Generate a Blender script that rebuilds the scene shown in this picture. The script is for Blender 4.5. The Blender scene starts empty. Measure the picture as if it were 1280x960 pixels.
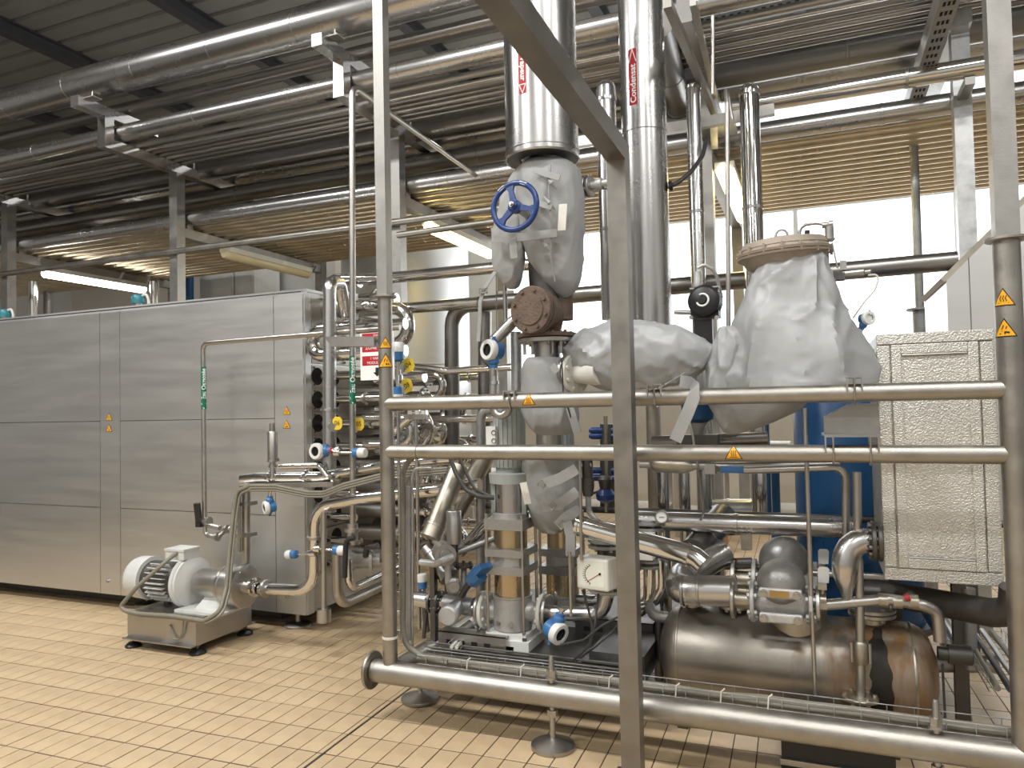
import bpy, bmesh, math, random
from mathutils import Vector as V, Matrix, noise
random.seed(7)
PI = math.pi
S = bpy.context.scene
COL = S.collection
# ------------------------------------------------------------------ camera
FPX, YAW, PITCH, ROLL, EYE = 922.44, -0.39078, 0.030705, -0.02055, 1.6
FW = V((math.sin(YAW)*math.cos(PITCH), math.cos(YAW)*math.cos(PITCH), math.sin(PITCH)))
r0 = FW.cross(V((0, 0, 1))).normalized(); u0 = r0.cross(FW)
RT = r0*math.cos(ROLL)+u0*math.sin(ROLL); UP = u0*math.cos(ROLL)-r0*math.sin(ROLL)
CAM = V((0, 0, EYE))
cd = bpy.data.cameras.new('camera'); co = bpy.data.objects.new('camera', cd); COL.objects.link(co)
cd.sensor_width = 36; cd.lens = FPX/1280*36; cd.clip_start = .05; cd.clip_end = 200
m = Matrix((RT, UP, -FW)).transposed().to_4x4(); m.translation = CAM
co.matrix_world = m; S.camera = co
# ------------------------------------------------------------------ world, lamps, exposure
W = bpy.data.worlds.new('world'); S.world = W; W.use_nodes = True
W.node_tree.nodes['Background'].inputs[0].default_value = (.93, .97, 1, 1)
W.node_tree.nodes['Background'].inputs[1].default_value = 3.2
S.view_settings.view_transform = 'Standard'; S.view_settings.look = 'None'
S.view_settings.gamma = 1; S.view_settings.use_curve_mapping = False
S.view_settings.exposure = 0.25
def area(name, loc, sx, sy, power, col=(1, .985, .955), rot=(0, 0, 0)):
    d = bpy.data.lights.new(name, 'AREA'); d.shape = 'RECTANGLE'; d.size = sx; d.size_y = sy
    d.energy = power; d.color = col
    o = bpy.data.objects.new(name, d); COL.objects.link(o); o.location = loc; o.rotation_euler = rot
    return o
# hall luminaires under the roof
for x, y, e in [(-7.5, 1.2, 215), (-3.2, 1.0, 200), (1.2, 1.0, 125), (5.0, 1.2, 90), (-5, -2.6, 215), (0, -2.6, 140), (4.5, -2.6, 90)]:
    area('hall_lamp', (x, y, 6.6), 1.6, .5, e)
for i, (x, y) in enumerate([(-3.0, 9.6), (1.5, 9.6), (-8, 9.6)]):
    area('hall_lamp', (x, y, 6.6), 1.6, .5, 60, (1, .97, .93))
# ------------------------------------------------------------------ helpers
def ray(px, py): return RT*((px-640)/FPX)-UP*((py-480)/FPX)+FW
def at(px, py, X=None, Y=None, Z=None):
    d = ray(px, py)
    if Y is not None: k = Y/d.y
    elif X is not None: k = X/d.x
    else: k = (Z-EYE)/d.z
    return CAM+d*k
def mpp(p): return (p-CAM).dot(FW)/FPX          # metres per pixel at p
def inframe(p):
    d = p-CAM; z = d.dot(FW)
    if z < .1: return None
    return (640+FPX*d.dot(RT)/z, 480-FPX*d.dot(UP)/z, z)
MATS = {}
def mat(name, col, metal=0., rough=.5, var=.12, scale=6., bump=0., bscale=60., stretch=(1, 1, 1), emit=0, rvar=.25, col2=None, spec=None, alpha=None, wave=None):
    m = bpy.data.materials.new(name); m.use_nodes = True; nt = m.node_tree; N = nt.nodes; L = nt.links
    b = N['Principled BSDF']; b.inputs['Metallic'].default_value = metal
    b.inputs['Roughness'].default_value = rough
    c = tuple(col)
    tc = N.new('ShaderNodeTexCoord'); mp = N.new('ShaderNodeMapping'); mp.inputs['Scale'].default_value = stretch
    L.new(tc.outputs['Object'], mp.inputs[0])
    nz = N.new('ShaderNodeTexNoise'); nz.inputs['Scale'].default_value = scale; nz.inputs['Detail'].default_value = 6
    nz.inputs['Roughness'].default_value = .62
    L.new(mp.outputs[0], nz.inputs['Vector'])
    if var > 0 or col2:
        cr = N.new('ShaderNodeValToRGB'); L.new(nz.outputs[0], cr.inputs[0])
        e = cr.color_ramp.elements
        e[0].position = .3; e[1].position = .72
        c2 = col2 if col2 else tuple(min(1, x*(1+var)) for x in c)
        c1 = c if col2 else tuple(x*(1-var) for x in c)
        e[0].color = (*c1, 1); e[1].color = (*c2, 1)
        L.new(cr.outputs[0], b.inputs['Base Color'])
    else: b.inputs['Base Color'].default_value = (*c, 1)
    if rvar > 0:
        mr = N.new('ShaderNodeMapRange'); L.new(nz.outputs[0], mr.inputs[0])
        mr.inputs[1].default_value = .25; mr.inputs[2].default_value = .75
        mr.inputs[3].default_value = rough*(1-rvar); mr.inputs[4].default_value = min(1, rough*(1+rvar))
        L.new(mr.outputs[0], b.inputs['Roughness'])
    if bump > 0:
        n2 = N.new('ShaderNodeTexNoise'); n2.inputs['Scale'].default_value = bscale; n2.inputs['Detail'].default_value = 4
        L.new(mp.outputs[0], n2.inputs['Vector'])
        bp = N.new('ShaderNodeBump'); bp.inputs['Strength'].default_value = bump; bp.inputs['Distance'].default_value = .01
        L.new(n2.outputs[0], bp.inputs['Height']); L.new(bp.outputs[0], b.inputs['Normal'])
    if emit > 0:
        b.inputs['Emission Color'].default_value = (*c, 1); b.inputs['Emission Strength'].default_value = emit
    if alpha is not None: b.inputs['Alpha'].default_value = alpha
    MATS[name] = m; return m
class MB:
    """collects shapes into one mesh (world coordinates)"""
    def __init__(s): s.v = []; s.f = []; s.mi = []; s.cur = 0
    def add(s, vs, fs):
        o = len(s.v); s.v += [V(x) for x in vs]
        for f in fs: s.f.append([i+o for i in f]); s.mi.append(s.cur)
        return s
    def box(s, c, size, rot=None, ch=0):
        c = V(c); hx, hy, hz = (x/2 for x in size)
        vs = [V((x*hx, y*hy, z*hz)) for z in (-1, 1) for y in (-1, 1) for x in (-1, 1)]
        if rot is not None: vs = [rot @ v for v in vs]
        return s.add([v+c for v in vs], [(0, 2, 3, 1), (4, 5, 7, 6), (0, 1, 5, 4), (2, 6, 7, 3), (0, 4, 6, 2), (1, 3, 7, 5)])
    def bb(s, a, b):
        a = V(a); b = V(b); return s.box((a+b)/2, [abs(x) for x in (b-a)])
    def beam(s, a, b, w, h, up=(0, 0, 1)):
        a = V(a); b = V(b); d = (b-a).normalized(); up = V(up)
        if abs(d.dot(up)) > .99: up = V((0, 1, 0))
        x = d.cross(up).normalized(); z = x.cross(d)
        vs = []
        for p in (a, b):
            for i, j in ((-1, -1), (1, -1), (1, 1), (-1, 1)): vs.append(p+x*(w/2*i)+z*(h/2*j))
        return s.add(vs, [(3, 2, 1, 0), (4, 5, 6, 7), (0, 1, 5, 4), (1, 2, 6, 5), (2, 3, 7, 6), (3, 0, 4, 7)])
    def cyl(s, a, b, r, r2=None, n=20, caps=True):
        return s.lathe(a, V(b)-V(a), [(0, r), (1, r if r2 is None else r2)], n, caps, unit=False)
    def lathe(s, o, d, prof, n=20, caps=True, unit=True, ref=None):
        """profile (t along d, radius)"""
        o = V(o); d = V(d)
        if unit: d = d.normalized()
        dn = d.normalized(); rf = V(ref) if ref else (V((0, 0, 1)) if abs(dn.z) < .95 else V((1, 0, 0)))
        x = dn.cross(rf).normalized(); y = dn.cross(x)
        vs = []; fs = []
        for t, r in prof:
            for k in range(n):
                a = 2*PI*k/n; vs.append(o+d*t+(x*math.cos(a)+y*math.sin(a))*r)
        for i in range(len(prof)-1):
            for k in range(n):
                k2 = (k+1) % n; fs.append((i*n+k, i*n+k2, (i+1)*n+k2, (i+1)*n+k))
        if caps:
            if prof[0][1] > 1e-5: fs.append(tuple(range(n-1, -1, -1)))
            if prof[-1][1] > 1e-5: fs.append(tuple((len(prof)-1)*n+k for k in range(n)))
        return s.add(vs, fs)
    def tube(s, pts, r, n=14, bend=None, caps=True, seg=6):
        pts = [V(p) for p in pts]
        if bend:
            out = [pts[0]]
            for i in range(1, len(pts)-1):
                p = pts[i]; a = pts[i-1]-p; b = pts[i+1]-p; la, lb = a.length, b.length
                a.normalize(); b.normalize(); ang = a.angle(b)
                if ang > PI-.05: out.append(p); continue
                t = min(bend/math.tan(ang/2), la*.48, lb*.48)
                R_ = t*math.tan(ang/2); c = p+(a+b).normalized()*(R_/math.sin(ang/2))
                p1 = (p+a*t-c).normalized(); p2 = (p+b*t-c).normalized()
                for k in range(seg+1): out.append(c+p1.slerp(p2, k/seg)*R_)
            out.append(pts[-1]); pts = out
        # parallel transport
        n_ = len(pts); tang = []
        for i in range(n_):
            a = pts[max(i-1, 0)]; b = pts[min(i+1, n_-1)]
            tang.append((b-a).normalized() if (b-a).length > 1e-9 else V((0, 0, 1)))
        t0 = tang[0]; rf = V((0, 0, 1)) if abs(t0.z) < .9 else V((1, 0, 0))
        x = (rf-t0*rf.dot(t0)).normalized(); vs = []; fs = []
        for i in range(n_):
            x = (x-tang[i]*x.dot(tang[i])).normalized(); y = tang[i].cross(x)
            rr = r[i] if isinstance(r, (list, tuple)) else r
            for k in range(n):
                a = 2*PI*k/n; vs.append(pts[i]+(x*math.cos(a)+y*math.sin(a))*rr)
        for i in range(n_-1):
            for k in range(n):
                k2 = (k+1) % n; fs.append((i*n+k, i*n+k2, (i+1)*n+k2, (i+1)*n+k))
        if caps: fs += [tuple(range(n-1, -1, -1)), tuple((n_-1)*n+k for k in range(n))]
        return s.add(vs, fs)
    def ball(s, c, r, n=16, m_=8, sc=(1, 1, 1), lo=-PI/2, hi=PI/2):
        c = V(c); vs = []; fs = []
        for i in range(m_+1):
            t = lo+(hi-lo)*i/m_
            for k in range(n):
                a = 2*PI*k/n; vs.append(c+V((r*sc[0]*math.cos(t)*math.cos(a), r*sc[1]*math.cos(t)*math.sin(a), r*sc[2]*math.sin(t))))
        for i in range(m_):
            for k in range(n):
                k2 = (k+1) % n; fs.append((i*n+k, i*n+k2, (i+1)*n+k2, (i+1)*n+k))
        return s.add(vs, fs)
    def torus(s, c, d, R, r, n=28, m_=8, a0=0, a1=2*PI):
        c = V(c); d = V(d).normalized(); rf = V((0, 0, 1)) if abs(d.z) < .95 else V((1, 0, 0))
        x = d.cross(rf).normalized(); y = d.cross(x); full = abs(a1-a0-2*PI) < 1e-4
        pts = [c+(x*math.cos(a0+(a1-a0)*k/n)+y*math.sin(a0+(a1-a0)*k/n))*R for k in range(n+1)]
        if full:
            vs = []; fs = []
            for k in range(n):
                e = (pts[k]-c).normalized()
                for j in range(m_):
                    a = 2*PI*j/m_; vs.append(pts[k]+e*(r*math.cos(a))+d*(r*math.sin(a)))
            for k in range(n):
                k2 = (k+1) % n
                for j in range(m_):
                    j2 = (j+1) % m_; fs.append((k*m_+j, k*m_+j2, k2*m_+j2, k2*m_+j))
            return s.add(vs, fs)
        return s.tube(pts, r, m_)
    def bolts(s, c, d, R, nb, r=.009, h=.016, off=0., both=0):
        c = V(c); d = V(d).normalized(); rf = V((0, 0, 1)) if abs(d.z) < .95 else V((1, 0, 0))
        x = d.cross(rf).normalized(); y = d.cross(x)
        for k in range(nb):
            a = 2*PI*(k+.5)/nb; p = c+(x*math.cos(a)+y*math.sin(a))*R
            s.lathe(p-d*both, d, [(0, r), (h+both, r)], 6)
        return s
    def prism(s, pts, d):
        n = len(pts); pts = [V(p) for p in pts]; d = V(d)
        return s.add(pts+[p+d for p in pts], [tuple(range(n-1, -1, -1)), tuple(range(n, 2*n))]+[(i, (i+1) % n, n+(i+1) % n, n+i) for i in range(n)])
    def mesh(s, name, org=(0, 0, 0), smooth=True, ang=38):
        me = bpy.data.meshes.new(name); org = V(org)
        me.from_pydata([v-org for v in s.v], [], s.f); me.update()
        if any(s.mi): me.polygons.foreach_set('material_index', s.mi)
        bm = bmesh.new(); bm.from_mesh(me); bmesh.ops.recalc_face_normals(bm, faces=bm.faces); bm.to_mesh(me); bm.free()
        if smooth:
            me.shade_smooth(); me.set_sharp_from_angle(angle=math.radians(ang))
        return me
def loc_of(parent):
    p = V((0, 0, 0)); o = parent
    while o: p += o.location; o = o.parent
    return p
def part(parent, name, mb, mt, smooth=True, label=None, ang=38, org=None):
    """child mesh; geometry given in world coordinates"""
    base = loc_of(parent) if parent else V((0, 0, 0))
    og = V(org) if org is not None else base
    me = mb.mesh(name, og, smooth, ang)
    for q in (mt if isinstance(mt, (list, tuple)) else [mt]): me.materials.append(q if not isinstance(q, str) else MATS[q])
    o = bpy.data.objects.new(name, me); COL.objects.link(o)
    if parent: o.parent = parent; o.location = og-base
    else: o.location = og
    if label: o['label'] = label
    return o
def thing(name, label, cat, loc, group=None):
    o = bpy.data.objects.new(name, None); COL.objects.link(o); o.location = V(loc); o.empty_display_size = .1
    o['label'] = label; o['category'] = cat
    if group: o['group'] = group
    return o
def solo(name, label, cat, mb, mt, group=None, smooth=True, ang=38, org=None):
    if org is None:
        xs = [v.x for v in mb.v]; ys = [v.y for v in mb.v]; zs = [v.z for v in mb.v]
        org = ((min(xs)+max(xs))/2, (min(ys)+max(ys))/2, min(zs))
    o = part(None, name, mb, mt, smooth, None, ang, org)
    o['label'] = label; o['category'] = cat
    if group: o['group'] = group
    return o
def struct(name, mb, mt, smooth=False, parent=None):
    o = part(parent, name, mb, mt, smooth)
    if not parent: o['kind'] = 'structure'
    return o
def copy_tree(o, parent=None):
    c = o.copy(); COL.objects.link(c)
    if parent: c.parent = parent
    for ch in [x for x in bpy.data.objects if x.parent == o and x != c]: copy_tree(ch, c)
    return c
def text_faces(txt, size, align='CENTER', bold=.0):
    cu = bpy.data.curves.new('lettering', 'FONT'); cu.body = txt; cu.size = size; cu.align_x = align; cu.align_y = 'CENTER'; cu.offset = bold; cu.resolution_u = 3
    ob = bpy.data.objects.new('lettering', cu); COL.objects.link(ob)
    dg = bpy.context.evaluated_depsgraph_get(); dg.update()
    me = ob.evaluated_get(dg).to_mesh()
    vs = [v.co.copy() for v in me.vertices]; fs = [tuple(p.vertices) for p in me.polygons]
    ob.evaluated_get(dg).to_mesh_clear(); bpy.data.objects.remove(ob); bpy.data.curves.remove(cu)
    return vs, fs
def mapped(mb, vs, fs, fn): mb.add([fn(v.x, v.y) for v in vs], fs); return mb
def on_plane(o, x, y, n, lift=0):
    o, x, y, n = V(o), V(x).normalized(), V(y).normalized(), V(n).normalized()
    return lambda u, v, l=0: o+x*u+y*v+n*(lift+l)
def on_vcyl(c, r, face):          # vertical cylinder, u runs round it, v up; face = angle of outward direction at u=0
    c = V(c)
    return lambda u, v, l=0: c+V((math.cos(face+u/r)*(r+l), math.sin(face+u/r)*(r+l), v))
def on_hcyl(c, r, face):          # cylinder along X, u along it, v round it; face = elevation of outward direction at v=0 (facing -Y)
    c = V(c)
    return lambda u, v, l=0: c+V((u, -math.cos(face+v/r)*(r+l), math.sin(face+v/r)*(r+l)))
def patch(mb, fn, poly_rows, lift):
    """poly_rows: list of (v, u0, u1); a skin of quads"""
    vs = []; fs = []; m_ = 6
    for v, a, b in poly_rows:
        for k in range(m_+1): vs.append(fn(a+(b-a)*k/m_, v, lift))
    for i in range(len(poly_rows)-1):
        for k in range(m_): fs.append((i*(m_+1)+k, i*(m_+1)+k+1, (i+1)*(m_+1)+k+1, (i+1)*(m_+1)+k))
    return mb.add(vs, fs)
def rect_rows(w, h, n=6): return [(-h/2+h*i/n, -w/2, w/2) for i in range(n+1)]
def tri_rows(w, h, n=10, ox=0, oy=0): return [(oy-h/2+h*i/n, ox-w/2*(1-i/n)-.0002, ox+w/2*(1-i/n)+.0002) for i in range(n+1)]
def warning(parent, fn, w, kind):
    """yellow warning triangle sticker with a black border and symbol; fn maps (u, v, lift)"""
    h = w*.88
    o = part(parent, 'warning_sticker', patch(MB(), fn, tri_rows(w, h), .0012), 'black_ink', label='yellow warning triangle sticker')
    y = MB(); patch(y, fn, tri_rows(w*.84, h*.84, oy=-h*.02), .0022); part(o, 'sticker_face', y, 'yellow_sticker')
    k = MB()
    def stroke(pts, t):
        for (x0, y0), (x1, y1) in zip(pts[:-1], pts[1:]):
            dx, dy = x1-x0, y1-y0; l = math.hypot(dx, dy); nx, ny = -dy/l*t/2, dx/l*t/2
            k.add([fn(x0+nx, y0+ny, .003), fn(x0-nx, y0-ny, .003), fn(x1-nx, y1-ny, .003), fn(x1+nx, y1+ny, .003)], [(0, 1, 2, 3)])
    if kind == 'hot':
        for s_ in (-1, 0, 1):
            stroke([(w*(.11*s_+.03*math.sin(q*1.5)), -h*.26+h*.34*q/6) for q in range(7)], w*.035)
        stroke([(-w*.22, -h*.33), (w*.22, -h*.33)], w*.03)
    else:
        stroke([(-w*.2, -h*.32), (w*.05, -h*.32)], w*.05); stroke([(w*.0, -h*.24), (w*.2, -h*.28)], w*.08)
        stroke([(-w*.1, -h*.1), (-w*.02, h*.12)], w*.04); stroke([(w*.06, -h*.08), (w*.1, h*.06)], w*.04); stroke([(-w*.1, -h*.22), (-w*.1, -h*.14)], w*.02)
    part(o, 'symbol', k, 'black_ink'); return o
def flange(mb, c, d, r, t=.018, nb=8, br=.009):
    c = V(c); d = V(d).normalized()
    mb.lathe(c-d*t/2, d, [(0, r-.003), (.003, r), (t-.003, r), (t, r-.003)], 28)
    if nb: mb.bolts(c-d*(t/2+.012), d, r*.8, nb, br, t+.024)
    return mb
# ------------------------------------------------------------------ materials
mat('satin_steel', (.47, .455, .43), 1, .36, .10, 5, .05, 90, rvar=.3)
mat('square_steel', (.37, .36, .34), 1, .48, .14, 9, .06, 150, rvar=.2)
mat('gantry_steel', (.29, .275, .25), 1, .5, .16, 9, .06, 150, rvar=.2)
mat('plate_steel', (.50, .47, .42), .75, .5, .12, 6)
mat('drip_black', (.022, .018, .014), .2, .6, .4, 20)
mat('frame_steel', (.39, .37, .335), 1, .43, .13, 9, .08, 150, rvar=.25)
mat('chrome', (.70, .69, .67), 1, .12, .05, 4, rvar=.4)
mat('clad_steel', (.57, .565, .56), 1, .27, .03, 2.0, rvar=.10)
mat('dull_clad', (.30, .288, .275), 1, .33, .07, 2.0, rvar=.12)  # shade of the rack underside is put into this darker clad colour
mat('brushed_panel', (.70, .70, .69), 1, .46, .03, 1.2, .015, 220, (1, 1, 10), rvar=.1)
mat('deck_pipe', (.62, .535, .39), 1, .38, .18, 3, rvar=.3)  # ochre glow of the warm lamps is put into this pipe colour
mat('galvanised', (.57, .58, .58), 1, .45, .20, 14, rvar=.3)
mat('dark_steel', (.15, .145, .14), 1, .5, .2, 6)
mat('cast_grey', (.36, .36, .355), .6, .36, .12, 18, .15, 120)
mat('cast_light', (.46, .46, .45), .35, .42, .12, 18, .15, 120)
mat('rust_iron', (.105, .078, .062), .35, .72, .3, 14, .5, 70, col2=(.20, .145, .11))
mat('sleeve_steel', (.52, .43, .29), 1, .3, .08, 4)  # golden reflection put into the colour of the stainless sleeve
mat('tank_steel', (.47, .43, .36), 1, .40, .18, 4, .05, 60, rvar=.3)  # yellowish reflection tinted into the colour of this steel
mat('blue_paint', (.045, .16, .38), 0, .35, .05, 8)
mat('wheel_blue', (.018, .05, .19), 0, .3, .06, 8)
mat('drum_blue', (.008, .062, .165), 0, .32, .08, 4)
mat('black_plastic', (.014, .014, .015), 0, .38, .1, 8)
mat('black_rubber', (.018, .018, .018), 0, .7, .15, 8)
mat('hole_black', (.006, .006, .006), 0, .8, 0)
mat('white_paint', (.72, .73, .71), 0, .42, .05, 6)
mat('cream_paint', (.70, .69, .63), 0, .45, .05, 6)
mat('motor_paint', (.60, .61, .59), 0, .42, .07, 10)
mat('motor_grey', (.33, .36, .35), 0, .45, .08, 10)
mat('beige_paint', (.36, .30, .245), 0, .55, .14, 9, .1, 60)
mat('strap_cloth', (.33, .335, .33), 0, .62, .07, 12, .2, 500)
mat('cable_grey', (.21, .195, .155), 0, .5, .08, 10)
mat('cable_dark', (.05, .05, .05), 0, .5, .1, 10)
mat('cable_white', (.66, .65, .6), 0, .45, .05, 10)
mat('red_sign', (.42, .010, .022), 0, .62, .04, 10)
mat('red_plastic', (.45, .03, .03), 0, .35, .04, 10)
mat('white_ink', (.86, .86, .85), 0, .45, 0)
mat('black_ink', (.012, .012, .012), 0, .5, 0)
mat('green_sign', (.0, .15, .085), 0, .6, .04, 10)
mat('yellow_sticker', (.90, .44, .02), 0, .42, .05, 10)
mat('yellow_tag', (.80, .58, .05), 0, .45, .05, 10)
mat('lens_dark', (.012, .016, .018), 0, .08, 0)
mat('dial_face', (.74, .76, .68), 0, .4, .04, 10)
mat('brass', (.50, .36, .16), 1, .35, .1, 10)
mat('tube_glow', (1, .97, .9), 0, .5, 0, emit=14)
mat('tube_warm', (1, .80, .34), 0, .5, 0, emit=11)
mat('diffuser_off', (.66, .58, .36), 0, .35, .05, 10)
mat('roof_sheet', (.30, .30, .28), 0, .6, .10, 3)
mat('purlin_steel', (.085, .09, .098), .2, .5, .12, 6)
mat('wall_panel', (.52, .52, .51), 0, .55, .05, 2)
mat('wall_beige', (.62, .58, .51), 0, .55, .05, 2)
mat('grout', (.060, .045, .032), 0, .9, .25, 12)
mat('tile_a', (.52, .39, .24), 0, .42, .12, 7, .03, 90)
mat('tile_b', (.505, .375, .23), 0, .45, .14, 7, .03, 90)
mat('tile_c', (.535, .405, .25), 0, .42, .12, 7, .03, 90)
mat('translucent_sheet', (.82, .87, .90), 0, .5, .03, 3, emit=0)
mat('wood_table', (.62, .60, .55), 0, .4, .06, 4)
def crumple(nm, col, metal, rough):
    m = mat(nm, col, metal, rough, .08, 5, .10, 420, rvar=.15); nt = m.node_tree; N = nt.nodes; L = nt.links; b = N['Principled BSDF']
    fine = [n for n in N if n.type == 'BUMP'][0]
    tc = N.new('ShaderNodeTexCoord'); mp = N.new('ShaderNodeMapping'); mp.inputs['Scale'].default_value = (1, 1, .62); L.new(tc.outputs['Object'], mp.inputs[0])
    w = N.new('ShaderNodeTexNoise'); w.inputs['Scale'].default_value = 3.5; w.inputs['Detail'].default_value = 2; L.new(mp.outputs[0], w.inputs['Vector'])
    mx = N.new('ShaderNodeMix'); mx.data_type = 'RGBA'; mx.inputs[0].default_value = .22; L.new(mp.outputs[0], mx.inputs[6]); L.new(w.outputs[1], mx.inputs[7])
    v = N.new('ShaderNodeTexVoronoi'); v.feature = 'SMOOTH_F1'; v.inputs['Scale'].default_value = 15; v.inputs['Smoothness'].default_value = .2; L.new(mx.outputs[2], v.inputs['Vector'])
    bp = N.new('ShaderNodeBump'); bp.inputs['Strength'].default_value = .12; bp.inputs['Distance'].default_value = .02
    L.new(v.outputs[0], bp.inputs['Height']); L.new(fine.outputs[0], bp.inputs['Normal']); L.new(bp.outputs[0], b.inputs['Normal'])
crumple('jacket_cloth', (.34, .345, .345), 0, .6); crumple('jacket_dark', (.30, .305, .30), 0, .64); crumple('jacket_shiny', (.38, .39, .395), .12, .45)
# stucco embossed aluminium
def stucco():
    m = mat('stucco', (.68, .665, .62), .5, .38, .06, 30, rvar=.2); nt = m.node_tree; N = nt.nodes; L = nt.links; b = N['Principled BSDF']
    tc = N.new('ShaderNodeTexCoord'); v = N.new('ShaderNodeTexNoise'); v.inputs['Scale'].default_value = 150; v.inputs['Detail'].default_value = 1
    L.new(tc.outputs['Object'], v.inputs['Vector'])
    bp = N.new('ShaderNodeBump'); bp.inputs['Strength'].default_value = .62; bp.inputs['Distance'].default_value = .01
    L.new(v.outputs[0], bp.inputs['Height']); L.new(bp.outputs[0], b.inputs['Normal'])
stucco()
# glass that lets the daylight through
def glass():
    m = bpy.data.materials.new('window_glass'); m.use_nodes = True; nt = m.node_tree; N = nt.nodes; L = nt.links
    t = N.new('ShaderNodeBsdfTransparent'); g = N.new('ShaderNodeBsdfGlossy'); g.inputs['Roughness'].default_value = .03
    mx = N.new('ShaderNodeMixShader'); mx.inputs[0].default_value = .06
    L.new(t.outputs[0], mx.inputs[1]); L.new(g.outputs[0], mx.inputs[2]); L.new(mx.outputs[0], N['Material Output'].inputs[0])
    N.remove(N['Principled BSDF']); MATS['window_glass'] = m
    m = bpy.data.materials.new('roof_light'); m.use_nodes = True; nt = m.node_tree; N = nt.nodes; L = nt.links
    t = N.new('ShaderNodeBsdfTranslucent'); t.inputs[0].default_value = (.8, .85, .88, 1); g = N.new('ShaderNodeBsdfDiffuse'); g.inputs[0].default_value = (.75, .8, .83, 1)
    mx = N.new('ShaderNodeMixShader'); mx.inputs[0].default_value = .35
    L.new(t.outputs[0], mx.inputs[1]); L.new(g.outputs[0], mx.inputs[2]); L.new(mx.outputs[0], N['Material Output'].inputs[0])
    N.remove(N['Principled BSDF']); MATS['roof_light'] = m
glass()
# stained vessel steel: rust runs with their own shape
def stains():
    m = mat('stained_steel', (.40, .37, .33), 1, .42, .14, 4, .05, 60); nt = m.node_tree; N = nt.nodes; L = nt.links; b = N['Principled BSDF']
    src = b.inputs['Base Color'].links[0].from_socket
    tc = N.new('ShaderNodeTexCoord'); mp = N.new('ShaderNodeMapping'); mp.inputs['Scale'].default_value = (9, 9, 1.1); L.new(tc.outputs['Object'], mp.inputs[0])
    nz = N.new('ShaderNodeTexNoise'); nz.inputs['Scale'].default_value = 1.6; nz.inputs['Detail'].default_value = 5; L.new(mp.outputs[0], nz.inputs['Vector'])
    sx = N.new('ShaderNodeSeparateXYZ'); L.new(tc.outputs['Object'], sx.inputs[0])
    mr = N.new('ShaderNodeMapRange'); mr.inputs[1].default_value = -.05; mr.inputs[2].default_value = .28; mr.inputs[3].default_value = 0; mr.inputs[4].default_value = .42
    L.new(sx.outputs[0], mr.inputs[0])
    ad = N.new('ShaderNodeMath'); ad.operation = 'ADD'; L.new(nz.outputs[0], ad.inputs[0]); L.new(mr.outputs[0], ad.inputs[1])
    cr = N.new('ShaderNodeValToRGB'); cr.color_ramp.elements[0].position = .70; cr.color_ramp.elements[1].position = 1.0; L.new(ad.outputs[0], cr.inputs[0])
    mx = N.new('ShaderNodeMix'); mx.data_type = 'RGBA'; L.new(cr.outputs[0], mx.inputs[0]); L.new(src, mx.inputs[6]); mx.inputs[7].default_value = (.20, .115, .05, 1)
    L.new(mx.outputs[2], b.inputs['Base Color'])
    iv = N.new('ShaderNodeMath'); iv.operation = 'SUBTRACT'; iv.inputs[0].default_value = 1; L.new(cr.outputs[0], iv.inputs[1]); L.new(iv.outputs[0], b.inputs['Metallic'])
stains()
# ================================================================== room shell
XL, XR, YF, YB, ZC = -15.0, 7.5, -5.0, 11.2, 7.0
floor = struct('floor', MB().bb((XL, YF, -.2), (XR, YB, -.0035)), 'grout')
TA = math.radians(1.6); TU = V((math.cos(TA), math.sin(TA), 0)); TV = V((-math.sin(TA), math.cos(TA), 0)); TO = V((-4.251, 2.828, 0))
TW, TL, TJ, TK = .1073, .2125, .0055, .009
def tile_mesh(nm):
    b = MB(); w, l, c, z = (TW-TJ)/2, (TL-TK)/2, .0015, -.02
    vs = [(-w, -l, z), (w, -l, z), (w, l, z), (-w, l, z), (-w, -l, -.0012), (w, -l, -.0012), (w, l, -.0012), (-w, l, -.0012),
          (-w+c, -l+c, 0), (w-c, -l+c, 0), (w-c, l-c, 0), (-w+c, l-c, 0)]
    fs = [(8, 9, 10, 11)]+[(i, (i+1) % 4, 4+(i+1) % 4, 4+i) for i in range(4)]+[(4+i, 4+(i+1) % 4, 8+(i+1) % 4, 8+i) for i in range(4)]
    b.add(vs, fs); return b
cand = []; rest = []
for i in range(-110, 112):
    for j in range(-38, 42):
        c = TO+TU*((i+.5)*TW)+TV*((j+.5)*TL)
        if not (XL < c.x < XR and YF < c.y < YB): continue
        q = inframe(c)
        vis = q and -8 < q[0] < 1288 and q[1] < 972
        if vis and not (c.x < -3.4 and c.y > 4.5) and not (q[0] > 470 and c.y > 3.35): cand.append((q[2], i, j, c))
        elif q and -300 < q[0] < 1580: rest.append((i, j, c))
        elif c.y < 2.6 and c.y > -2 and -7 < c.x < 3: rest.append((i, j, c))
cand.sort(); chosen = cand[:300]; rest += [(i, j, c) for _, i, j, c in cand[300:]]
tms = []
for k, mn in enumerate('abc'):
    me = tile_mesh('tile').mesh('tile', smooth=False); me.materials.append(MATS['tile_'+mn]); tms.append(me)
for _, i, j, c in chosen:
    o = bpy.data.objects.new('tile', tms[random.choice((0, 0, 1, 2, 2))]); COL.objects.link(o); o.parent = floor
    o.location = c+V((0, 0, random.uniform(-.0012, .0006))); o.rotation_euler = (random.uniform(-.003, .003), random.uniform(-.004, .004), TA+random.uniform(-.003, .003))
b = MB(); w, l = (TW-TJ)/2, (TL-TK)/2
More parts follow.
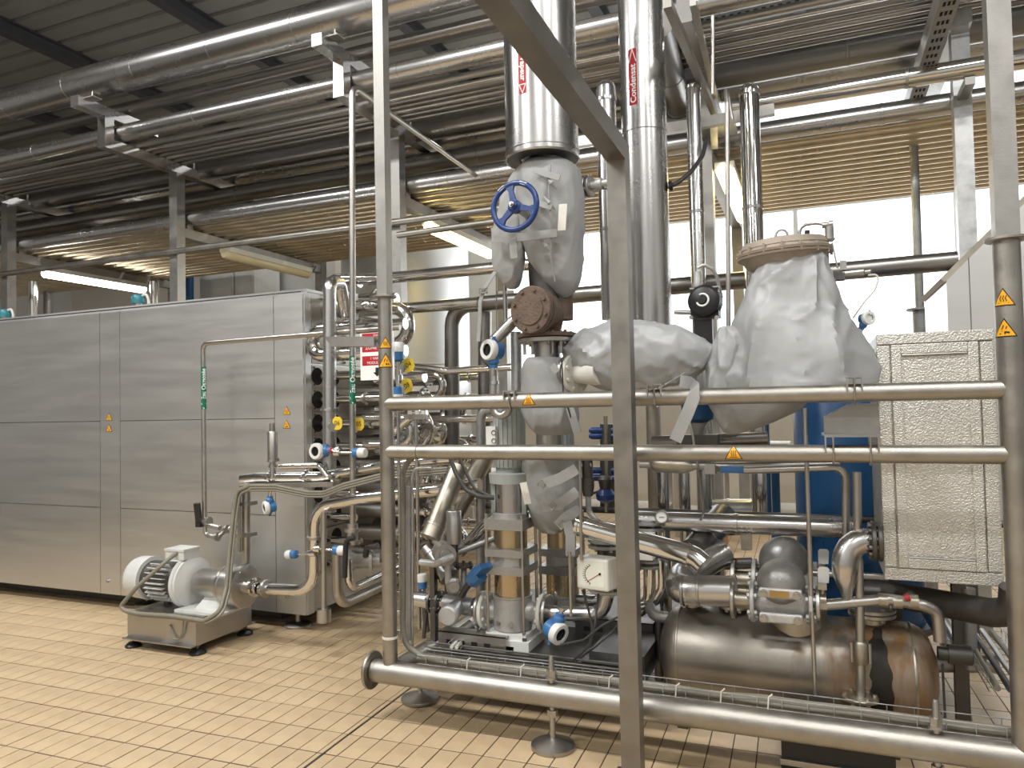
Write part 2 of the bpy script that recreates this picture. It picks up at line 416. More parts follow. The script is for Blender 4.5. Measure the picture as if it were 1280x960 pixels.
for i, j, c in rest:
    b.cur = random.choice((0, 0, 1, 2, 2)); z = random.uniform(-.0012, .0006)
    a_, b_ = TU*w, TV*l; lo = V((0, 0, -.006)); t = V((0, 0, z))
    q = [c-a_-b_, c+a_-b_, c+a_+b_, c-a_+b_]
    b.add([p+lo for p in q]+[p+t for p in q], [(4, 5, 6, 7), (0, 1, 5, 4), (1, 2, 6, 5), (2, 3, 7, 6), (3, 0, 4, 7)])
o = part(floor, 'floor_tiles', b, ['tile_a', 'tile_b', 'tile_c'], smooth=False); o['kind'] = 'stuff'
# roof: ribbed sheets and purlins
b = MB(); y = YF
prof = []
while y < YB+.2:
    prof += [(y, ZC), (y+.24, ZC), (y+.265, ZC+.035), (y+.305, ZC+.035), (y+.33, ZC)]; y += .333
vs = [(XL, p, z) for p, z in prof]+[(XR, p, z) for p, z in prof]; n = len(prof)
b.add(vs, [(i, i+1, n+i+1, n+i) for i in range(n-1)])
b.bb((XL, YF, ZC+.06), (XR, YB, ZC+.1))
ceil = struct('ceiling', b, 'roof_sheet')
for k in range(8):
    x = -10.05+2.5*k-2.5
    b = MB(); b.bb((x-.08, YF+.02, ZC-.02), (x+.08, YB-.02, ZC-.001)); b.bb((x-.01, YF+.02, ZC-.18), (x+.01, YB-.02, ZC-.02)); b.bb((x-.08, YF+.02, ZC-.2), (x+.08, YB-.02, ZC-.18))
    struct('trim_%d' % (k+1), b, 'purlin_steel')
# walls
def wall_panels(nm, a, bb_, mt, axis, step):
    b = MB().bb(a, bb_); return struct(nm, b, mt)
wall_panels('wall_left', (XL-.15, YF, 0), (XL, YB, ZC+.1), 'wall_panel', 0, 1)
wall_panels('wall_right', (XR, YF, 0), (XR+.15, YB, ZC+.1), 'wall_panel', 0, 1)
wall_panels('wall_front', (XL, YF-.15, 0), (XR, YF, ZC+.1), 'wall_panel', 0, 1)
# back wall with openings: (x0,x1,z0,z1)
WIN = [(-4.95, 4.6, 1.95, 4.35)]
TRX = (-1.4, 5.4, 5.3, 6.5)
b = MB(); T0, T1 = YB, YB+.15
b.bb((XL, T0, 0), (-4.95, T1, 5.3)); b.bb((4.6, T0, 0), (XR, T1, 5.3))
b.bb((-4.95, T0, 0), (4.6, T1, 1.95)); b.bb((-4.95, T0, 4.35), (4.6, T1, 5.3))
b.bb((XL, T0, 6.5), (XR, T1, ZC+.1)); b.bb((XL, T0, 5.3), (TRX[0], T1, 6.5)); b.bb((TRX[1], T0, 5.3), (XR, T1, 6.5))
wb = struct('wall_back', b, 'wall_beige')
# window frames, mullions and panes
xs = [-4.95, -2.4, -.2, 1.79, 3.2, 4.6]
for k in range(5):
    x0, x1 = xs[k], xs[k+1]
    b = MB(); t = .03
    b.bb((x0, T0+.02, 1.95), (x0+t, T1-.02, 4.35)); b.bb((x1-t, T0+.02, 1.95), (x1, T1-.02, 4.35))
    b.bb((x0+t, T0+.02, 1.95), (x1-t, T1-.02, 1.95+t)); b.bb((x0+t, T0+.02, 4.35-t), (x1-t, T1-.02, 4.35))
    b.bb((x0+t, T0+.03, 3.3), (x1-t, T1-.03, 3.33))
    w_ = struct('window_%d' % (k+1), b, 'white_paint')
    for za, zb in ((1.98, 3.3), (3.33, 4.32)):
        part(w_, 'pane', MB().bb((x0+t, T0+.07, za), (x1-t, T0+.076, zb)), 'window_glass', smooth=False)
# translucent corrugated sheets of the light band
w_ = None
xx = TRX[0]; k = 0
tl = None
while xx < TRX[1]-.1:
    b = MB(); x1 = min(xx+.85, TRX[1]); n = 20; vs = []
    for i in range(n+1):
        x = xx+(x1-xx)*i/n; y = T0+.06+(.02 if i % 4 in (1, 2) else 0)
        vs += [(x, y, 5.3), (x, y, 6.5)]
    b.add(vs, [(2*i, 2*i+2, 2*i+3, 2*i+1) for i in range(n)])
    if tl is None: tl = struct('window_6', b, 'roof_light')
    else: part(tl, 'translucent_panel', b, 'roof_light', smooth=False)
    xx += .86
# ================================================================== pipe rack
ZB = 4.28; ZL = 3.60                      # tops of upper and lower cross beams
def lamp(parentloc, x, y0, y1, z, glow, label, cat='lamp'):
    t = thing('fluorescent_lamp', label, cat, (x, (y0+y1)/2, z), 'fluorescent lamps under the pipe rack')
    b = MB().bb((x-.075, y0+.01, z), (x+.075, y1-.01, z+.055)); part(t, 'lamp_housing', b, 'cream_paint', ang=30)
    b = MB(); b.lathe((x, y0, z-.015), (0, 1, 0), [(0, .05), (.02, .062), (y1-y0-.02, .062), (y1-y0, .05)], 16); part(t, 'lamp_tube', b, glow)
    for y in (y0+.3, y1-.3): part(t, 'hanger', MB().tube([(x, y, z+.05), (x, y, ZL-.1)], .006, 6), 'galvanised')
    b = MB().tube([(x, y1-.02, z+.02), (x+.02, y1+.07, z+.03), (x+.05, y1+.1, z+.1), (x+.02, y1+.05, ZL-.09)], .008, 8); part(t, 'cable', b, 'cable_dark')
    return t
RX = [-9.03, -6.30, -3.56, -.75, 1.0]
names = ['leftmost', 'second from the left, above the long grey cabinet', 'third from the left, behind the tall left post', 'fourth from the left, beside the black positioner', 'rightmost']
for k, x in enumerate(RX):
    g = 'galvanised' if k == 4 else 'square_steel'
    t = thing('pipe_rack_support', 'square steel pipe rack support, %s' % names[k], 'support', (x, 5.93, 0), 'pipe rack supports')
    part(t, 'post', MB().bb((x-.055, 5.875, 0), (x+.055, 5.985, ZB-.1)), g)
    y0 = 5.02
    if k == 4:
        part(t, 'top_bracket', MB().bb((x-.07, 5.84, ZB-.1), (x+.07, 6.02, ZB+.02)), g, smooth=False); part(t, 'upper_beam', MB().bb((x-.05, 6.02, ZB-.1), (x+.05, 7.2, ZB)), g); continue
    part(t, 'post', MB().bb((x-.055, 8.36, 0), (x+.055, 8.47, ZB-.1)), g)
    g2 = 'clad_steel'; part(t, 'upper_beam', MB().bb((x-.05, y0, ZB-.1), (x+.05, 8.5, ZB)), g2)  # lighter steel for beam, stub and arm puts light from above into colour
    part(t, 'lower_beam', MB().bb((x-.05, 5.985, ZL-.1), (x+.05, 8.36, ZL)), g)
    part(t, 'stub', MB().bb((x-.05, y0, ZB), (x+.05, y0+.1, ZB+.2)), g2)
    part(t, 'arm', MB().bb((x-.05, y0-.28, ZB+.2), (x+.05, y0+.62, ZB+.3)), g2)
    b = MB(); b.tube([(x+.09, y0-.16, ZB+.3), (x+.09, y0-.16, ZB+.36), (x+.11, y0-.1, ZB+.36)], .012, 8); b.bb((x+.04, y0-.2, ZB+.3), (x+.14, y0-.1, ZB+.31))
    part(t, 'pipe_clip', b, g)
    for yy in (6.02, 6.14):
        b = MB().tube([(x+.03, yy, ZB), (x+.03, yy, ZB+.2)], .009, 8); b.lathe((x+.03, yy, ZB+.19), (0, 0, 1), [(0, .018), (.02, .018)], 6); part(t, 'stud', b, 'galvanised')
lamp(None, -8.93, 6.3, 7.8, 3.42, 'tube_glow', 'lit white fluorescent tube lamp hanging above the left cabinet end')
lamp(None, -6.15, 6.45, 7.95, 3.42, 'diffuser_off', 'unlit yellowed fluorescent lamp under the second rack support')
lamp(None, -3.50, 6.4, 7.9, 3.42, 'tube_warm', 'glowing yellow fluorescent lamp left of the blue handwheel')
lamp(None, -.61, 5.9, 7.5, 3.42, 'tube_warm', 'glowing yellow fluorescent lamp right of the square post, seen steeply')
RXA, RXB = -14.5, 6.2
GR = 'pipes on the overhead rack'
def rackpipe(name, label, y, z, d, mt, band=None, x0=RXA, x1=RXB, sx=0):
    b = MB(); b.lathe((x0, y, z), (1, 0, 0), [(0, d/2), (x1-x0, d/2)], 28 if d > .12 else 14)
    o = solo(name, label, 'pipe', b, mt, GR)
    if band:
        x = x0+.4+sx
        while x < x1-.2:
            q = inframe(V((x, y, z)))
            if q and -30 < q[0] < 1310 and q[1] > -30:
                r = MB().lathe((x, y, z), (1, 0, 0), [(0, d/2), (.002, d/2+.0035), (.02, d/2+.0035), (.022, d/2)], 28, caps=False)
                part(o, 'cladding_seam', r, mt)
            x += band
    return o
def aty(px, py, z): return at(px, py, Z=z).y
rackpipe('insulated_pipe', 'thickest clad pipe, highest and nearest on the rack', 5.06, 4.86, .31, 'clad_steel', .92)
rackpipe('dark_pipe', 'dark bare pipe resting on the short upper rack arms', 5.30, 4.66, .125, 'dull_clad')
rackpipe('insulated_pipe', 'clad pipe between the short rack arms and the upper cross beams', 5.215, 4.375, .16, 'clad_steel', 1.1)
ords = ['first', 'second', 'third', 'fourth', 'fifth', 'sixth', 'seventh', 'eighth', 'ninth', 'tenth', 'eleventh', 'twelfth', 'thirteenth', 'fourteenth', 'fifteenth']
for k, (y, d, mt) in enumerate([(5.38, .06, 'satin_steel'), (5.49, .034, 'chrome'), (5.58, .06, 'dull_clad'), (5.67, .06, 'dull_clad'), (5.76, .06, 'satin_steel'), (5.86, .06, 'dull_clad'), (5.96, .06, 'dull_clad'), (6.07, .055, 'satin_steel'), (6.21, .06, 'clad_steel')]):
    zc = ZB+(d/2 if k < 7 else .19)
    o = rackpipe('slim_pipe', '%s slim steel pipe from the front on the upper rack beams' % ords[k], y, zc, d, mt)
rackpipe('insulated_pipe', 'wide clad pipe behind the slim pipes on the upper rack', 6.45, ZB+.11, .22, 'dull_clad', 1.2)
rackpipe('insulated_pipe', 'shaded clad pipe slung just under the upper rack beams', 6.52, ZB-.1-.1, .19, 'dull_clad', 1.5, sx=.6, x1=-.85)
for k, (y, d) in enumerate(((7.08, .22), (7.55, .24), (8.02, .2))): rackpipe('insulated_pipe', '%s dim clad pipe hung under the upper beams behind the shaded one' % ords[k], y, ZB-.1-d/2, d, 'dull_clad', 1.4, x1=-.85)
rackpipe('insulated_pipe', 'bright rear clad pipe at the back edge of the upper rack', 6.78, ZB+.13, .25, 'clad_steel', 1.3, sx=.5)
# perforated cable trays on the upper rack
def tray(name, label, y, w, z, x0, x1):
    t = thing(name, label, 'cable tray', ((x0+x1)/2, y, z), 'perforated cable trays')
    b = MB(); b.bb((x0, y-w/2, z), (x1, y+w/2, z+.003)); part(t, 'tray_floor', b, 'galvanised')
    for s_ in (-1, 1):
        b = MB(); b.bb((x0, y+s_*w/2-.0015, z), (x1, y+s_*w/2+.0015, z+.06)); b.bb((x0, y+s_*w/2-.008, z+.06), (x1, y+s_*w/2+.008, z+.064)); part(t, 'tray_side', b, 'galvanised')
    b = MB(); x = max(x0, -5)
    while x < min(x1, 4): 
        for q in (-.3, 0, .3): b.bb((x, y+q*w-.008, z-.001), (x+.03, y+q*w+.008, z+.0))
        x += .06
    o = part(t, 'slots', b, 'hole_black', smooth=False); o['kind'] = 'stuff'
    return t
tray('cable_tray', 'wide perforated galvanised cable tray high over the right window', 5.45, .3, ZB+.42, -1.2, RXB)
tray('cable_tray', 'narrow perforated galvanised tray behind the wide one', 5.95, .2, ZB+.36, -1.2, RXB)
# lower deck
rackpipe('insulated_pipe', 'clad pipe along the front edge of the lower pipe deck', 6.08, ZL+.118, .155, 'clad_steel', 1.2, sx=.2)
fp_ = [q for q in bpy.data.objects if q.name.startswith('insulated_pipe')][-1]
for q in bpy.data.objects:
    if q.get('label', '').startswith('clad pipe along the front'): fp_ = q
for x in RX[:4]: part(fp_, 'saddle', MB().bb((x-.03, 6.04, ZL), (x+.03, 6.12, ZL+.048)), 'square_steel', smooth=False)
rackpipe('deck_pipe', 'slim pipe tucked right behind the clad front pipe of the lower deck', 6.175, ZL+.055, .07, 'deck_pipe')
yy = 6.27; k = 0
while yy < 8.3:
    d = .085 if k % 4 else .10
    rackpipe('deck_pipe', '%s bare pipe behind the clad front pipe of lower deck' % ords[k], yy, ZL+d/2, d, 'deck_pipe', 1.9 if k % 2 == 0 else 2.3, sx=.37*k % 1.7)
    yy += .148; k += 1
# smaller things on the rack: chrome pipe in front of the right support, tray going away
b = MB(); b.tube([(-.55, 5.62, 3.775), (6.2, 5.62, 3.775)], .065, 20)
o = solo('chrome_pipe', 'bright chrome pipe crossing in front of the rightmost rack support', 'pipe', b, 'chrome')
for x in (.62, 2.2): part(o, 'cladding_seam', MB().lathe((x, 5.62, 3.775), (1, 0, 0), [(0, .068), (.02, .068)], 20), 'satin_steel')
for x in (1.0,):
    part(o, 'pipe_bracket', MB().bb((x-.03, 5.60, 3.66), (x+.03, 5.875, 3.71)), 'square_steel')
part(o, 'pipe_bracket', MB().bb((-.78, 5.6, 3.66), (-.50, 5.875, 3.71)), 'square_steel')
# ================================================================== long stainless cabinet on the left
YC = 4.40; XE = -3.46
z0 = at(100, 739, Y=YC).z; zlow = at(100, 633, Y=YC).z; zmid = at(100, 527, Y=YC).z; ztop = 2.485
cab = thing('process_cabinet', 'long brushed steel cabinet of big flat panels on round feet, tubes at its right end', 'cabinet', (-6, 5.1, 0))
part(cab, 'body', MB().bb((-8.6, YC+.02, z0+.01), (XE-.03, 5.8, ztop)), 'dark_steel', smooth=False)
part(cab, 'under_block', MB().bb((-8.5, 4.62, 0), (XE-.4, 5.7, z0+.01)), 'dark_steel', smooth=False)  # dark box added to keep light out from under the cabinet
part(cab, 'roof_panel', MB().bb((-8.6, YC+.05, ztop), (XE, 5.8, ztop+.02)), 'brushed_panel', smooth=False)
G = .005
def panel(x0, x1, za, zb, bevel=False):
    b = MB()
    if bevel:
        b.prism([(x0+G/2, YC, za+G/2), (x0+G/2, YC, zb-.03), (x0+G/2, YC+.05, zb+.02), (x0+G/2, YC+.06, zb+.02), (x0+G/2, YC+.02, za+G/2)], (x1-x0-G, 0, 0))
    else: b.bb((x0+G/2, YC, za+G/2), (x1-G/2, YC+.02, zb-G/2))
    part(cab, 'panel', b, 'brushed_panel', smooth=False)
xa, xb, xc = at(125, 500, Y=YC).x, at(150, 500, Y=YC).x, at(343, 500, Y=YC).x
for x0, x1 in ((-8.6, xa), (xb, xc)):
    panel(x0, x1, z0, zlow); panel(x0, x1, zlow, zmid); panel(x0, x1, zmid, ztop, True)
for x0, x1 in ((xa, xb), (xc, XE)): panel(x0, x1, z0, ztop, True)
for px_, py_ in ((136, 726), (360, 745)):
    p = at(px_, py_, Y=YC); part(cab, 'stud', MB().lathe(p, (0, -1, 0), [(0, .012), (.02, .012), (.024, .006)], 12), 'satin_steel')
for fx, fy in ((-5.27, 4.62), (-3.63, 4.52), (-3.63, 5.6), (-5.27, 5.6)):
    f_ = part(cab, 'foot', MB().lathe((fx, fy, 0), (0, 0, 1), [(0, .10), (.012, .10), (.025, .085), (.035, .02), (.04, .02)], 24), 'satin_steel')
    part(f_, 'threaded_rod', MB().cyl((fx, fy, .04), (fx, fy, z0+.01), .017, n=10), 'satin_steel')
def cab_sticker(px_, py_, kind):
    p = at(px_, py_, Y=YC); warning(cab, on_plane(p, (1, 0, 0), (0, 0, 1), (0, -1, 0)), .072, kind)
for px_, py_, kd in ((136.5, 521, 'hot'), (136.5, 535, 'x'), (358.5, 513, 'hot'), (358.5, 530, 'x')): cab_sticker(px_, py_, kd)
# end of the cabinet: rows of tube plates
part(cab, 'end_panel', MB().bb((XE-.03, YC+.021, z0), (XE-.012, 5.8, ztop)), 'satin_steel', smooth=False)
part(cab, 'corner_strip', MB().bb((XE-.012, YC+.021, z0), (XE+.004, YC+.09, ztop-.02)), 'brushed_panel', smooth=False)
DZ = .1755; ZR = [1.857-DZ*k for k in range(9)]
for k, z in enumerate(ZR):
    o = part(cab, 'tube_plate', MB().bb((XE-.01, YC+.095, z-DZ/2+.004), (XE+.006+.002*(k % 2), 5.79, z+DZ/2-.004)), 'plate_steel', smooth=False)
    b = MB()
    for yy in (4.555, 4.76): b.lathe((XE+.003, yy, z), (1, 0, 0), [(0, .066), (.0065, .066)], 24)
    h_ = part(o, 'tube_hole', MB().lathe((XE+.003, 4.555, z), (1, 0, 0), [(0, .066), (.0065, .066)], 24), 'hole_black')
    part(o, 'tube_hole', MB().lathe((XE+.003, 4.765, z), (1, 0, 0), [(0, .066), (.0065, .066)], 24), 'hole_black')
    b = MB()
    for s_ in (-1, 1): b.lathe((XE+.008, YC+.115, z+s_*.065), (1, 0, 0), [(0, .008), (.006, .008)], 8)
    o2 = part(o, 'screws', b, 'dark_steel'); o2['kind'] = 'stuff'
part(cab, 'tube_plate', MB().bb((XE-.01, YC+.095, 1.955), (XE+.006, 5.79, 2.44)), 'plate_steel', smooth=False)
def elbow_u(p, q, dirv, n=10):
    """half circle from p to q bulging along dirv"""
    p, q = V(p), V(q); c = (p+q)/2; r_ = (p-q)/2; R_ = r_.length; d = V(dirv).normalized()*R_
    return [c+r_*math.cos(PI*k/n)+d*math.sin(PI*k/n) for k in range(n+1)]
def clamp(mb, c, d, r):
    c = V(c); d = V(d).normalized(); mb.lathe(c-d*.012, d, [(0, r), (.004, r+.014), (.02, r+.014), (.024, r)], 20)
    x = d.cross(V((0, 0, 1))); x = x.normalized() if x.length > .1 else V((0, 1, 0))
    mb.box(c+x*(r+.02), (.022, .022, .022)); return mb
# first column of chrome tubes with return bends
X1 = -2.86
R1 = .032
for k, z in enumerate(ZR[:4]):
    part(cab, 'exchanger_tube', MB().lathe((XE+.005, 4.555, z), (1, 0, 0), [(0, R1*.8), (.07, R1*.8), (.09, R1), (X1-XE, R1)], 18), 'chrome')
    part(cab, 'ferrule', clamp(MB(), (X1-.12-.05*(k % 2), 4.555, z), (1, 0, 0), R1), 'satin_steel')
for a_, b_ in ((1, 2),):
    part(cab, 'return_bend', MB().tube([(X1, 4.555, ZR[a_])]+elbow_u((X1+.06, 4.555, ZR[a_]), (X1+.06, 4.555, ZR[b_]), (1, 0, 0))+[(X1, 4.555, ZR[b_])], R1, 18), 'chrome')
for k in (0, 3):
    s_ = 1 if k == 0 else -1
    part(cab, 'elbow', MB().tube([(X1, 4.555, ZR[k]), (X1+.16, 4.555, ZR[k]), (X1+.16, 4.95, ZR[k]+.02*s_)], R1, 18, bend=.09), 'chrome')
# second column: shells with bolted heads and reducers
def head(y, z, x0, x1, R_, r2, bend=None, mt='satin_steel'):
    o = part(cab, 'shell_head', MB().lathe((x0, y, z), (1, 0, 0), [(0, R_), (x1-x0, R_)], 24), mt)
    b = MB(); flange(b, (x1+.012, y, z), (1, 0, 0), R_+.028, .022, 8, .008); part(o, 'head_flange', b, 'satin_steel')
    b = MB(); b.lathe((x1+.023, y, z), (1, 0, 0), [(0, R_*.8), (.05, R_*.6), (.11, r2), (.2, r2)], 20); part(o, 'reducer', b, 'chrome')
    part(o, 'ferrule', clamp(MB(), (x1+.20, y, z), (1, 0, 0), r2), 'chrome')
    return x1+.22
for c, (yy, xl) in enumerate(((5.02, -3.0), (5.32, -2.95), (5.62, -2.9))):
    ends = []
    for k, z in enumerate(ZR):
        ends.append((head(yy, z, XE, xl-.03*(k % 3), .062, .03), yy, z))
    for k in range(0, 8, 2):
        j = k+(c % 2)
        if j+1 > 8: continue
        xe = max(ends[j][0], ends[j+1][0])
        part(cab, 'return_bend', MB().tube([(ends[j][0]-.02, yy, ZR[j])]+elbow_u((xe+.05, yy, ZR[j]), (xe+.05, yy, ZR[j+1]), (1, 0, 0))+[(ends[j+1][0]-.02, yy, ZR[j+1])], .031, 18), 'chrome')
# lower chrome tubes in front
for k, z in enumerate(ZR[4:], 4):
    part(cab, 'exchanger_tube', MB().lathe((XE+.005, 4.62, z), (1, 0, 0), [(0, .03), (.28+.04*(k % 2), .03)], 18), 'chrome')
# top: big nozzles and large return bends
zt1, zt2 = at(400, 385, Y=4.62).z, at(410, 440, Y=4.62).z
part(cab, 'nozzle', MB().lathe((XE+.005, 4.68, zt1), (1, 0, 0), [(0, .085), (.02, .085), (.19, .075), (.2, .075)], 28), 'satin_steel')
b = MB(); b.bb((XE+.2, 4.60, zt1-.10), (XE+.225, 4.78, zt1+.11)); b.bolts((XE+.225, 4.69, zt1), (1, 0, 0), .085, 8, .009, .014, both=.04); part(cab, 'nozzle_flange', b, 'satin_steel')
part(cab, 'exchanger_tube', MB().tube([(XE+.23, 4.68, zt1), (XE+.42, 4.68, zt1), (XE+.44, 5.1, zt1+.02), (XE+1.1, 5.1, zt1+.02)], .045, 18, bend=.08), 'chrome')
# big U bend low left of it (bulges towards the cabinet)
ua, ub = V((XE+.14, 4.45, at(400, 412, Y=4.45).z)), V((XE+.14, 4.45, at(400, 444, Y=4.45).z))
part(cab, 'return_bend', MB().tube([ua+V((.12, 0, 0))]+elbow_u(ua, ub, (-1, 0, -.0), 12)+[ub+V((.12, 0, 0))], .05, 20), 'chrome')
for p in (ua, ub):
    b = MB(); b.bb(p+V((.12, -.075, -.075)), p+V((.145, .075, .075))); b.bolts(p+V((.145, 0, 0)), (1, 0, 0), .085, 4, .009, .014, both=.045); part(cab, 'square_flange', b, 'satin_steel')
    part(cab, 'exchanger_tube', MB().lathe(p+V((.145, 0, 0)), (1, 0, 0), [(0, .05), (.3, .05), (.36, .04), (.55, .04)], 20), 'chrome')
# large chrome assemblies right of the post
def pts(lst): return [at(x, y, Y=Y) for x, y, Y in lst]
def bentpipe(name, label, lst, dpx, mt, bend=.1, cat='pipe', group=None, n=18):
    P_ = pts(lst) if not isinstance(lst[0], V) else lst
    r = dpx*mpp(P_[0])/2
    return solo(name, label, cat, MB().tube(P_, r, n, bend=bend), mt, group)
for (px0, py0, px1, py1, Yb, rp) in ((500, 385, 500, 431, 5.0, 8.5), ):
    p, q = at(px0-10, py0, Y=Yb), at(px1-10, py1, Y=Yb); q.x = p.x
    part(cab, 'return_bend', MB().tube([p-V((.75, 0, 0))]+elbow_u(p, q, (1, 0, 0), 12)+[q-V((.55, 0, 0))], rp*mpp(p), 20), 'chrome')
    for e in (p, q): part(cab, 'ferrule', clamp(MB(), e-V((.05, 0, 0)), (1, 0, 0), rp*mpp(p)), 'satin_steel')
p = at(452, 378, Y=5.05); q = at(497, 396, Y=5.05)
part(cab, 'shell_head', MB().lathe(p-V((.35, 0, 0)), (1, 0, 0), [(0, .07), (.62, .07), (.68, .05)], 24), 'chrome')
b = MB(); flange(b, p+V((.15, 0, 0)), (1, 0, 0), .1, .024, 8); part(cab, 'head_flange', b, 'satin_steel')
part(cab, 'exchanger_tube', MB().tube([at(440, 398, Y=4.9), at(482, 405, Y=4.9)], .03, 16), 'chrome')
# rack tube leaving the cabinet top to the right
o = bentpipe('chrome_pipe', 'chrome pipe elbowing up from the cabinet end, then running right', [(408, 385, 4.85), (408, 349, 4.85), (470, 349, 4.85), (700, 327, 4.85)], 13.5, 'chrome', .12)
part(o, 'ferrule', clamp(MB(), at(448, 351, Y=4.85), (1, 0, 0), .044), 'chrome')
# ------------------------------------------------------------------ transmitters
def transmitter(label, c, face, stem, size=.085, stem_len=.12, red=False, window=True, plate=False):
    """round two-colour instrument head: blue housing, white ring, dark window; stem = direction from the head to the pipe"""
    c = V(c); f = V(face).normalized(); s_ = V(stem).normalized(); R_ = size/2
    t = thing('transmitter', label, 'transmitter', c+s_*(stem_len+R_), 'blue transmitters')
    b = MB(); b.lathe(c-f*R_*1.0, f, [(0, R_*.7), (.1*R_, R_*.86), (R_*1.1, R_*.9)], 22); part(t, 'housing', b, 'blue_paint')
    b = MB(); b.lathe(c+f*R_*.1, f, [(0, R_*1.0), (.12*R_, R_*1.08), (R_*.62, R_*1.08), (R_*.75, R_*.98), (R_*.75, R_*.64), (R_*.66, R_*.62)], 24, caps=False); part(t, 'cover_ring', b, 'white_paint')
    b = MB(); b.lathe(c+f*R_*.5, f, [(0, R_*.66), (.1*R_, R_*.66)], 22); part(t, 'display_window' if window else 'blind_cover', b, 'lens_dark' if window else 'white_paint')
    b = MB(); b.lathe(c+s_*R_*.7, s_, [(0, R_*.62), (R_*.6, R_*.62), (R_*.8, R_*.45), (R_*1.1, R_*.45)], 18); part(t, 'neck', b, 'blue_paint')
    e = c+s_*R_*1.8
    if red: part(t, 'ring', MB().lathe(e, s_, [(0, R_*.42), (.012, R_*.42)], 16), 'red_plastic'); e = e+s_*.012
    b = MB(); l = max(.02, stem_len-R_*.8); b.lathe(e, s_, [(0, .012), (l*.5, .012), (l*.5, .02), (l*.8, .02), (l*.8, .026), (l, .026)], 14); part(t, 'stem', b, 'chrome')
    if plate:
        side = s_.cross(f).normalized(); b = MB(); b.lathe(c-f*R_*.3+side*R_*.7, side, [(0, R_*.3), (R_*.4, R_*.3)], 10); part(t, 'gland', b, 'blue_paint')
    b = MB(); sd = s_.cross(f).normalized(); b.lathe(c-s_*R_*.75-f*.2*R_, -s_, [(0, R_*.3), (R_*.35, R_*.3), (R_*.35, R_*.18), (R_*.7, R_*.18)], 10); part(t, 'gland', b, 'blue_paint')
    return t
def sensor(label, c, d, size=.05, ln=.12, tagged=True):
    """slim temperature sensor: white cap, blue collar and steel rod"""
    c = V(c); d = V(d).normalized(); t = thing('temperature_sensor', label, 'sensor', c+d*ln, 'slim blue sensors'); r = size/2
    part(t, 'collar', MB().lathe(c, d, [(0, r), (r*1.3, r), (r*1.6, r*.6)], 16), 'blue_paint')
    part(t, 'cap', MB().lathe(c, -d, [(0, r*1.05), (r*1.4, r*1.05), (r*1.6, r*.9)], 16), 'white_paint')
    part(t, 'rod', MB().lathe(c+d*r*1.5, d, [(0, r*.3), (ln*.7, r*.3), (ln*.7, r*.8), (ln, r*.8)], 12), 'chrome'); return t
# ------------------------------------------------------------------ pipes standing before the cabinet end
def vpipe(name, label, px_, ya, yb, Y, dpx, mt, extra=None): return bentpipe(name, label, [(px_, ya, Y), (px_, yb, Y)], dpx, mt)
o = solo('water_pipe', 'slim steel pipe running right above the long cabinet then dropping to a black lever valve', 'pipe',
         MB().tube([at(500, 409, Y=4.15), at(254, 429, Y=4.15), at(256, 655, Y=4.15), at(275, 660, Y=4.15)], .0185, 14, bend=.05), 'satin_steel')
def flow_label(parent, c, r, face, txt, w, h, mtl, up=True, arrow=-1):
    """adhesive pipe label wrapped on a vertical pipe: text reading upwards, arrow at one end"""
    fn = on_vcyl(c, r, face)
    o = part(parent, 'flow_label', patch(MB(), fn, rect_rows(w, h, 4), .0012), mtl)
    vs, fs = text_faces(txt, w*.92, bold=.0006)
    hl = max(v.x for v in vs)-min(v.x for v in vs); k = min(1, (h*.74)/hl); cx = (max(v.x for v in vs)+min(v.x for v in vs))/2; cy = (max(v.y for v in vs)+min(v.y for v in vs))/2
    off = -arrow*h*.1
    b = MB(); mapped(b, vs, fs, lambda x, y: fn(-(y-cy)*min(1, k*1.3), (x-cx)*k+off, .0022)); part(o, 'lettering', b, 'white_ink', smooth=False)
    ya = arrow*h*.5; b = MB()
    def ln(x0, y0, x1, y1, t=w*.10):
        dx, dy = x1-x0, y1-y0; l = math.hypot(dx, dy); nx, ny = -dy/l*t/2, dx/l*t/2
        b.add([fn(x0+nx, y0+ny, .0022), fn(x0-nx, y0-ny, .0022), fn(x1-nx, y1-ny, .0022), fn(x1+nx, y1+ny, .0022)], [(0, 1, 2, 3)])
    yb = ya-arrow*h*.14
    ln(-w*.42, yb, w*.42, yb); ln(-w*.4, yb, 0, ya-arrow*h*.01); ln(w*.4, yb, 0, ya-arrow*h*.01)
    part(o, 'arrow', b, 'white_ink', smooth=False); return o
FACE = lambda p: math.atan2(-p.y, -p.x)
p = at(254.6, 485, Y=4.15); flow_label(o, p, .0190, FACE(p), 'Eau Osmosée', .044, .31, 'green_sign', arrow=-1)
# black lever valve at its foot
t = thing('lever_valve', 'small valve with upright black lever at the slim water pipe foot', 'valve', at(256, 650, Y=4.15))
part(t, 'valve_body', MB().cyl(at(262, 652, Y=4.15), at(248, 652, Y=4.15), .035, n=18), 'satin_steel')
a_ = at(249, 655, Y=4.12); b = MB(); b.beam(a_, at(246, 629, Y=4.09), .04, .025); b.beam(a_+V((.03, 0, -.005)), a_+V((-.015, 0, -.005)), .045, .03); part(t, 'lever', b, 'black_plastic')
b = MB(); b.tube([at(256, 655, Y=4.15), at(257, 669, Y=4.15), at(272, 671, Y=4.15), at(283, 662, Y=4.2), at(300, 655, Y=4.25)], .017, 12, bend=.035); part(t, 'elbow_pipe', b, 'satin_steel')
b = MB(); clamp(b, at(272, 671, Y=4.15), (1, 0, 0), .018); clamp(b, at(284, 661, Y=4.2), (1, 0, 0), .018); o2 = part(t, 'union', b, 'satin_steel')
zt = at(441, 108, Y=4.0).z
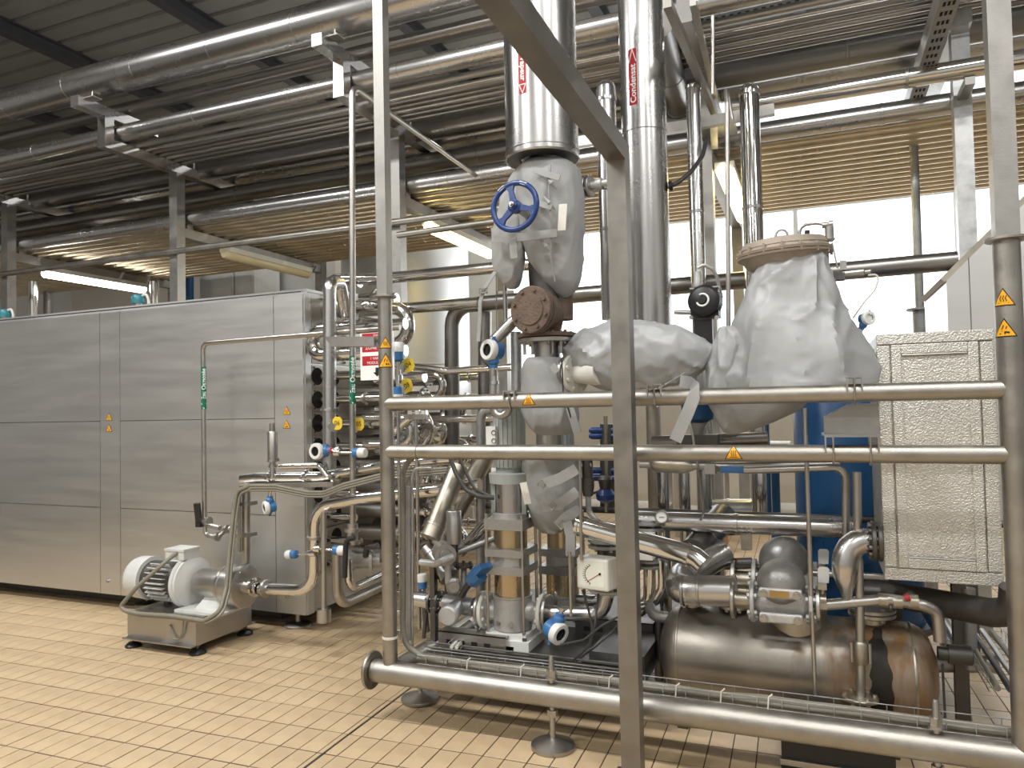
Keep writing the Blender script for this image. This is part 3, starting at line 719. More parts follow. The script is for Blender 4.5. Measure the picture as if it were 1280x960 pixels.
o = solo('water_pipe', 'slim steel pipe dropping before the tube plates, its top running back overhead', 'pipe',
         MB().tube([at(441, 655, Y=4.0), at(440, 108, Y=4.0), at(617, 235, Z=zt)], .0205, 14, bend=.06), 'satin_steel')
p = at(440.75, 475, Y=4.0); flow_label(o, p, .0207, FACE(p), 'Eau Osmosée', .046, .31, 'green_sign', arrow=-1)
o = solo('chrome_pipe', 'chrome upright pipe with a hooked top before the tube plates', 'pipe',
         MB().tube([at(412, 640, Y=4.12), at(412, 353, Y=4.12), at(425, 353, Y=4.35), at(432, 392, Y=4.5)], 8.2*mpp(at(412, 450, Y=4.12)), 20, bend=.07), 'clad_steel')
part(o, 'clamp_ring', clamp(MB(), at(412, 592, Y=4.12), (0, 0, 1), .047), 'chrome')
part(o, 'clamp_ring', clamp(MB(), at(412, 512, Y=4.12), (0, 0, 1), .047), 'chrome')
# sign and drip plate
t = thing('zone_sign', 'red and white zone sign with black arrow behind the warning stickers on the left post', 'sign', at(478, 470, Y=3.75))
p0 = at(450, 417, Y=3.75); p1 = at(493, 474, Y=3.75)
part(t, 'board', MB().bb((p0.x, 3.75, p1.z), (p1.x, 3.756, p0.z)), 'white_ink', smooth=False)
Wd = p1.x-p0.x; Hd = p0.z-p1.z; cx = (p0.x+p1.x)/2; cz = (p0.z+p1.z)/2
fn = on_plane((cx, 3.75, cz), (1, 0, 0), (0, 0, 1), (0, -1, 0))
def signband(y, h, lines):
    o = part(t, 'red_band', MB().add([fn(-Wd*.44, y-h/2, .001), fn(Wd*.44, y-h/2, .001), fn(Wd*.44, y+h/2, .001), fn(-Wd*.44, y+h/2, .001)], [(0, 1, 2, 3)]), 'red_sign', smooth=False)
    b = MB()
    for i, tx in enumerate(lines):
        vs, fs = text_faces(tx, h*(.62 if len(lines) == 1 else .40)); mw = max(v.x for v in vs)-min(v.x for v in vs); k = min(1, Wd*.8/mw)
        yy = y if len(lines) == 1 else y+h*(.22-.46*i)
        mapped(b, vs, fs, lambda u, v: fn(u*k, yy+v, .002))
    part(o, 'lettering', b, 'white_ink', smooth=False)
signband(Hd*.44, Hd*.10, ['ZONE'])
signband(Hd*.18, Hd*.17, ['ZONE N°1A']); signband(-Hd*.09, Hd*.20, ['1 VANNE', 'MODULANTE'])
b = MB(); b.add([fn(x*Wd, y*Hd, .001) for x, y in ((-.05, -.24), (.05, -.24), (.05, -.34), (.12, -.34), (0, -.43), (-.12, -.34), (-.05, -.34))], [tuple(range(7))]); part(t, 'arrow', b, 'black_ink', smooth=False)
part(t, 'mounting_bar', MB().beam((p1.x-.03, 3.762, cz+.05), (-2.05, 3.335, cz+.05), .012, .02), 'satin_steel')
# ------------------------------------------------------------------ header with valves and cables
hdr = thing('header_pipe', 'chrome header pipe crossing from the pump riser to behind the left post', 'pipe', at(310, 600, Y=4.05))
part(hdr, 'header', MB().tube(pts([(303, 599, 4.05), (322, 597, 4.05), (400, 596, 4.05), (478, 583, 4.05), (570, 573, 4.05)]), .036, 18, bend=.08), 'chrome')
part(hdr, 'riser', MB().tube(pts([(308, 600, 4.05), (307, 712, 4.05)]), .03, 16), 'satin_steel')
part(hdr, 'branch', MB().tube(pts([(350, 583, 4.02), (400, 582, 4.02), (409, 596, 4.02)]), .02, 14, bend=.05), 'chrome')
b = MB(); 
for px_ in (340, 384, 420): clamp(b, at(px_, 596, Y=4.05), (1, 0, 0), .036)
o2 = part(hdr, 'clamp_rings', b, 'chrome'); o2['kind'] = 'stuff'
part(hdr, 'lower_channel', MB().beam(at(303, 607, Y=4.02), at(420, 605, Y=4.02), .07, .03), 'satin_steel')
for py_ in (630, 669): part(hdr, 'riser_bracket', MB().beam(at(296, py_, Y=4.03), at(316, py_-1, Y=4.03), .09, .025), 'satin_steel')
part(hdr, 'side_tube', MB().tube(pts([(299, 612, 4.0), (299, 690, 4.0)]), .012, 10), 'satin_steel')
t = thing('seat_valve', 'upright cylinder valve on the left end of the chrome header', 'valve', at(341, 592, Y=4.02))
c0 = at(341, 592, Y=4.02); r_ = 6.2*mpp(c0)
part(t, 'actuator', MB().lathe(c0, (0, 0, 1), [(.04, r_*.8), (.06, r_*.8), (.06, r_*.6), (.1, r_*.6), (.1, r_), (.28, r_), (.285, r_*.9), (.285, r_*.6), (.34, r_*.6), (.345, r_*.45)], 22), 'satin_steel')
part(t, 'valve_neck', MB().cyl(c0-V((0, 0, .03)), c0+V((0, 0, .04)), r_*.62, n=16), 'chrome')
part(t, 'band', clamp(MB(), c0+V((0, 0, .09)), (0, 0, 1), r_*.7), 'chrome')
transmitter('blue transmitter with white-ringed window hanging under the header pipe', at(336.5, 634, Y=4.0), (-.55, -.83, -.1), (.1, .0, 1), .085, .10, plate=True)
transmitter('blue transmitter with red ring, in front of the middle tube plates', at(399, 564, Y=4.0), (-.1, -1, .02), (1, 0, .05), .10, .10, red=True)
sensor('blue-collared sensor right of the upright chrome pipe, by the second slim pipe', at(449, 566, Y=3.95), (-1, 0, 0), .06, .14)
sensor('white-capped sensor left of the pump riser elbow', at(365, 693, Y=3.95), (1, 0, .1), .055, .15)
sensor('blue-collared sensor beside the black bent lever', at(424, 688, Y=3.95), (-1, 0, 0), .06, .14)
# pump discharge pipe
o = solo('discharge_pipe', 'polished pipe from the pump turning up and arching right', 'pipe',
         MB().tube(pts([(326, 736, 4.0), (393, 738, 4.0), (394, 634, 4.0), (450, 623, 4.0), (600, 606, 4.0)]), 7.6*mpp(at(393, 700, Y=4.0)), 20, bend=.15), 'chrome')
for py_ in (690, 672): part(o, 'clamp_ring', clamp(MB(), at(394, py_, Y=4.0), (0, 0, 1), .043), 'satin_steel')
part(o, 'clamp_ring', clamp(MB(), at(333, 736, Y=4.0), (1, 0, 0), .048), 'satin_steel')
bentpipe('drain_tube', 'upright drain tube ending in a wide steel cup above the floor', [(405, 762, 3.95), (405, 640, 3.95)], 7, 'satin_steel')
p = at(405, 777, Y=3.95); q = at(405, 761, Y=3.95); t_ = [o_ for o_ in bpy.data.objects if o_.name.startswith('drain_tube')][0]
part(t_, 'cup', MB().lathe(p, q-p, [(0, .046), ((q-p).length, .046)], 20), 'satin_steel')
bentpipe('chrome_pipe', 'low chrome pipe bending back along the floor beside the tube rows', [at(421, 680, Y=4.05), at(422, 758, Y=4.05), at(500, 722, Z=at(422, 758, Y=4.05).z)], 13, 'satin_steel', .12)
bentpipe('chrome_pipe', 'second low chrome pipe, just above the lowest one by the tube rows', [at(435, 700, Y=4.1), at(436, 738, Y=4.1), at(510, 704, Z=at(436, 738, Y=4.1).z)], 11, 'chrome', .1)
t = thing('lever_valve', 'valve with a long bent black lever at the foot of the second slim pipe', 'valve', at(441, 665, Y=4.0))
part(t, 'valve_body', MB().lathe(at(441, 680, Y=4.0), (0, 0, 1), [(0, .05), (.02, .05), (.02, .035), (.08, .035), (.08, .052), (.1, .052), (.1, .035), (.13, .035)], 18), 'satin_steel')
part(t, 'lever', MB().tube(pts([(443, 672, 3.93), (434, 674, 3.92), (432, 684, 3.92), (431, 722, 3.92)]), .017, 10, bend=.04), 'black_rubber')
t = thing('valve', 'round flanged steel valve low between the tube rows and the post', 'valve', at(455, 705, Y=4.3))
b = MB(); c0 = at(456, 701, Y=4.3); b.lathe(c0, (-1, -.6, 0), [(-.1, .05), (-.05, .05), (-.05, .09), (-.03, .09), (-.03, .05), (.06, .05), (.1, .08), (.12, .08)], 22); part(t, 'valve_body', b, 'cast_light')
part(t, 'stem', MB().tube([c0, c0+V((.05, -.05, .1)), c0+V((.14, -.05, .12))], .02, 10), 'dark_steel')
# ------------------------------------------------------------------ pump on its skid, left foreground
YS0, YS1 = 3.74, 4.25
zt = at(210, 771, Y=YS0).z; zb = at(210, 803, Y=YS0).z; xs0, xs1 = -4.45, -3.83
t = thing('pump_skid', 'low steel channel skid on black levelling feet under the grey pump', 'skid', (-4.14, 4.0, 0))
def channel(y, s_):
    b = MB(); b.bb((xs0, y-.004, zb), (xs1, y+.004, zt)); b.bb((xs0, min(y, y+s_*.06), zt-.008), (xs1, max(y, y+s_*.06), zt)); b.bb((xs0, min(y, y-s_*.05), zb), (xs1, max(y, y-s_*.05), zb+.008)); return b
part(t, 'front_channel', channel(YS0, 1), 'satin_steel'); part(t, 'rear_channel', channel(YS1, -1), 'satin_steel')
for x in (xs0+.005, xs1-.005): part(t, 'side_channel', MB().bb((x-.005, YS0+.004, zb), (x+.005, YS1-.004, zt-.001)), 'satin_steel')
part(t, 'cover_plate', MB().bb((xs0, YS0+.06, zt), (xs1, YS1, zt+.006)), 'satin_steel', smooth=False)
for fx, fy in ((-4.41, 3.75), (-3.86, 3.78), (-3.86, 4.22), (-4.41, 4.22)):
    f_ = part(t, 'foot', MB().lathe((fx, fy, 0), (0, 0, 1), [(0, .055), (.012, .055), (.03, .035), (.035, .016)], 20), 'black_plastic')
    part(f_, 'threaded_rod', MB().lathe((fx, fy, .03), (0, 0, 1), [(0, .01), (.02, .01), (.02, .017), (.035, .017), (.035, .01), (zb-.03+.06, .01)], 10), 'dark_steel')
YP = 3.99
def ax(px_): return at(px_, 727, Y=YP).x
zp = at(255, 728, Y=YP).z; u_ = mpp(at(250, 728, Y=YP))
t = thing('transfer_pump', 'grey electric motor pump with ribbed motor on the low skid', 'pump', (ax(255), YP, zt+.006))
b = MB(); b.lathe((ax(170), YP, zp), (1, 0, 0), [(0, .07), (.01, .115), (.03, .14), (.06, .150), (ax(192)-ax(170), .155)], 30); part(t, 'fan_cover', b, 'motor_paint')
o = part(t, 'motor_body', MB().lathe((ax(192)-.01, YP, zp), (1, 0, 0), [(0, .125), (ax(237)-ax(192)+.02, .125)], 28), 'dark_steel')  # body darkened, shade between the pale fins put into its colour
for k in range(26):
    a = 2*PI*k/26
    if 1.15 < a < 1.95: continue
    d = V((0, math.cos(a), math.sin(a))); c = V(((ax(192)+ax(232))/2, YP, zp))+d*.137
    b = MB().beam(c-V((.09, 0, 0)), c+V((.09, 0, 0)), .005, .03, up=d); part(o, 'fin', b, 'motor_paint', smooth=False)
b = MB(); b.lathe((ax(232), YP, zp), (1, 0, 0), [(0, .13), (.015, .16), (.03, .182), (.055, .182), (.06, .172), (.075, .172), (.09, .12), (.1, .10)], 34); part(t, 'drive_flange', b, 'motor_paint')
b = MB(); b.lathe((ax(250), YP, zp), (1, 0, 0), [(0, .085), (.03, .098), (ax(285)-ax(250), .098)], 28); part(t, 'lantern', b, 'satin_steel')
b = MB(); b.lathe((ax(283), YP, zp), (1, 0, 0), [(0, .12), (.01, .138), (.03, .138), (.035, .132), (.14, .132), (.145, .145), (.175, .145), (.18, .135)], 34); b.bolts((ax(283)+.18, YP, zp), (1, 0, 0), .118, 3, .012, .006); part(t, 'pump_casing', b, 'satin_steel')
b = MB(); b.lathe((ax(283)+.18, YP, zp+.0), (1, 0, 0), [(0, .05), (.05, .05), (.05, .066), (.08, .066), (.085, .046), (.1, .046)], 24); part(t, 'outlet', b, 'chrome')
p = at(228, 692, Y=YP-.02); b = MB().box(p, (.17, .14, .06)); o = part(t, 'terminal_box', b, 'motor_paint', smooth=False)
part(o, 'lid', MB().box(p+V((0, 0, .037)), (.18, .15, .015)), 'motor_paint', smooth=False)
b = MB(); x0, x1 = ax(262), ax(285); b.prism([(x0-.05, YP-.1, zt+.007), (x1+.05, YP-.1, zt+.007), (x1-.01, YP-.05, zp-.08), (x0+.01, YP-.05, zp-.08)], (0, .16, 0)); part(t, 'pump_foot', b, 'motor_paint')
b = MB().bb((x0-.16, YP-.16, zt+.006), (x1+.08, YP+.12, zt+.022)); part(t, 'foot_plate', b, 'motor_paint', smooth=False)
b = MB().tube([(ax(210), YP, zp-.115), (ax(210), YP, zt+.006)], .03, 10); part(t, 'motor_support', b, 'dark_steel')
CB = [(221, 691, 3.90), (205, 704, 3.80), (172, 733, 3.72), (151, 757, 3.70), (155, 763, 3.70), (172, 767, 3.71), (215, 770, 3.71), (255, 776, 3.71), (275, 765, 3.73), (283, 735, 3.84), (287, 690, 3.9), (292, 640, 3.95), (296, 614, 3.97), (312, 607, 3.98)]
solo('motor_cable', 'thick grey cable looping from the motor along the skid and up the riser', 'cable', MB().tube(pts(CB), .0145, 10, bend=.06), 'cable_grey')
CB2 = [(x+4, y+3, Y) for x, y, Y in CB[4:]]
solo('motor_cable', 'thinner pale cable tied beside the thick motor cable', 'cable', MB().tube(pts(CB2), .008, 8, bend=.06), 'cable_grey')
solo('loose_cable', 'short pale cable end hanging on the front of the pump skid', 'cable', MB().tube(pts([(212, 781, 3.73), (213, 790, 3.72), (217, 799, 3.72), (224, 799, 3.72), (228, 790, 3.72), (230, 772, 3.72)]), .006, 8, bend=.03), 'cable_grey')
for k, (dy, r_) in enumerate(((9, .010), (12, .009), (15, .008))):
    solo('cable', '%s tan cable slung under the header pipe' % ('upper', 'middle', 'lower')[k], 'cable', MB().tube(pts([(300, 606+dy-8, 3.98), (345, 602+dy-4, 3.98), (385, 606+dy, 3.96), (405, 606+dy, 3.95), (430, 596+dy, 3.96), (480, 585+dy-2, 3.98), (560, 576+dy, 4.0)]), r_, 8, bend=.1), 'cable_grey')
# ================================================================== right skid: pipe frame
YR = 3.30
xL, xR_ = at(483, 505, Y=YR).x, at(1262, 487, Y=YR).x+.008
zT, zLo, zB = 1.627, 1.380, .248
fr = thing('skid_frame', 'satin steel pipe frame of posts and rails round the right skid, on disc feet', 'frame', (-.7, YR, 0))
part(fr, 'base_pipe', MB().lathe((-2.165, YR, zB), (1, 0, 0), [(0, .057), (3.5, .057)], 28), 'frame_steel')
part(fr, 'end_plate', MB().lathe((-2.185, YR, zB), (1, 0, 0), [(0, .094), (.004, .097), (.012, .097), (.016, .094)], 30), 'frame_steel')
part(fr, 'side_base_pipe', MB().cyl((-2.06, YR+.05, zB), (-2.06, 4.5, zB), .05, n=20), 'frame_steel')
part(fr, 'side_base_pipe', MB().cyl((1.15, YR+.05, zB), (1.15, 4.5, zB), .05, n=20), 'frame_steel')
def post(nm, x, r, rf, a, z1, ztop):
    o = part(fr, nm, MB().cyl((x, YR, zB), (x, YR, z1), r, n=24), 'frame_steel')
    part(o, 'collar', MB().lathe((x, YR, z1), (0, 0, 1), [(0, rf-.004), (.003, rf), (.011, rf), (.014, rf-.004)], 28), 'frame_steel')
    part(o, 'square_tube', MB().bb((x-a/2, YR-a/2, z1+.014), (x+a/2, YR+a/2, ztop)), 'square_steel', smooth=False)
    return o
pl = post('post', xL, .0375, .0625, .06, 2.18, 4.9); pr = post('post', xR_, .046, .0715, .079, 2.19, 4.6)
for z in (zT, zLo):
    b = MB(); b.lathe((xL-.02, YR-.001, z), (1, 0, 0), [(0, .01), (.03, .0365), (xR_-xL-.0, .0365)], 24); part(fr, 'rail', b, 'frame_steel')
part(pl, 'cable_tie', MB().lathe((xL, YR, at(481, 797, Y=YR).z), (0, 0, 1), [(0, .0375), (.001, .04), (.012, .04), (.013, .0375)], 24, caps=False), 'cable_white')
part(fr, 'rail_joint', MB().lathe((at(523, 562, Y=YR).x, YR, zLo), (1, 0, 0), [(0, .0365), (.001, .0385), (.004, .0385), (.005, .0365)], 24, caps=False), 'dark_steel')
def foot(x, y, ztop, nutz, r=.105):
    f_ = part(fr, 'foot', MB().lathe((x, y, 0), (0, 0, 1), [(0, r*.97), (.012, r), (.02, r*.98), (.045, r*.28), (.05, .02)], 32), 'frame_steel')
    part(f_, 'threaded_rod', MB().lathe((x, y, .045), (0, 0, 1), [(0, .0135), (ztop-.055, .0135), (ztop-.045, .009)], 12), 'satin_steel')
    b = MB(); b.lathe((x, y, nutz), (0, 0, 1), [(0, .024), (.03, .024)], 6); b.lathe((x, y, nutz-.012), (0, 0, 1), [(0, .03), (.012, .03)], 16); part(f_, 'nut', b, 'satin_steel'); part(f_, 'nut', MB().lathe((x, y, zB-.1), (0, 0, 1), [(0, .024), (.03, .024)], 6), 'satin_steel')
foot(at(690, 868, Y=YR).x, YR, .425, zB+.085); foot(at(1170, 900, Y=YR).x, YR, .43, zB+.085); foot(-2.06, 3.585, .27, zB-.09); foot(1.15, 4.3, .27, zB-.09)
# straps over the rails
def strap(px_, z, w, h, two=False):
    x = at(px_, 490, Y=YR).x; y = YR-.045; b = MB(); t_ = .006
    b.bb((x-w/2, y, z+h), (x+w/2, y+.09, z+h+t_)); b.bb((x-w/2, y, z+.01), (x-w/2+t_, y+.02, z+h)); b.bb((x+w/2-t_, y, z+.01), (x+w/2, y+.02, z+h))
    o = part(fr, 'rail_bracket', b, 'satin_steel', smooth=False)
    for xx in ((x-w*.34, x+w*.34) if two else (x,)):
        P_ = [V((xx, YR-.044*math.cos(a), z+.044*math.sin(a))) for a in [PI/2-PI*k/8 for k in range(-1, 9)]]
        part(o, 'u_bolt', MB().tube([V((xx, YR-.043, z+h))]+[V((xx, YR-.043*math.cos(a), z-.043*math.sin(a))) for a in [PI*k/8 for k in range(0, 9)]]+[V((xx, YR+.043, z+h))], .004, 8), 'satin_steel')
strap(820, zT, .065, .055); strap(1068, zT, .06, .06); strap(640, zT, .06, .045); strap(1062, zLo, .20, .07, True)
# warning stickers on posts and rails
def st_post(px_, py_, x, r, w, kd, par):
    p = at(px_, py_, Y=YR); c = V((x, YR, p.z)); f_ = math.atan2(-YR, -x)
    f_ += (-.35 if px_ > 900 else -.0); warning(par, on_vcyl(c, r, f_), w, kd)
st_post(481, 429, xL, .0375, .068, 'hot', pl); st_post(481, 451, xL, .0375, .085, 'x', pl)
st_post(1263, 372, xR_, .046, .078, 'hot', pr); st_post(1263, 410, xR_, .046, .082, 'x', pr)
for px_, z in ((664, zT), (916, zLo)):
    x = at(px_, 500, Y=YR).x; warning(fr, on_hcyl((x, YR, z), .0365, .25), .07 if px_ < 700 else .075, 'hot')
# skid floor plates and channels
part(fr, 'deck_plate', MB().bb((-1.98, 3.55, .26), (-.80, 5.0, .285)), 'dark_steel', smooth=False)
part(fr, 'pump_plate', MB().bb((-1.86, 3.58, .285), (-1.12, 4.4, .312)), 'dark_steel', smooth=False)
part(fr, 'edge_channel', MB().bb((-2.0, 3.44, .23), (1.1, 3.452, .30)), 'satin_steel', smooth=False)
part(fr, 'rear_channel', MB().bb((-1.05, 4.1, .30), (-.70, 4.16, .40)), 'dark_steel', smooth=False)
part(fr, 'cross_channel', MB().bb((-1.10, 3.62, .285), (-.82, 4.0, .36)), 'dark_steel', smooth=False)
part(fr, 'rear_rail', MB().cyl((xL, 4.45, .95), (.9, 4.45, .95), .02, n=12), 'dark_steel')
# ------------------------------------------------------------------ square post with the long beam over the camera side
pc = at(785, 700, Y=3.12); ztb = at(771, 200, Y=3.08).z
t = thing('gantry_post', 'dark square steel post in front of the rails, carrying a beam towards the viewer', 'post', (pc.x, 3.12, 0))
part(t, 'post', MB().bb((pc.x-.041, 3.079, 0), (pc.x+.041, 3.161, ztb)), 'gantry_steel', smooth=False)
bq = at(629, 0, Z=ztb+.0425); ba = V((pc.x, 3.12, ztb+.0425)); bd = (ba-bq).normalized(); be = ba-bd*4.2
part(t, 'beam', MB().beam(ba+bd*.043, be, .082, .085), 'gantry_steel', smooth=False)
part(t, 'post', MB().bb((be.x-.041, be.y-.0, 0), (be.x+.041, be.y+.082, ztb)), 'gantry_steel', smooth=False)
part(t, 'base_plate', MB().bb((pc.x-.09, 3.03, 0), (pc.x+.09, 3.21, .012)), 'satin_steel', smooth=False)
# ------------------------------------------------------------------ wire mesh cable trays with cables
def wire_tray(name, label, P_, side, upv, w=.09, h=.045):
    P_ = [V(p) for p in P_]; side = V(side).normalized(); upv = V(upv)
    t = thing(name, label, 'cable tray', (P_[0]+P_[-1])/2, 'wire mesh cable trays')
    for k, (a, c) in enumerate(((-w/2, h), (-w/2, 0), (0, 0), (w/2, 0), (w/2, h))):
        part(t, 'wire', MB().tube([p+side*a+upv*c for p in P_], .0025, 6, bend=.08), 'galvanised')
    b = MB(); i = 0; L_ = 0
    for p, q in zip(P_[:-1], P_[1:]):
        n = max(1, int((q-p).length/.1))
        for k in range(n):
            c = p.lerp(q, (k+.5)/n); b.tube([c-side*w/2+upv*h, c-side*w/2, c+side*w/2, c+side*w/2+upv*h], .0022, 5)
    o = part(t, 'wire_hoops', b, 'galvanised'); o['kind'] = 'stuff'
    return t
A0, A1 = at(527, 826, Y=3.40), at(1275, 921, Y=3.40)
wire_tray('wire_tray', 'wire mesh tray with tan cables along the front base pipe', [A0, A1], (0, 1, 0), (0, 0, 1))
def bundle(name, label, P_, r, mt, group=None, amp=.006, n=10):
    out = []; P_ = [V(p) for p in P_]
    for p, q in zip(P_[:-1], P_[1:]):
        m_ = max(2, int((q-p).length/.18))
        for k in range(m_): out.append(p.lerp(q, k/m_)+V((0, random.uniform(-1, 1)*amp, random.uniform(-.3, 1)*amp)))
    out.append(P_[-1]); o = solo(name, label, 'cable', MB().tube(out, r, n), mt, group); return o
for k, (dy, dz, r_, s_) in enumerate(((-.026, .017, .014, 'front tan cable lying in the low wire tray'), (0, .018, .012, 'middle tan cable lying in the low wire tray'), (.024, .016, .011, 'rear tan cable lying in the low wire tray'))):
    bundle('cable', s_, [A0+V((-.01, dy, dz)), A1+V((0, dy, dz))], r_, 'cable_grey')
for k, x in enumerate((583, 650, 760, 843, 899, 958)):
    p = at(x, 830, Y=3.35); zz = A0.z+(A1.z-A0.z)*(p.x-A0.x)/(A1.x-A0.x)
    solo('cable_tie', 'white cable tie on the low wire tray, %s from the left' % ords[k], 'cable tie', MB().tube([(p.x, 3.353, zz-.004), (p.x+.005, 3.352, zz+.05), (p.x+.02, 3.36, zz+.062)], .0035, 6), 'cable_white')
# upright tray beside the left post
B0, B1 = at(500, 585, Y=3.42), at(500, 800, Y=3.42)
wire_tray('wire_tray', 'upright wire mesh tray just right of the left post', [B0, B1], (1, 0, .0), (0, -1, 0), .07, .04)
solo('cable', 'thick tan cable falling beside the left post and turning along the base pipe', 'cable', MB().tube(pts([(535, 566, 3.42), (512, 572, 3.42), (503, 592, 3.40), (503, 780, 3.40), (506, 806, 3.40), (530, 822, 3.38), (560, 828, 3.37)]), .0155, 12, bend=.09), 'cable_grey')
bentpipe('conduit', 'grey square-looking conduit right of the cable by the left post', [(511, 608, 3.46), (511, 800, 3.46)], 7, 'cast_grey')
bentpipe('conduit', 'thin grey hooked conduit pair standing right of the left post', [(540, 585, 3.48), (517, 586, 3.48), (515, 600, 3.48), (515, 812, 3.48)], 4.2, 'galvanised', .04)
# ------------------------------------------------------------------ steam riser with gate valve and jackets
def cladpipe(name, label, a, b_, r, mt, seams=(), cat='pipe', cap=None):
    a, b_ = V(a), V(b_); d = (b_-a); L_ = d.length; dn = d.normalized()
    o = solo(name, label, cat, MB().lathe(a, dn, [(0, r), (L_, r)], 36), mt)
    for s_ in seams: part(o, 'cladding_seam', MB().lathe(a+dn*(L_*s_), dn, [(0, r), (.001, r+.004), (.016, r+.004), (.018, r)], 36, caps=False), mt)
    return o
YV = 3.67
pv = at(678, 200, Y=YV); RV = 45.5*mpp(pv)
zbv = pv.z
o = cladpipe('steam_pipe', 'widest upright clad pipe with red label, above the grey jacket and blue handwheel', (pv.x, YV, zbv), (pv.x, YV, 4.4), RV, 'clad_steel', (.02,))
part(o, 'end_cap', MB().lathe((pv.x, YV, zbv+.004), (0, 0, -1), [(0, RV*.99), (.008, RV*.97), (.012, RV*.6), (.012, .12)], 36, caps=False), 'dark_steel')
part(o, 'rim', MB().torus((pv.x, YV, zbv), (0, 0, 1), RV, .006, 40, 6), 'clad_steel')
def tag_v(par, c, r, face, txt, w, h, arrow_up, read_up):
    fn = on_vcyl(c, r, face); o = part(par, 'flow_label', patch(MB(), fn, rect_rows(w, h, 6), .0015), 'red_sign')
    sg = 1 if arrow_up else -1
    vs, fs = text_faces(txt, w*.95, bold=.0012); x0 = min(v.x for v in vs); x1 = max(v.x for v in vs); y0 = min(v.y for v in vs); y1 = max(v.y for v in vs)
    k = min(1, h*.72/(x1-x0)); b = MB(); rd = 1 if read_up else -1
    mapped(b, vs, fs, lambda x, y: fn(-(y-(y0+y1)/2)*rd*min(.95, k*1.25), (x-(x0+x1)/2)*k*rd-sg*h*.12, .0028)); part(o, 'lettering', b, 'white_ink', smooth=False)
    b = MB()
    def ln(xa, ya, xb_, yb, t_=w*.09):
        dx, dy = xb_-xa, yb-ya; l = math.hypot(dx, dy); nx, ny = -dy/l*t_/2, dx/l*t_/2
        b.add([fn(xa+nx, ya+ny, .0028), fn(xa-nx, ya-ny, .0028), fn(xb_-nx, yb-ny, .0028), fn(xb_+nx, yb+ny, .0028)], [(0, 1, 2, 3)])
    ya = sg*h*.27; yb = sg*h*.49
    ln(-w*.46, ya, w*.46, ya); ln(-w*.4, ya, 0, yb); ln(w*.4, ya, 0, yb); part(o, 'arrow', b, 'white_ink', smooth=False)
    b = MB(); e = w*.03
    for (ua, va, ub, vb) in ((-w/2, -h/2, -w/2+e, h/2), (w/2-e, -h/2, w/2, h/2), (-w/2, h/2-e, w/2, h/2), (-w/2, -h/2, w/2, -h/2+e)):
        b.add([fn(ua, va, .0022), fn(ub, va, .0022), fn(ub, vb, .0022), fn(ua, vb, .0022)], [(0, 1, 2, 3)])
    part(o, 'border', b, 'white_ink', smooth=False)
p = at(657, 78, Y=YV); q = at(657, 117, Y=YV)
lh = .21
tag_v(o, (pv.x, YV, q.z+lh/2-.085), RV, FACE(pv)-.50, 'Vapeur', .046, lh, False, False)
YCD = 4.60
pcn = at(797, 100, Y=YCD); RC = 28*mpp(pcn)
o = cladpipe('condensate_pipe', 'upright clad pipe with red label behind the dark square post', (at(812, 440, Y=YCD).x, YCD, at(812, 440, Y=YCD).z), (at(812, 440, Y=YCD).x, YCD, 4.2), RC, 'clad_steel')
cx_ = at(812, 440, Y=YCD).x
zs = at(800, 170, Y=YCD).z
part(o, 'cladding_seam', MB().lathe((cx_, YCD, zs), (0, 0, 1), [(0, RC), (.002, RC+.006), (.03, RC+.006), (.032, RC)], 36, caps=False), 'clad_steel')
p = at(787, 75, Y=YCD); q = at(787, 143, Y=YCD)
tag_v(o, (cx_, YCD, (p.z+q.z)/2), RC, FACE(V((cx_, YCD, 0)))-.42, 'Condensat', .058, p.z-q.z, True, True)
def fab(v, f1, amp, an=(1, 1, 1), seed=0.):
    """cloth folds: a few broad buckles with sharp crests, then finer creases"""
    w = V((v.x*an[0]+seed, v.y*an[1], v.z*an[2]))*f1
    w = w+noise.noise_vector(w*.7)*.55
    sh = V((w.x+w.z*.8, w.y, w.z*.8-w.x*.5))
    def crest(q): return (1-min(1., abs(noise.noise(q))*2.6))**2
    a = noise.noise(w*.8); b = crest(w*.9+V((3, 1, 5))); c = crest(sh*1.7+V((7, 3, 1))); d = crest(w*3.6+V((1, 9, 2)))
    return amp*(a*1.3+(b-.35)*.95+(c-.35)*.6+(d-.35)*.22)
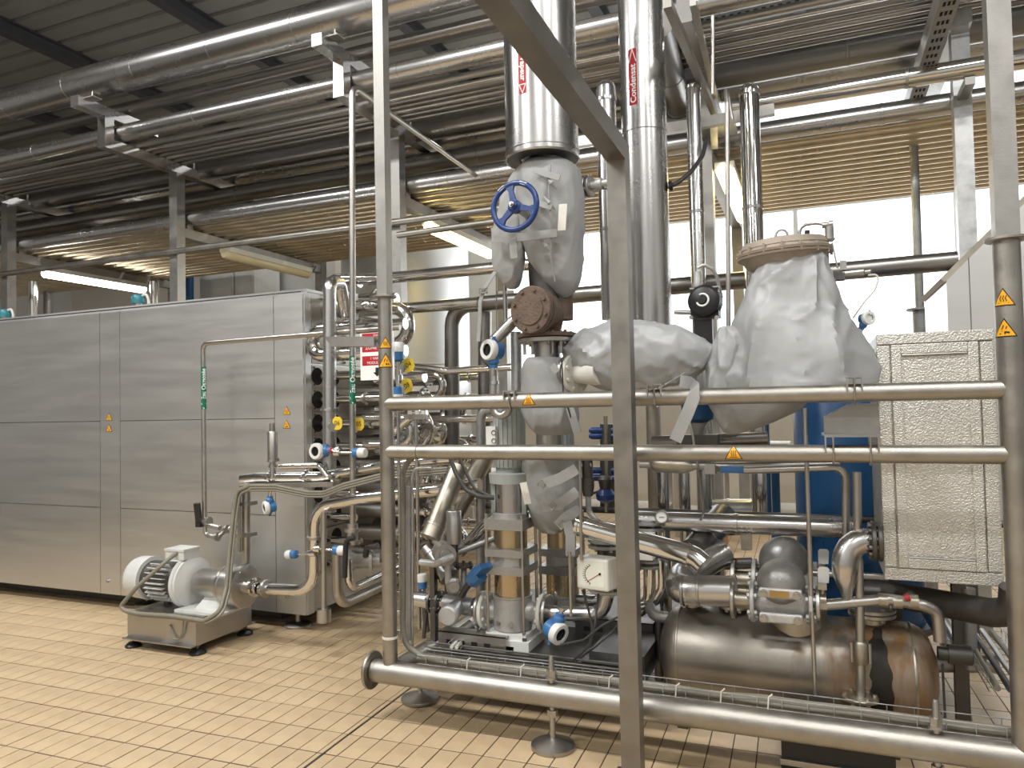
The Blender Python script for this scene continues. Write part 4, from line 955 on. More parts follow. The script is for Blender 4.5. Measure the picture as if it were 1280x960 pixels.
def bag(rings, axis, amp=.012, f1=5., an=(1, 1, 1), n=88, sub=3, pw=2.4, seed=0., cap=True):
    """cloth bag lofted through rings: (px_a, py_a, px_b, py_b, Y, depth) ends of each section as seen, at distance Y"""
    n = max(n, 88); sub = sub*2
    secs = []
    for xa, ya, xb_, yb, Y, dep in rings:
        a, b_ = at(xa, ya, Y=Y), at(xb_, yb, Y=Y); secs.append(((a+b_)/2, (b_-a)/2, dep/2))
    full = []
    for i in range(len(secs)-1):
        for k in range(sub):
            t_ = k/sub
            def cr(j):
                P0 = secs[max(i-1, 0)][j]; P1 = secs[i][j]; P2 = secs[i+1][j]; P3 = secs[min(i+2, len(secs)-1)][j]
                return 0.5*((P1*2)+(P2-P0)*t_+(P0*2-P1*5+P2*4-P3)*t_**2+(P1*3-P0-P2*3+P3)*t_**3)
            full.append((cr(0), cr(1), cr(2)))
    full.append(secs[-1])
    b = MB(); vs = []
    for c, u, d in full:
        for k in range(n):
            a = 2*PI*k/n; ca, sa = math.cos(a), math.sin(a)
            ca = math.copysign(abs(ca)**(2/pw), ca); sa = math.copysign(abs(sa)**(2/pw), sa)
            v = c+u*ca+V((0, -1, 0))*(d*sa)
            dirv = (u.normalized()*ca+V((0, -1, 0))*sa)
            vs.append(v+dirv*fab(v, f1, amp, an, seed))
    fs = []; m_ = len(full)
    for i in range(m_-1):
        for k in range(n):
            k2 = (k+1) % n; fs.append((i*n+k, i*n+k2, (i+1)*n+k2, (i+1)*n+k))
    if cap: fs += [tuple(range(n-1, -1, -1)), tuple((m_-1)*n+k for k in range(n))]
    return b.add(vs, fs)
def hz(lst, Y, kdep): return [(xl, y, xr, y, Y, kdep*(xr-xl)*mpp(at((xl+xr)/2, y, Y=Y))) for y, xl, xr in lst]
def band(P_, w, t_=.006, nrm=(0, -1, 0)):
    """flat strap along points"""
    b = MB(); P_ = [V(p) for p in P_]; nrm = V(nrm).normalized(); vs = []; n = len(P_)
    for i, p in enumerate(P_):
        d = (P_[min(i+1, n-1)]-P_[max(i-1, 0)]).normalized(); s_ = d.cross(nrm).normalized()*w/2; k = nrm*t_/2
        vs += [p-s_-k, p+s_-k, p+s_+k, p-s_+k]
    fs = [(3, 2, 1, 0), tuple(4*(n-1)+j for j in range(4))]
    for i in range(n-1):
        for j in range(4): fs.append((4*i+j, 4*i+(j+1) % 4, 4*i+4+(j+1) % 4, 4*i+4+j))
    return b.add(vs, fs)
jk = thing('insulation_jacket', 'tall grey cloth jacket strapped round the gate valve behind the blue handwheel', 'jacket', at(675, 370, Y=YV))
part(jk, 'body', bag(hz([(203, 664, 714), (212, 652, 722), (235, 648, 726), (270, 650, 727), (300, 654, 727), (330, 664, 727), (352, 676, 725), (366, 692, 718), (372, 703, 710)], YV, .9), 'z', .010, 5, (1, 1, .6), sub=4), 'jacket_cloth')
part(jk, 'seam', MB().tube(pts([(688, 206, 3.50), (686, 240, 3.478), (689, 280, 3.478), (688, 320, 3.478), (694, 352, 3.50)]), .0045, 6, bend=.1), 'jacket_dark')
for x0, y0, x1, y1 in ((680, 246, 694, 262), (676, 300, 690, 316), (684, 222, 696, 236)): part(jk, 'fold', MB().tube([at(x0, y0, Y=3.49), at((x0+x1)/2, (y0+y1)/2, Y=3.472), at(x1, y1, Y=3.49)], [.004, .012, .004], 8), 'jacket_cloth')
part(jk, 'flap', bag(hz([(207, 656, 662), (218, 642, 668), (240, 630, 668), (265, 622, 662), (288, 617, 656), (300, 616, 654)], YV-.03, .85), 'z', .009, 6, (1, 1, .6), sub=4, seed=3), 'jacket_cloth')
part(jk, 'flap', bag(hz([(287, 616, 655), (305, 615, 654), (325, 616, 654), (345, 622, 652), (356, 630, 648), (361, 636, 643)], YV-.05, .85), 'z', .009, 6, (1, 1, .6), sub=4, seed=9), 'jacket_cloth')
for x0, y0, x1, y1 in ((617, 299, 696, 291), (668, 212, 700, 222), (672, 252, 690, 259)):
    Yb = 3.47; part(jk, 'strap', band([at(x0, y0, Y=Yb+.03), at((x0+x1)/2, (y0+y1)/2+1, Y=Yb), at(x1, y1, Y=Yb)], .042 if x0 == 617 else .03), 'strap_cloth')
part(jk, 'strap', band(pts([(641, 298, 3.45), (642, 312, 3.44), (643, 323, 3.44)]), .04), 'strap_cloth')
part(jk, 'strap', band(pts([(619, 340, 3.55), (611, 352, 3.53), (604, 364, 3.52), (600, 378, 3.52), (600, 395, 3.52), (599, 412, 3.53), (598, 427, 3.53)]), .026, .004, (-.4, -1, 0)), 'strap_cloth')
b = MB(); p = at(604, 366, Y=3.51); b.box(p, (.045, .008, .006)); b.box(p+V((0, 0, .022)), (.045, .008, .006)); b.box(p+V((-.02, 0, .01)), (.005, .008, .028)); b.box(p+V((.02, 0, .01)), (.005, .008, .028)); part(jk, 'buckle', b, 'satin_steel', smooth=False)
lb = part(jk, 'care_label', band([at(704, 255, Y=3.475), at(702, 288, Y=3.475)], .045, .003, (-.15, -1, 0)), 'cream_paint', smooth=False)
# gate valve: wheel, yoke, dark inside, rusty bonnet flange below
gv = thing('gate_valve', 'blue handwheel gate valve with rusty round blind flange under the jacket', 'valve', at(676, 420, Y=YV))
hc = at(643.5, 258, Y=3.38); fd = V((-.05, -1, .05)).normalized(); RW = 33*mpp(hc)
o = part(gv, 'handwheel', MB().torus(hc, fd, RW-.013, .0145, 40, 10), 'wheel_blue')
sx = fd.cross(V((0, 0, 1))).normalized(); sy = sx.cross(fd)
part(o, 'hub', MB().lathe(hc-fd*.02, fd, [(0, .034), (.03, .034), (.036, .022), (.05, .022)], 20), 'wheel_blue')
for k in range(3):
    a = PI/2-.25+2*PI*k/3; d = sx*math.cos(a)+sy*math.sin(a); s_ = d.cross(fd)
    b = MB(); q0, q1 = hc+d*.02, hc+d*(RW-.014)
    w0, w1, t_ = .017, .030, .008; b.add([q0-s_*w0-fd*t_, q0+s_*w0-fd*t_, q0+s_*w0+fd*t_, q0-s_*w0+fd*t_]+[hc+d*RW*.62-s_*.012-fd*t_, hc+d*RW*.62+s_*.012-fd*t_, hc+d*RW*.62+s_*.012+fd*t_, hc+d*RW*.62-s_*.012+fd*t_]+[q1-s_*w1-fd*t_, q1+s_*w1-fd*t_, q1+s_*w1+fd*t_, q1-s_*w1+fd*t_],
        [(0, 1, 5, 4), (1, 2, 6, 5), (2, 3, 7, 6), (3, 0, 4, 7), (4, 5, 9, 8), (5, 6, 10, 9), (6, 7, 11, 10), (7, 4, 8, 11), (3, 2, 1, 0), (8, 9, 10, 11)])
    part(o, 'spoke', b, 'wheel_blue')
part(o, 'spindle_nut', MB().lathe(hc+fd*.03, fd, [(0, .014), (.012, .014), (.012, .009), (.024, .008)], 8), 'satin_steel')
for a in (.95, 2.0):
    d = sx*math.cos(a)+sy*math.sin(a); s_ = d.cross(fd); c = hc+d*(RW-.013)+fd*.0135; part(o, 'wheel_plate', MB().add([c-s_*.02-d*.007, c+s_*.02-d*.007, c+s_*.02+d*.007, c-s_*.02+d*.007], [(0, 1, 2, 3)]), 'white_ink', smooth=False)
part(gv, 'stem', MB().cyl(hc, hc-fd*.3, .02, n=14), 'satin_steel')
part(gv, 'valve_body', MB().lathe((pv.x, YV, at(676, 400, Y=YV).z), (0, 0, 1), [(0, .08), (.35, .09), (.75, .09)], 20), 'dark_steel')
bf = at(663, 387, Y=3.45); fb = V((-.22, -.97, 0)).normalized(); RB = 30*mpp(bf)
b = MB(); b.lathe(bf+fb*-.06, fb, [(0, RB*.98), (.025, RB), (.025, RB*.93), (.033, RB*.93), (.033, RB), (.06, RB), (.064, RB*.97), (.064, RB*.66), (.07, RB*.64), (.072, RB*.3), (.07, 0.0)], 36)
o = part(gv, 'blind_flange', b, 'rust_iron')
for k in range(8):
    a = 2*PI*(k+.4)/8; c = bf+sx*0; d1 = fb.cross(V((0, 0, 1))).normalized(); d2 = d1.cross(fb); c = bf+(d1*math.cos(a)+d2*math.sin(a))*RB*.82
    part(o, 'bolt', MB().lathe(c-fb*.07, fb, [(0, .011), (.075, .011), (.085, .008)], 6), 'rust_iron')
part(gv, 'strainer_body', MB().tube([bf-fb*.05, bf-fb*.14, at(684, 395, Y=3.67), at(682, 430, Y=3.67)], [RB*.75, RB*.8, RB*.75, RB*.55], 22), 'rust_iron')
part(gv, 'strainer_body', MB().tube([at(700, 345, Y=3.72), at(700, 400, Y=3.72)], .07, 18), 'rust_iron')
fz = at(684, 420, Y=3.67); b = MB(); flange(b, fz, (0, 0, 1), 37*mpp(fz), .022, 8); part(gv, 'neck_flange', b, 'rust_iron')
b = MB(); flange(b, fz-V((0, 0, .026)), (0, 0, 1), 36*mpp(fz), .022, 8, .01); part(gv, 'lower_flange', b, 'satin_steel')
part(gv, 'spool', MB().cyl(fz-V((0, 0, .03)), (fz.x, fz.y, at(684, 560, Y=3.67).z), .07, n=24), 'satin_steel')
b = MB()
for dx in (-.10, -.055, .055, .10): b.cyl(fz+V((dx, -.075, .02)), fz+V((dx, -.075, -.10)), .009, n=8)
o2 = part(gv, 'studs', b, 'satin_steel'); o2['kind'] = 'stuff'
# second jacket on the vertical spool, tee flange to the right
j2 = thing('insulation_jacket', 'dark grey cloth jacket on the spool behind the top rail, below the rusty flange', 'jacket', at(690, 545, Y=3.67))
part(j2, 'body', bag(hz([(447, 662, 702), (455, 657, 708), (475, 656, 712), (500, 655, 718), (520, 657, 722), (535, 664, 720), (543, 676, 712)], 3.62, .95), 'z', .010, 5, (1, 1, .5), sub=4, seed=21), 'jacket_dark')
part(j2, 'strap', band(pts([(712, 509, 3.46), (717, 525, 3.45), (722, 542, 3.45)]), .04), 'strap_cloth')
part(j2, 'seam', MB().tube(pts([(702, 448, 3.50), (703, 470, 3.47), (704, 490, 3.46), (713, 520, 3.45), (719, 540, 3.47)]), .004, 6), 'black_rubber')
part(j2, 'patch', band([at(690, 456, Y=3.452), at(697, 465, Y=3.452)], .035, .003), 'jacket_cloth')
ft = at(716, 468, Y=3.62); fdx = V((.93, -.36, .05)).normalized()
t = thing('pipe_tee', 'bolted flange pair and pale cone between two grey jackets', 'flange', ft-V((0, 0, .12)))
b = MB(); flange(b, ft-fdx*.015, fdx, 25*mpp(ft), .022, 8, .011); part(t, 'flange', b, 'satin_steel')
b = MB(); flange(b, ft+fdx*.015, fdx, 25*mpp(ft), .022, 8, .011); part(t, 'flange', b, 'cream_paint')
part(t, 'cone', MB().lathe(ft+fdx*.02, fdx, [(0, .045), (.05, .055), (.12, .068), (.16, .068)], 24), 'cream_paint')
part(t, 'branch', MB().cyl(ft-fdx*.02, ft-fdx*.14, .055, n=20), 'satin_steel')
j3 = thing('insulation_jacket', 'pillow-shaped pale grey jacket resting above the top rail behind the square post', 'jacket', at(800, 490, Y=3.75))
rg = [(703, 434, 703, 440), (712, 419, 712, 455), (728, 408, 728, 472), (752, 401, 752, 486), (785, 398, 785, 491), (820, 401, 820, 491), (850, 409, 850, 482), (874, 420, 874, 466), (889, 429, 890, 446), (895, 434, 895, 437)]
dp = [.02, .12, .22, .30, .34, .34, .30, .22, .10, .02]
part(j3, 'body', bag([(a, b1, c, d1, 3.66, dd) for (a, b1, c, d1), dd in zip(rg, dp)], 'x', .022, 4.0, (1, 1, .9), n=52, sub=4, pw=2.2, seed=5), 'jacket_shiny')
part(j3, 'seam', MB().tube(pts([(895, 436, 3.70), (878, 452, 3.60), (850, 470, 3.545), (826, 484, 3.545), (812, 490, 3.55)]), .005, 6), 'jacket_dark')
part(j3, 'strap', band(pts([(850, 476, 3.50), (862, 478, 3.42), (868, 484, 3.26), (867, 497, 3.245), (860, 515, 3.245), (851, 535, 3.245), (844, 551, 3.245)]), .055, .004, (-.1, -1, 0)), 'strap_cloth')
part(j3, 'corner', bag([(713, 430, 716, 433, 3.62, .03), (735, 450, 747, 462, 3.60, .05), (752, 480, 762, 488, 3.6, .05), (764, 490, 770, 492, 3.6, .02)], 'x', .004, 9, n=20, sub=3, seed=8), 'jacket_shiny')
# big right jacket over the control valve
j4 = thing('insulation_jacket', 'largest shiny grey jacket draped over the valve under the beige dome', 'jacket', at(1000, 490, Y=3.75))
part(j4, 'body', bag(hz([(309, 985, 1032), (318, 972, 1037), (340, 948, 1046), (365, 932, 1052), (385, 920, 1057), (402, 912, 1074), (420, 908, 1090), (440, 902, 1100), (462, 897, 1104), (478, 893, 1104), (487, 893, 1101), (489, 900, 1090)], 3.72, .62), 'z', .030, 3.4, (1, 1, .45), n=64, sub=4, pw=2.3, seed=13), 'jacket_shiny')
part(j4, 'lobe', bag(hz([(408, 903, 922), (415, 893, 935), (435, 884, 942), (460, 880, 946), (480, 879, 950), (500, 882, 950)], 3.66, .75), 'z', .018, 5.0, (1, 1, .6), n=44, sub=4, seed=17), 'jacket_shiny')
part(j4, 'hem', bag(hz([(490, 882, 1020), (500, 884, 1012), (512, 890, 1000), (526, 896, 970), (538, 902, 938), (543, 908, 922)], 3.66, .5), 'z', .010, 5.0, (1, 1, .6), n=44, sub=4, seed=19), 'jacket_cloth')
# control valve actuator with beige dome
ca = at(980, 318, Y=3.80); u = mpp(ca); RA = 57*u
cv = thing('control_valve', 'beige domed diaphragm actuator with lifting eye, above the largest grey jacket', 'valve', at(985, 480, Y=3.85))
tilt = V((-.04, -.05, 1)).normalized()
part(cv, 'upper_dome', MB().lathe(ca+tilt*.0, tilt, [(0, RA*.985), (.012, RA), (.016, RA*.93), (.04, RA*.88), (.062, RA*.78), (.075, RA*.5), (.08, 0)], 40), 'beige_paint')
part(cv, 'lower_dome', MB().lathe(ca-tilt*.004, -tilt, [(0, RA), (.01, RA*.985), (.014, RA*.9), (.05, RA*.8), (.085, RA*.58), (.09, .03)], 40), 'beige_paint')
for k in range(16):
    a = 2*PI*k/16; c = ca+V((math.cos(a), math.sin(a), 0))*(RA*.955); part(cv, 'bolt', MB().lathe(c+tilt*-.022, tilt, [(0, .007), (.045, .007)], 6), 'beige_paint')
part(cv, 'lifting_eye', MB().torus(at(977, 294, Y=3.80), (.2, -1, 0), .027, .0065, 24, 8), 'satin_steel')
part(cv, 'stem', MB().cyl(ca-tilt*.08, ca-tilt*.5, .03, n=16), 'satin_steel')
part(cv, 'yoke', MB().bb(ca+V((.08, -.03, -.35)), ca+V((.11, .03, -.04))), 'beige_paint')
part(cv, 'air_tube', MB().tube(pts([(999, 297, 3.80), (1000, 286, 3.80), (1006, 281, 3.80), (1020, 279, 3.80), (1034, 281, 3.80)]), .008, 12, bend=.03), 'satin_steel')
b = MB(); c0 = at(1036, 281, Y=3.8); b.lathe(c0+V((-.03, 0, 0)), (1, 0, 0), [(0, .014), (.03, .014), (.03, .02), (.05, .02)], 12); b.lathe(at(1037, 302, Y=3.8), (0, 0, 1), [(0, .018), (.01, .026), (.014, .026), (.014, .02), (.07, .02), (.075, .015), (.09, .015)], 16); part(cv, 'air_fitting', b, 'satin_steel')
part(cv, 'plug', MB().lathe(at(1009, 292, Y=3.8), (0, 0, 1), [(0, .012), (.015, .012)], 8), 'black_plastic')
for x0, x1 in ((1034, 1036), (1040, 1047)): part(cv, 'air_line', MB().tube(pts([(x0, 303, 3.8), (x1, 335, 3.83)]), .004, 6), 'cable_white')
part(cv, 'green_mark', MB().lathe(ca+tilt*.03, tilt, [(0, RA*.915), (.03, RA*.85)], 40, caps=False), 'beige_paint')
t = thing('valve_positioner', 'black round positioner with white scale ring left of the largest jacket', 'positioner', at(880, 410, Y=3.85))
pp_ = at(880, 376, Y=3.72); dpn = V((-.12, -1, .05)).normalized(); up_ = mpp(pp_)
part(t, 'housing', MB().lathe(pp_+dpn*-.06, dpn, [(0, 20*up_), (.07, 20*up_), (.085, 17*up_), (.09, 15*up_)], 32), 'black_plastic')
part(t, 'back_box', MB().box(pp_+V((.0, .06, -.01)), (.135, .10, .14)), 'black_plastic')
b = MB(); b.torus(pp_+dpn*.031, dpn, 7.5*up_, .005, 24, 6, .4, 5.2); part(t, 'scale_ring', b, 'white_ink')
part(t, 'indicator', MB().lathe(pp_+dpn*.03, dpn, [(0, 4.5*up_), (.008, 4.5*up_)], 16), 'black_plastic')
b = MB()
for dx in (-16, 16): b.lathe(at(880+dx, 397, Y=3.64), (0, -1, 0), [(0, .010), (.012, .010)], 10)
o2 = part(t, 'cover_screws', b, 'satin_steel'); o2['kind'] = 'stuff'
part(t, 'shaft', MB().cyl(at(843, 390, Y=3.75), at(864, 391, Y=3.75), .012, n=10), 'satin_steel')
part(t, 'bracket', MB().bb(at(870, 440, Y=3.78), at(890, 398, Y=3.74)), 'black_plastic')
b = MB(); c0 = at(872, 352, Y=3.76); b.lathe(c0, (0, 0, 1), [(-.03, .022), (-.015, .024), (0, .02), (.05, .018)], 14); part(t, 'cable_gland', b, 'cast_light')
part(t, 'elbow', MB().tube(pts([(872, 335, 3.76), (880, 331, 3.76), (890, 336, 3.78), (896, 345, 3.8), (902, 372, 3.85)]), .009, 8, bend=.02), 'cast_light')
part(t, 'mount', MB().bb(at(866, 365, Y=3.85), at(898, 357, Y=3.75)), 'cast_light')
t = thing('position_sensor', 'small silver cylinder sensor with a thin cable right of the beige dome', 'sensor', at(1062, 345, Y=3.8))
part(t, 'barrel', MB().lathe(at(1053, 343, Y=3.8), (1, 0, .03), [(0, .018), (.09, .018), (.095, .01), (.12, .01)], 14), 'satin_steel')
part(t, 'green_block', MB().box(at(1054, 332, Y=3.8), (.028, .03, .045)), 'cast_light')
part(t, 'cable', MB().tube(pts([(1085, 344, 3.8), (1096, 343, 3.8), (1098, 350, 3.8), (1094, 362, 3.8), (1080, 378, 3.8), (1066, 398, 3.8)]), .0045, 8, bend=.03), 'cable_white')
part(t, 'mount', MB().bb(at(1044, 352, Y=3.84), at(1056, 340, Y=3.78)), 'dark_steel')
t = transmitter('small grey-blue round transmitter peeking over the right jacket shoulder', at(1083, 398, Y=3.78), (.55, -.8, .0), (-.5, .2, -1), .06, .09, window=False)
# ================================================================== machinery inside the skid
def lz(px_, Y): return at(px_[0], px_[1], Y=Y).z
def zat(px_, py_, Y): return at(px_, py_, Y=Y).z
def vpump(name, label, px_, Y, k=1.0, zb_=None, ztop_cut=None, motor=True):
    """upright multistage pump: white foot, casing, bright sleeve, tie rods, lantern, ribbed motor"""
    x = at(px_, 760, Y=Y).x; z0_ = .312 if zb_ is None else zb_
    t = thing(name, label, 'pump', (x, Y, z0_)); r = .105*k
    def Z(py_): return zat(px_, py_, Y)
    zA, zB1, zC = Z(785), Z(742), Z(716)
    b = MB(); b.bb((x-.135*k, Y-.12*k, z0_), (x-.05*k, Y+.12*k, z0_+.02)); b.bb((x+.05*k, Y-.12*k, z0_), (x+.135*k, Y+.12*k, z0_+.02)); b.bb((x-.135*k, Y-.12*k, z0_+.02), (x+.135*k, Y+.12*k, z0_+.05)); b.bb((x-.115*k, Y-.105*k, z0_+.05), (x+.115*k, Y+.105*k, zA))
    o = part(t, 'base', b, 'white_paint', smooth=False)
    for sx_ in (-1, 1):
        part(o, 'base_bolt', MB().lathe((x+sx_*.105*k, Y-.1*k, z0_+.05), (0, 0, 1), [(0, .012), (.018, .012)], 6), 'dark_steel')
    o = part(t, 'casing', MB().lathe((x, Y, zA), (0, 0, 1), [(0, r*.9), (.01, r*1.0), (zB1-zA-.012, r*1.0), (zB1-zA-.006, r*1.05), (zB1-zA, r*1.05)], 30), 'cast_light')
    for a in (-2.0, -1.3):
        c = V((x, Y, zA+.05)); d = V((math.cos(a), math.sin(a), 0)); part(o, 'plug', MB().lathe(c+d*r*.97, d, [(0, .014), (.014, .014)], 12), 'satin_steel')
    part(t, 'sleeve', MB().lathe((x, Y, zB1), (0, 0, 1), [(0, r*.93), (zC-zB1+.05, r*.93)], 30), 'sleeve_steel')
    def bracket(za, zb2, s_=1.06):
        part(t, 'clamp_plate', MB().bb((x-r*s_, Y-r*s_, za), (x+r*s_, Y+r*s_, zb2)), 'cast_grey', smooth=False)
    bracket(Z(714), Z(704)); part(t, 'stage', MB().lathe((x, Y, Z(704)), (0, 0, 1), [(0, r*.98), (Z(690)-Z(704), r*.98)], 8), 'cast_light'); bracket(Z(692), Z(683))
    part(t, 'sleeve', MB().lathe((x, Y, Z(683)), (0, 0, 1), [(0, r*.83), (Z(658)-Z(683), r*.83)], 28), 'sleeve_steel'); bracket(Z(659), Z(646))
    for sx_ in (-1, 1):
        for sy_ in (-1, 1):
            part(t, 'tie_rod', MB().cyl((x+sx_*r*.98, Y+sy_*r*.98, zA+.005), (x+sx_*r*.98, Y+sy_*r*.98, Z(640)), .009, n=8), 'satin_steel')
    part(t, 'head', MB().lathe((x, Y, Z(646)), (0, 0, 1), [(0, r*.95), (Z(640)-Z(646), r*.95)], 24), 'cast_light')
    part(t, 'coupling_guard', MB().lathe((x, Y, Z(640)), (0, 0, 1), [(0, r*.75), (Z(603)-Z(640), r*.75)], 26), 'clad_steel')
    for a in (-2.9, -.24): 
        d = V((math.cos(a), math.sin(a), 0))*r*.88; part(t, 'lantern_rib', MB().beam(V((x, Y, Z(641)))+d, V((x, Y, Z(600)))+d, .025, .02), 'motor_grey')
    part(t, 'motor_flange', MB().lathe((x, Y, Z(603)), (0, 0, 1), [(0, r*1.08), (Z(590)-Z(603)-.005, r*1.12), (Z(590)-Z(603), r*1.0)], 30), 'motor_grey')
    if motor:
        za, zb2 = Z(590), Z(512)
        o = part(t, 'motor', MB().lathe((x, Y, za), (0, 0, 1), [(0, r*.74), (zb2-za, r*.74), (zb2-za+.05, r*.72), (zb2-za+.07, r*.4)], 26), 'motor_grey')
        for k_ in range(22):
            a = 2*PI*k_/22; d = V((math.cos(a), math.sin(a), 0)); c = V((x, Y, 0))+d*r*.82
            part(o, 'fin', MB().beam(c+V((0, 0, za+.03)), c+V((0, 0, zb2)), .022, .005, up=d), 'motor_grey', smooth=False)
    return t, x, r
vp, xp, rp = vpump('multistage_pump', 'tall multistage pump on white foot with bright sleeve, nearest the front rail', 641, 3.75)
c0 = at(619, 548, Y=3.66)
o = part(vp, 'terminal_box', MB().box(at(617, 546, Y=3.68), (.055, .08, .115)), 'white_paint', smooth=False)
for dy in (-.022, .022): part(o, 'gland_ring', MB().torus(at(617, 546, Y=3.638)+V((0, 0, dy)), (0, -1, 0), .012, .002, 18, 5), 'dark_steel')
vp2, xp2, rp2 = vpump('multistage_pump', 'second multistage pump, behind and right of the white-footed one, in shade', 704, 4.25, zb_=.285)
zc = zat(641, 763, 3.75)
for s_, px_ in ((-1, 607), (1, 679)):
    fc = at(px_, 765 if s_ > 0 else 762, Y=3.75); d = V((s_, 0, 0))
    part(vp, 'port', MB().cyl((xp+s_*rp*.8, 3.75, fc.z), fc, .055, n=20), 'cast_light')
    b = MB(); flange(b, fc+d*.0, d, 23*mpp(fc), .022, 8, .01); part(vp, 'port_flange', b, 'cream_paint')
    b = MB(); flange(b, fc+d*.026, d, 22*mpp(fc), .018, 0); part(vp, 'counter_flange', b, 'satin_steel')
# suction side: pipe, y strainer
t = thing('suction_pipe', 'steel suction pipe with a round strainer left of the white pump foot', 'pipe', at(555, 790, Y=3.75))
zf = at(600, 762, Y=3.75)
part(t, 'pipe', MB().tube([zf-V((.03, 0, 0)), at(545, 752, Y=3.75), at(505, 747, Y=3.75)], 9.5*mpp(zf), 20), 'clad_steel')
part(t, 'strainer_body', MB().cyl(at(592, 758, Y=3.75), at(556, 754, Y=3.75), 11*mpp(zf), n=20), 'cast_grey')
a_ = at(574, 757, Y=3.75); b_ = at(560, 770, Y=3.55); part(t, 'strainer_leg', MB().cyl(a_, b_, 10*mpp(zf), n=20), 'cast_grey')
dd = (b_-a_).normalized(); part(t, 'strainer_cap', MB().lathe(b_-dd*.03, dd, [(0, 12*mpp(zf)), (.035, 12*mpp(zf)), (.045, 10*mpp(zf))], 26), 'cast_light')
for px_ in (540, 550): 
    b = MB(); flange(b, at(px_, 752, Y=3.75), (1, .0, 0), 14.5*mpp(zf), .016, 6, .008); part(t, 'flange', b, 'dark_steel')
part(t, 'support_leg', MB().cyl(at(533, 765, Y=3.75), (at(533, 765, Y=3.75).x-.02, 3.75, .285), .012, n=8), 'dark_steel')
part(t, 'drain_pipe', MB().cyl(at(590, 780, Y=3.8), at(563, 800, Y=3.7), .03, n=14), 'cast_light')
t = thing('control_valve', 'upright steel cylinder actuator valve between the slanting pipes', 'valve', at(568, 745, Y=3.75))
c0 = at(568, 690, Y=3.72); u = mpp(c0); zt_ = zat(568, 638, 3.72)
part(t, 'actuator', MB().lathe((c0.x, c0.y, zat(568, 680, 3.72)), (0, 0, 1), [(0, 6*u), (.004, 9.5*u), (zt_-zat(568, 680, 3.72)-.006, 9.5*u), (zt_-zat(568, 680, 3.72), 8.5*u), (zt_-zat(568, 680, 3.72), 3*u), (zt_-zat(568, 680, 3.72)+.03, 3*u)], 26), 'satin_steel')
part(t, 'valve_body', MB().lathe(c0+V((-.04, -.05, 0)), V((.6, -.8, 0)), [(-.12, .035), (-.06, .035), (-.06, .06), (.0, .06), (.04, .056), (.06, .06), (.06, .035), (.07, .03)], 22), 'cast_grey')
part(t, 'neck', MB().cyl(c0, (c0.x, c0.y, zat(568, 680, 3.72)), .022, n=12), 'dark_steel')
part(t, 'inlet_pipe', MB().tube(pts([(566, 696, 3.62), (555, 700, 3.58), (545, 705, 3.6), (526, 703, 3.62)]), .02, 12, bend=.05), 'cast_light')
part(t, 'outlet_pipe', MB().tube(pts([(572, 690, 3.75), (592, 683, 3.8), (618, 673, 3.85)]), .019, 12), 'cast_grey')
part(t, 'drop_pipe', MB().tube(pts([(560, 702, 3.66), (560, 728, 3.66), (566, 736, 3.68)]), .019, 12, bend=.03), 'cast_light')
b = MB(); c1 = at(567, 732, Y=3.68); b.lathe(c1, V((.5, -.85, 0)), [(-.02, .045), (.02, .045), (.03, .03), (.04, .03)], 20); part(t, 'trap', b, 'cast_grey')
b = MB(); flange(b, at(580, 707, Y=3.85), (0, 0, 1), .055, .014, 6); part(t, 'flange', b, 'dark_steel'); part(t, 'stand', MB().cyl(at(580, 707, Y=3.85), at(579, 750, Y=3.8), .018, n=10), 'cast_grey')
tt = thing('transmitter', 'tilted blue box transmitter left of the white-footed pump', 'transmitter', at(588, 748, Y=3.68), 'blue transmitters')
a_ = at(589, 728, Y=3.66); b_ = at(602, 714, Y=3.62); dd = (b_-a_).normalized()
part(tt, 'housing', MB().lathe(a_, dd, [(0, .028), (.02, .045), (.10, .05), (.11, .045)], 8), 'blue_paint')
part(tt, 'cover', MB().box(b_+dd*.03+V((0, -.02, 0)), (.08, .03, .075), dd.to_track_quat('Z', 'Y').to_matrix()), 'blue_paint', smooth=False)
part(tt, 'stem', MB().tube([a_, a_-dd*.06, at(577, 745, Y=3.7)], .018, 12), 'dark_steel')
sensor('blue-capped sensor on the chrome pipe just right of the conduits', at(528, 727, Y=3.8), (0.05, .0, -1), .055, .09)
# slanting clad ducts
def duct(name, label, a, b_, Y0, Y1, dpx, mt, seam=True):
    p, q = at(*a, Y=Y0), at(*b_, Y=Y1); return cladpipe(name, label, p, q, dpx*mpp(p)/2, mt, (.15, .92))
o = duct('slanted_pipe', 'nearest steep slanting clad pipe running up to the right', (538, 672), (574, 583), 3.75, 3.95, 25, 'tank_steel')
duct('slanted_pipe', 'short clad pipe slanting down to the right under the nearest steep one', (534, 686), (562, 722), 3.8, 3.75, 24, 'dull_clad')
duct('slanted_pipe', 'rear steep slanting clad pipe, partly behind the steel cylinder actuator', (545, 690), (612, 560), 4.25, 4.45, 24, 'tank_steel')
o = duct('slanted_pipe', 'bright chrome pipe slanting up towards the pump lantern', (575, 690), (628, 634), 4.0, 4.0, 15, 'chrome')
bentpipe('grey_pipe', 'upright grey pipe behind the slanting pipes, dropping from the top rail', [(622, 512, 4.4), (601, 513, 4.4), (601, 770, 4.4)], 12, 'cast_grey', .06)
bentpipe('clad_pipe', 'clad pipe bend rising before the big vessel and turning right across to the hood', [at(565, 800, Y=5.2), at(565, 383, Y=5.2), at(1196, 326, Y=5.2)], 19, 'dull_clad', .16)
bentpipe('clad_pipe', 'second upright clad pipe before the bright wall, under the hanging strap', [(605, 800, 5.3), (606, 390, 5.3)], 17, 'dull_clad')
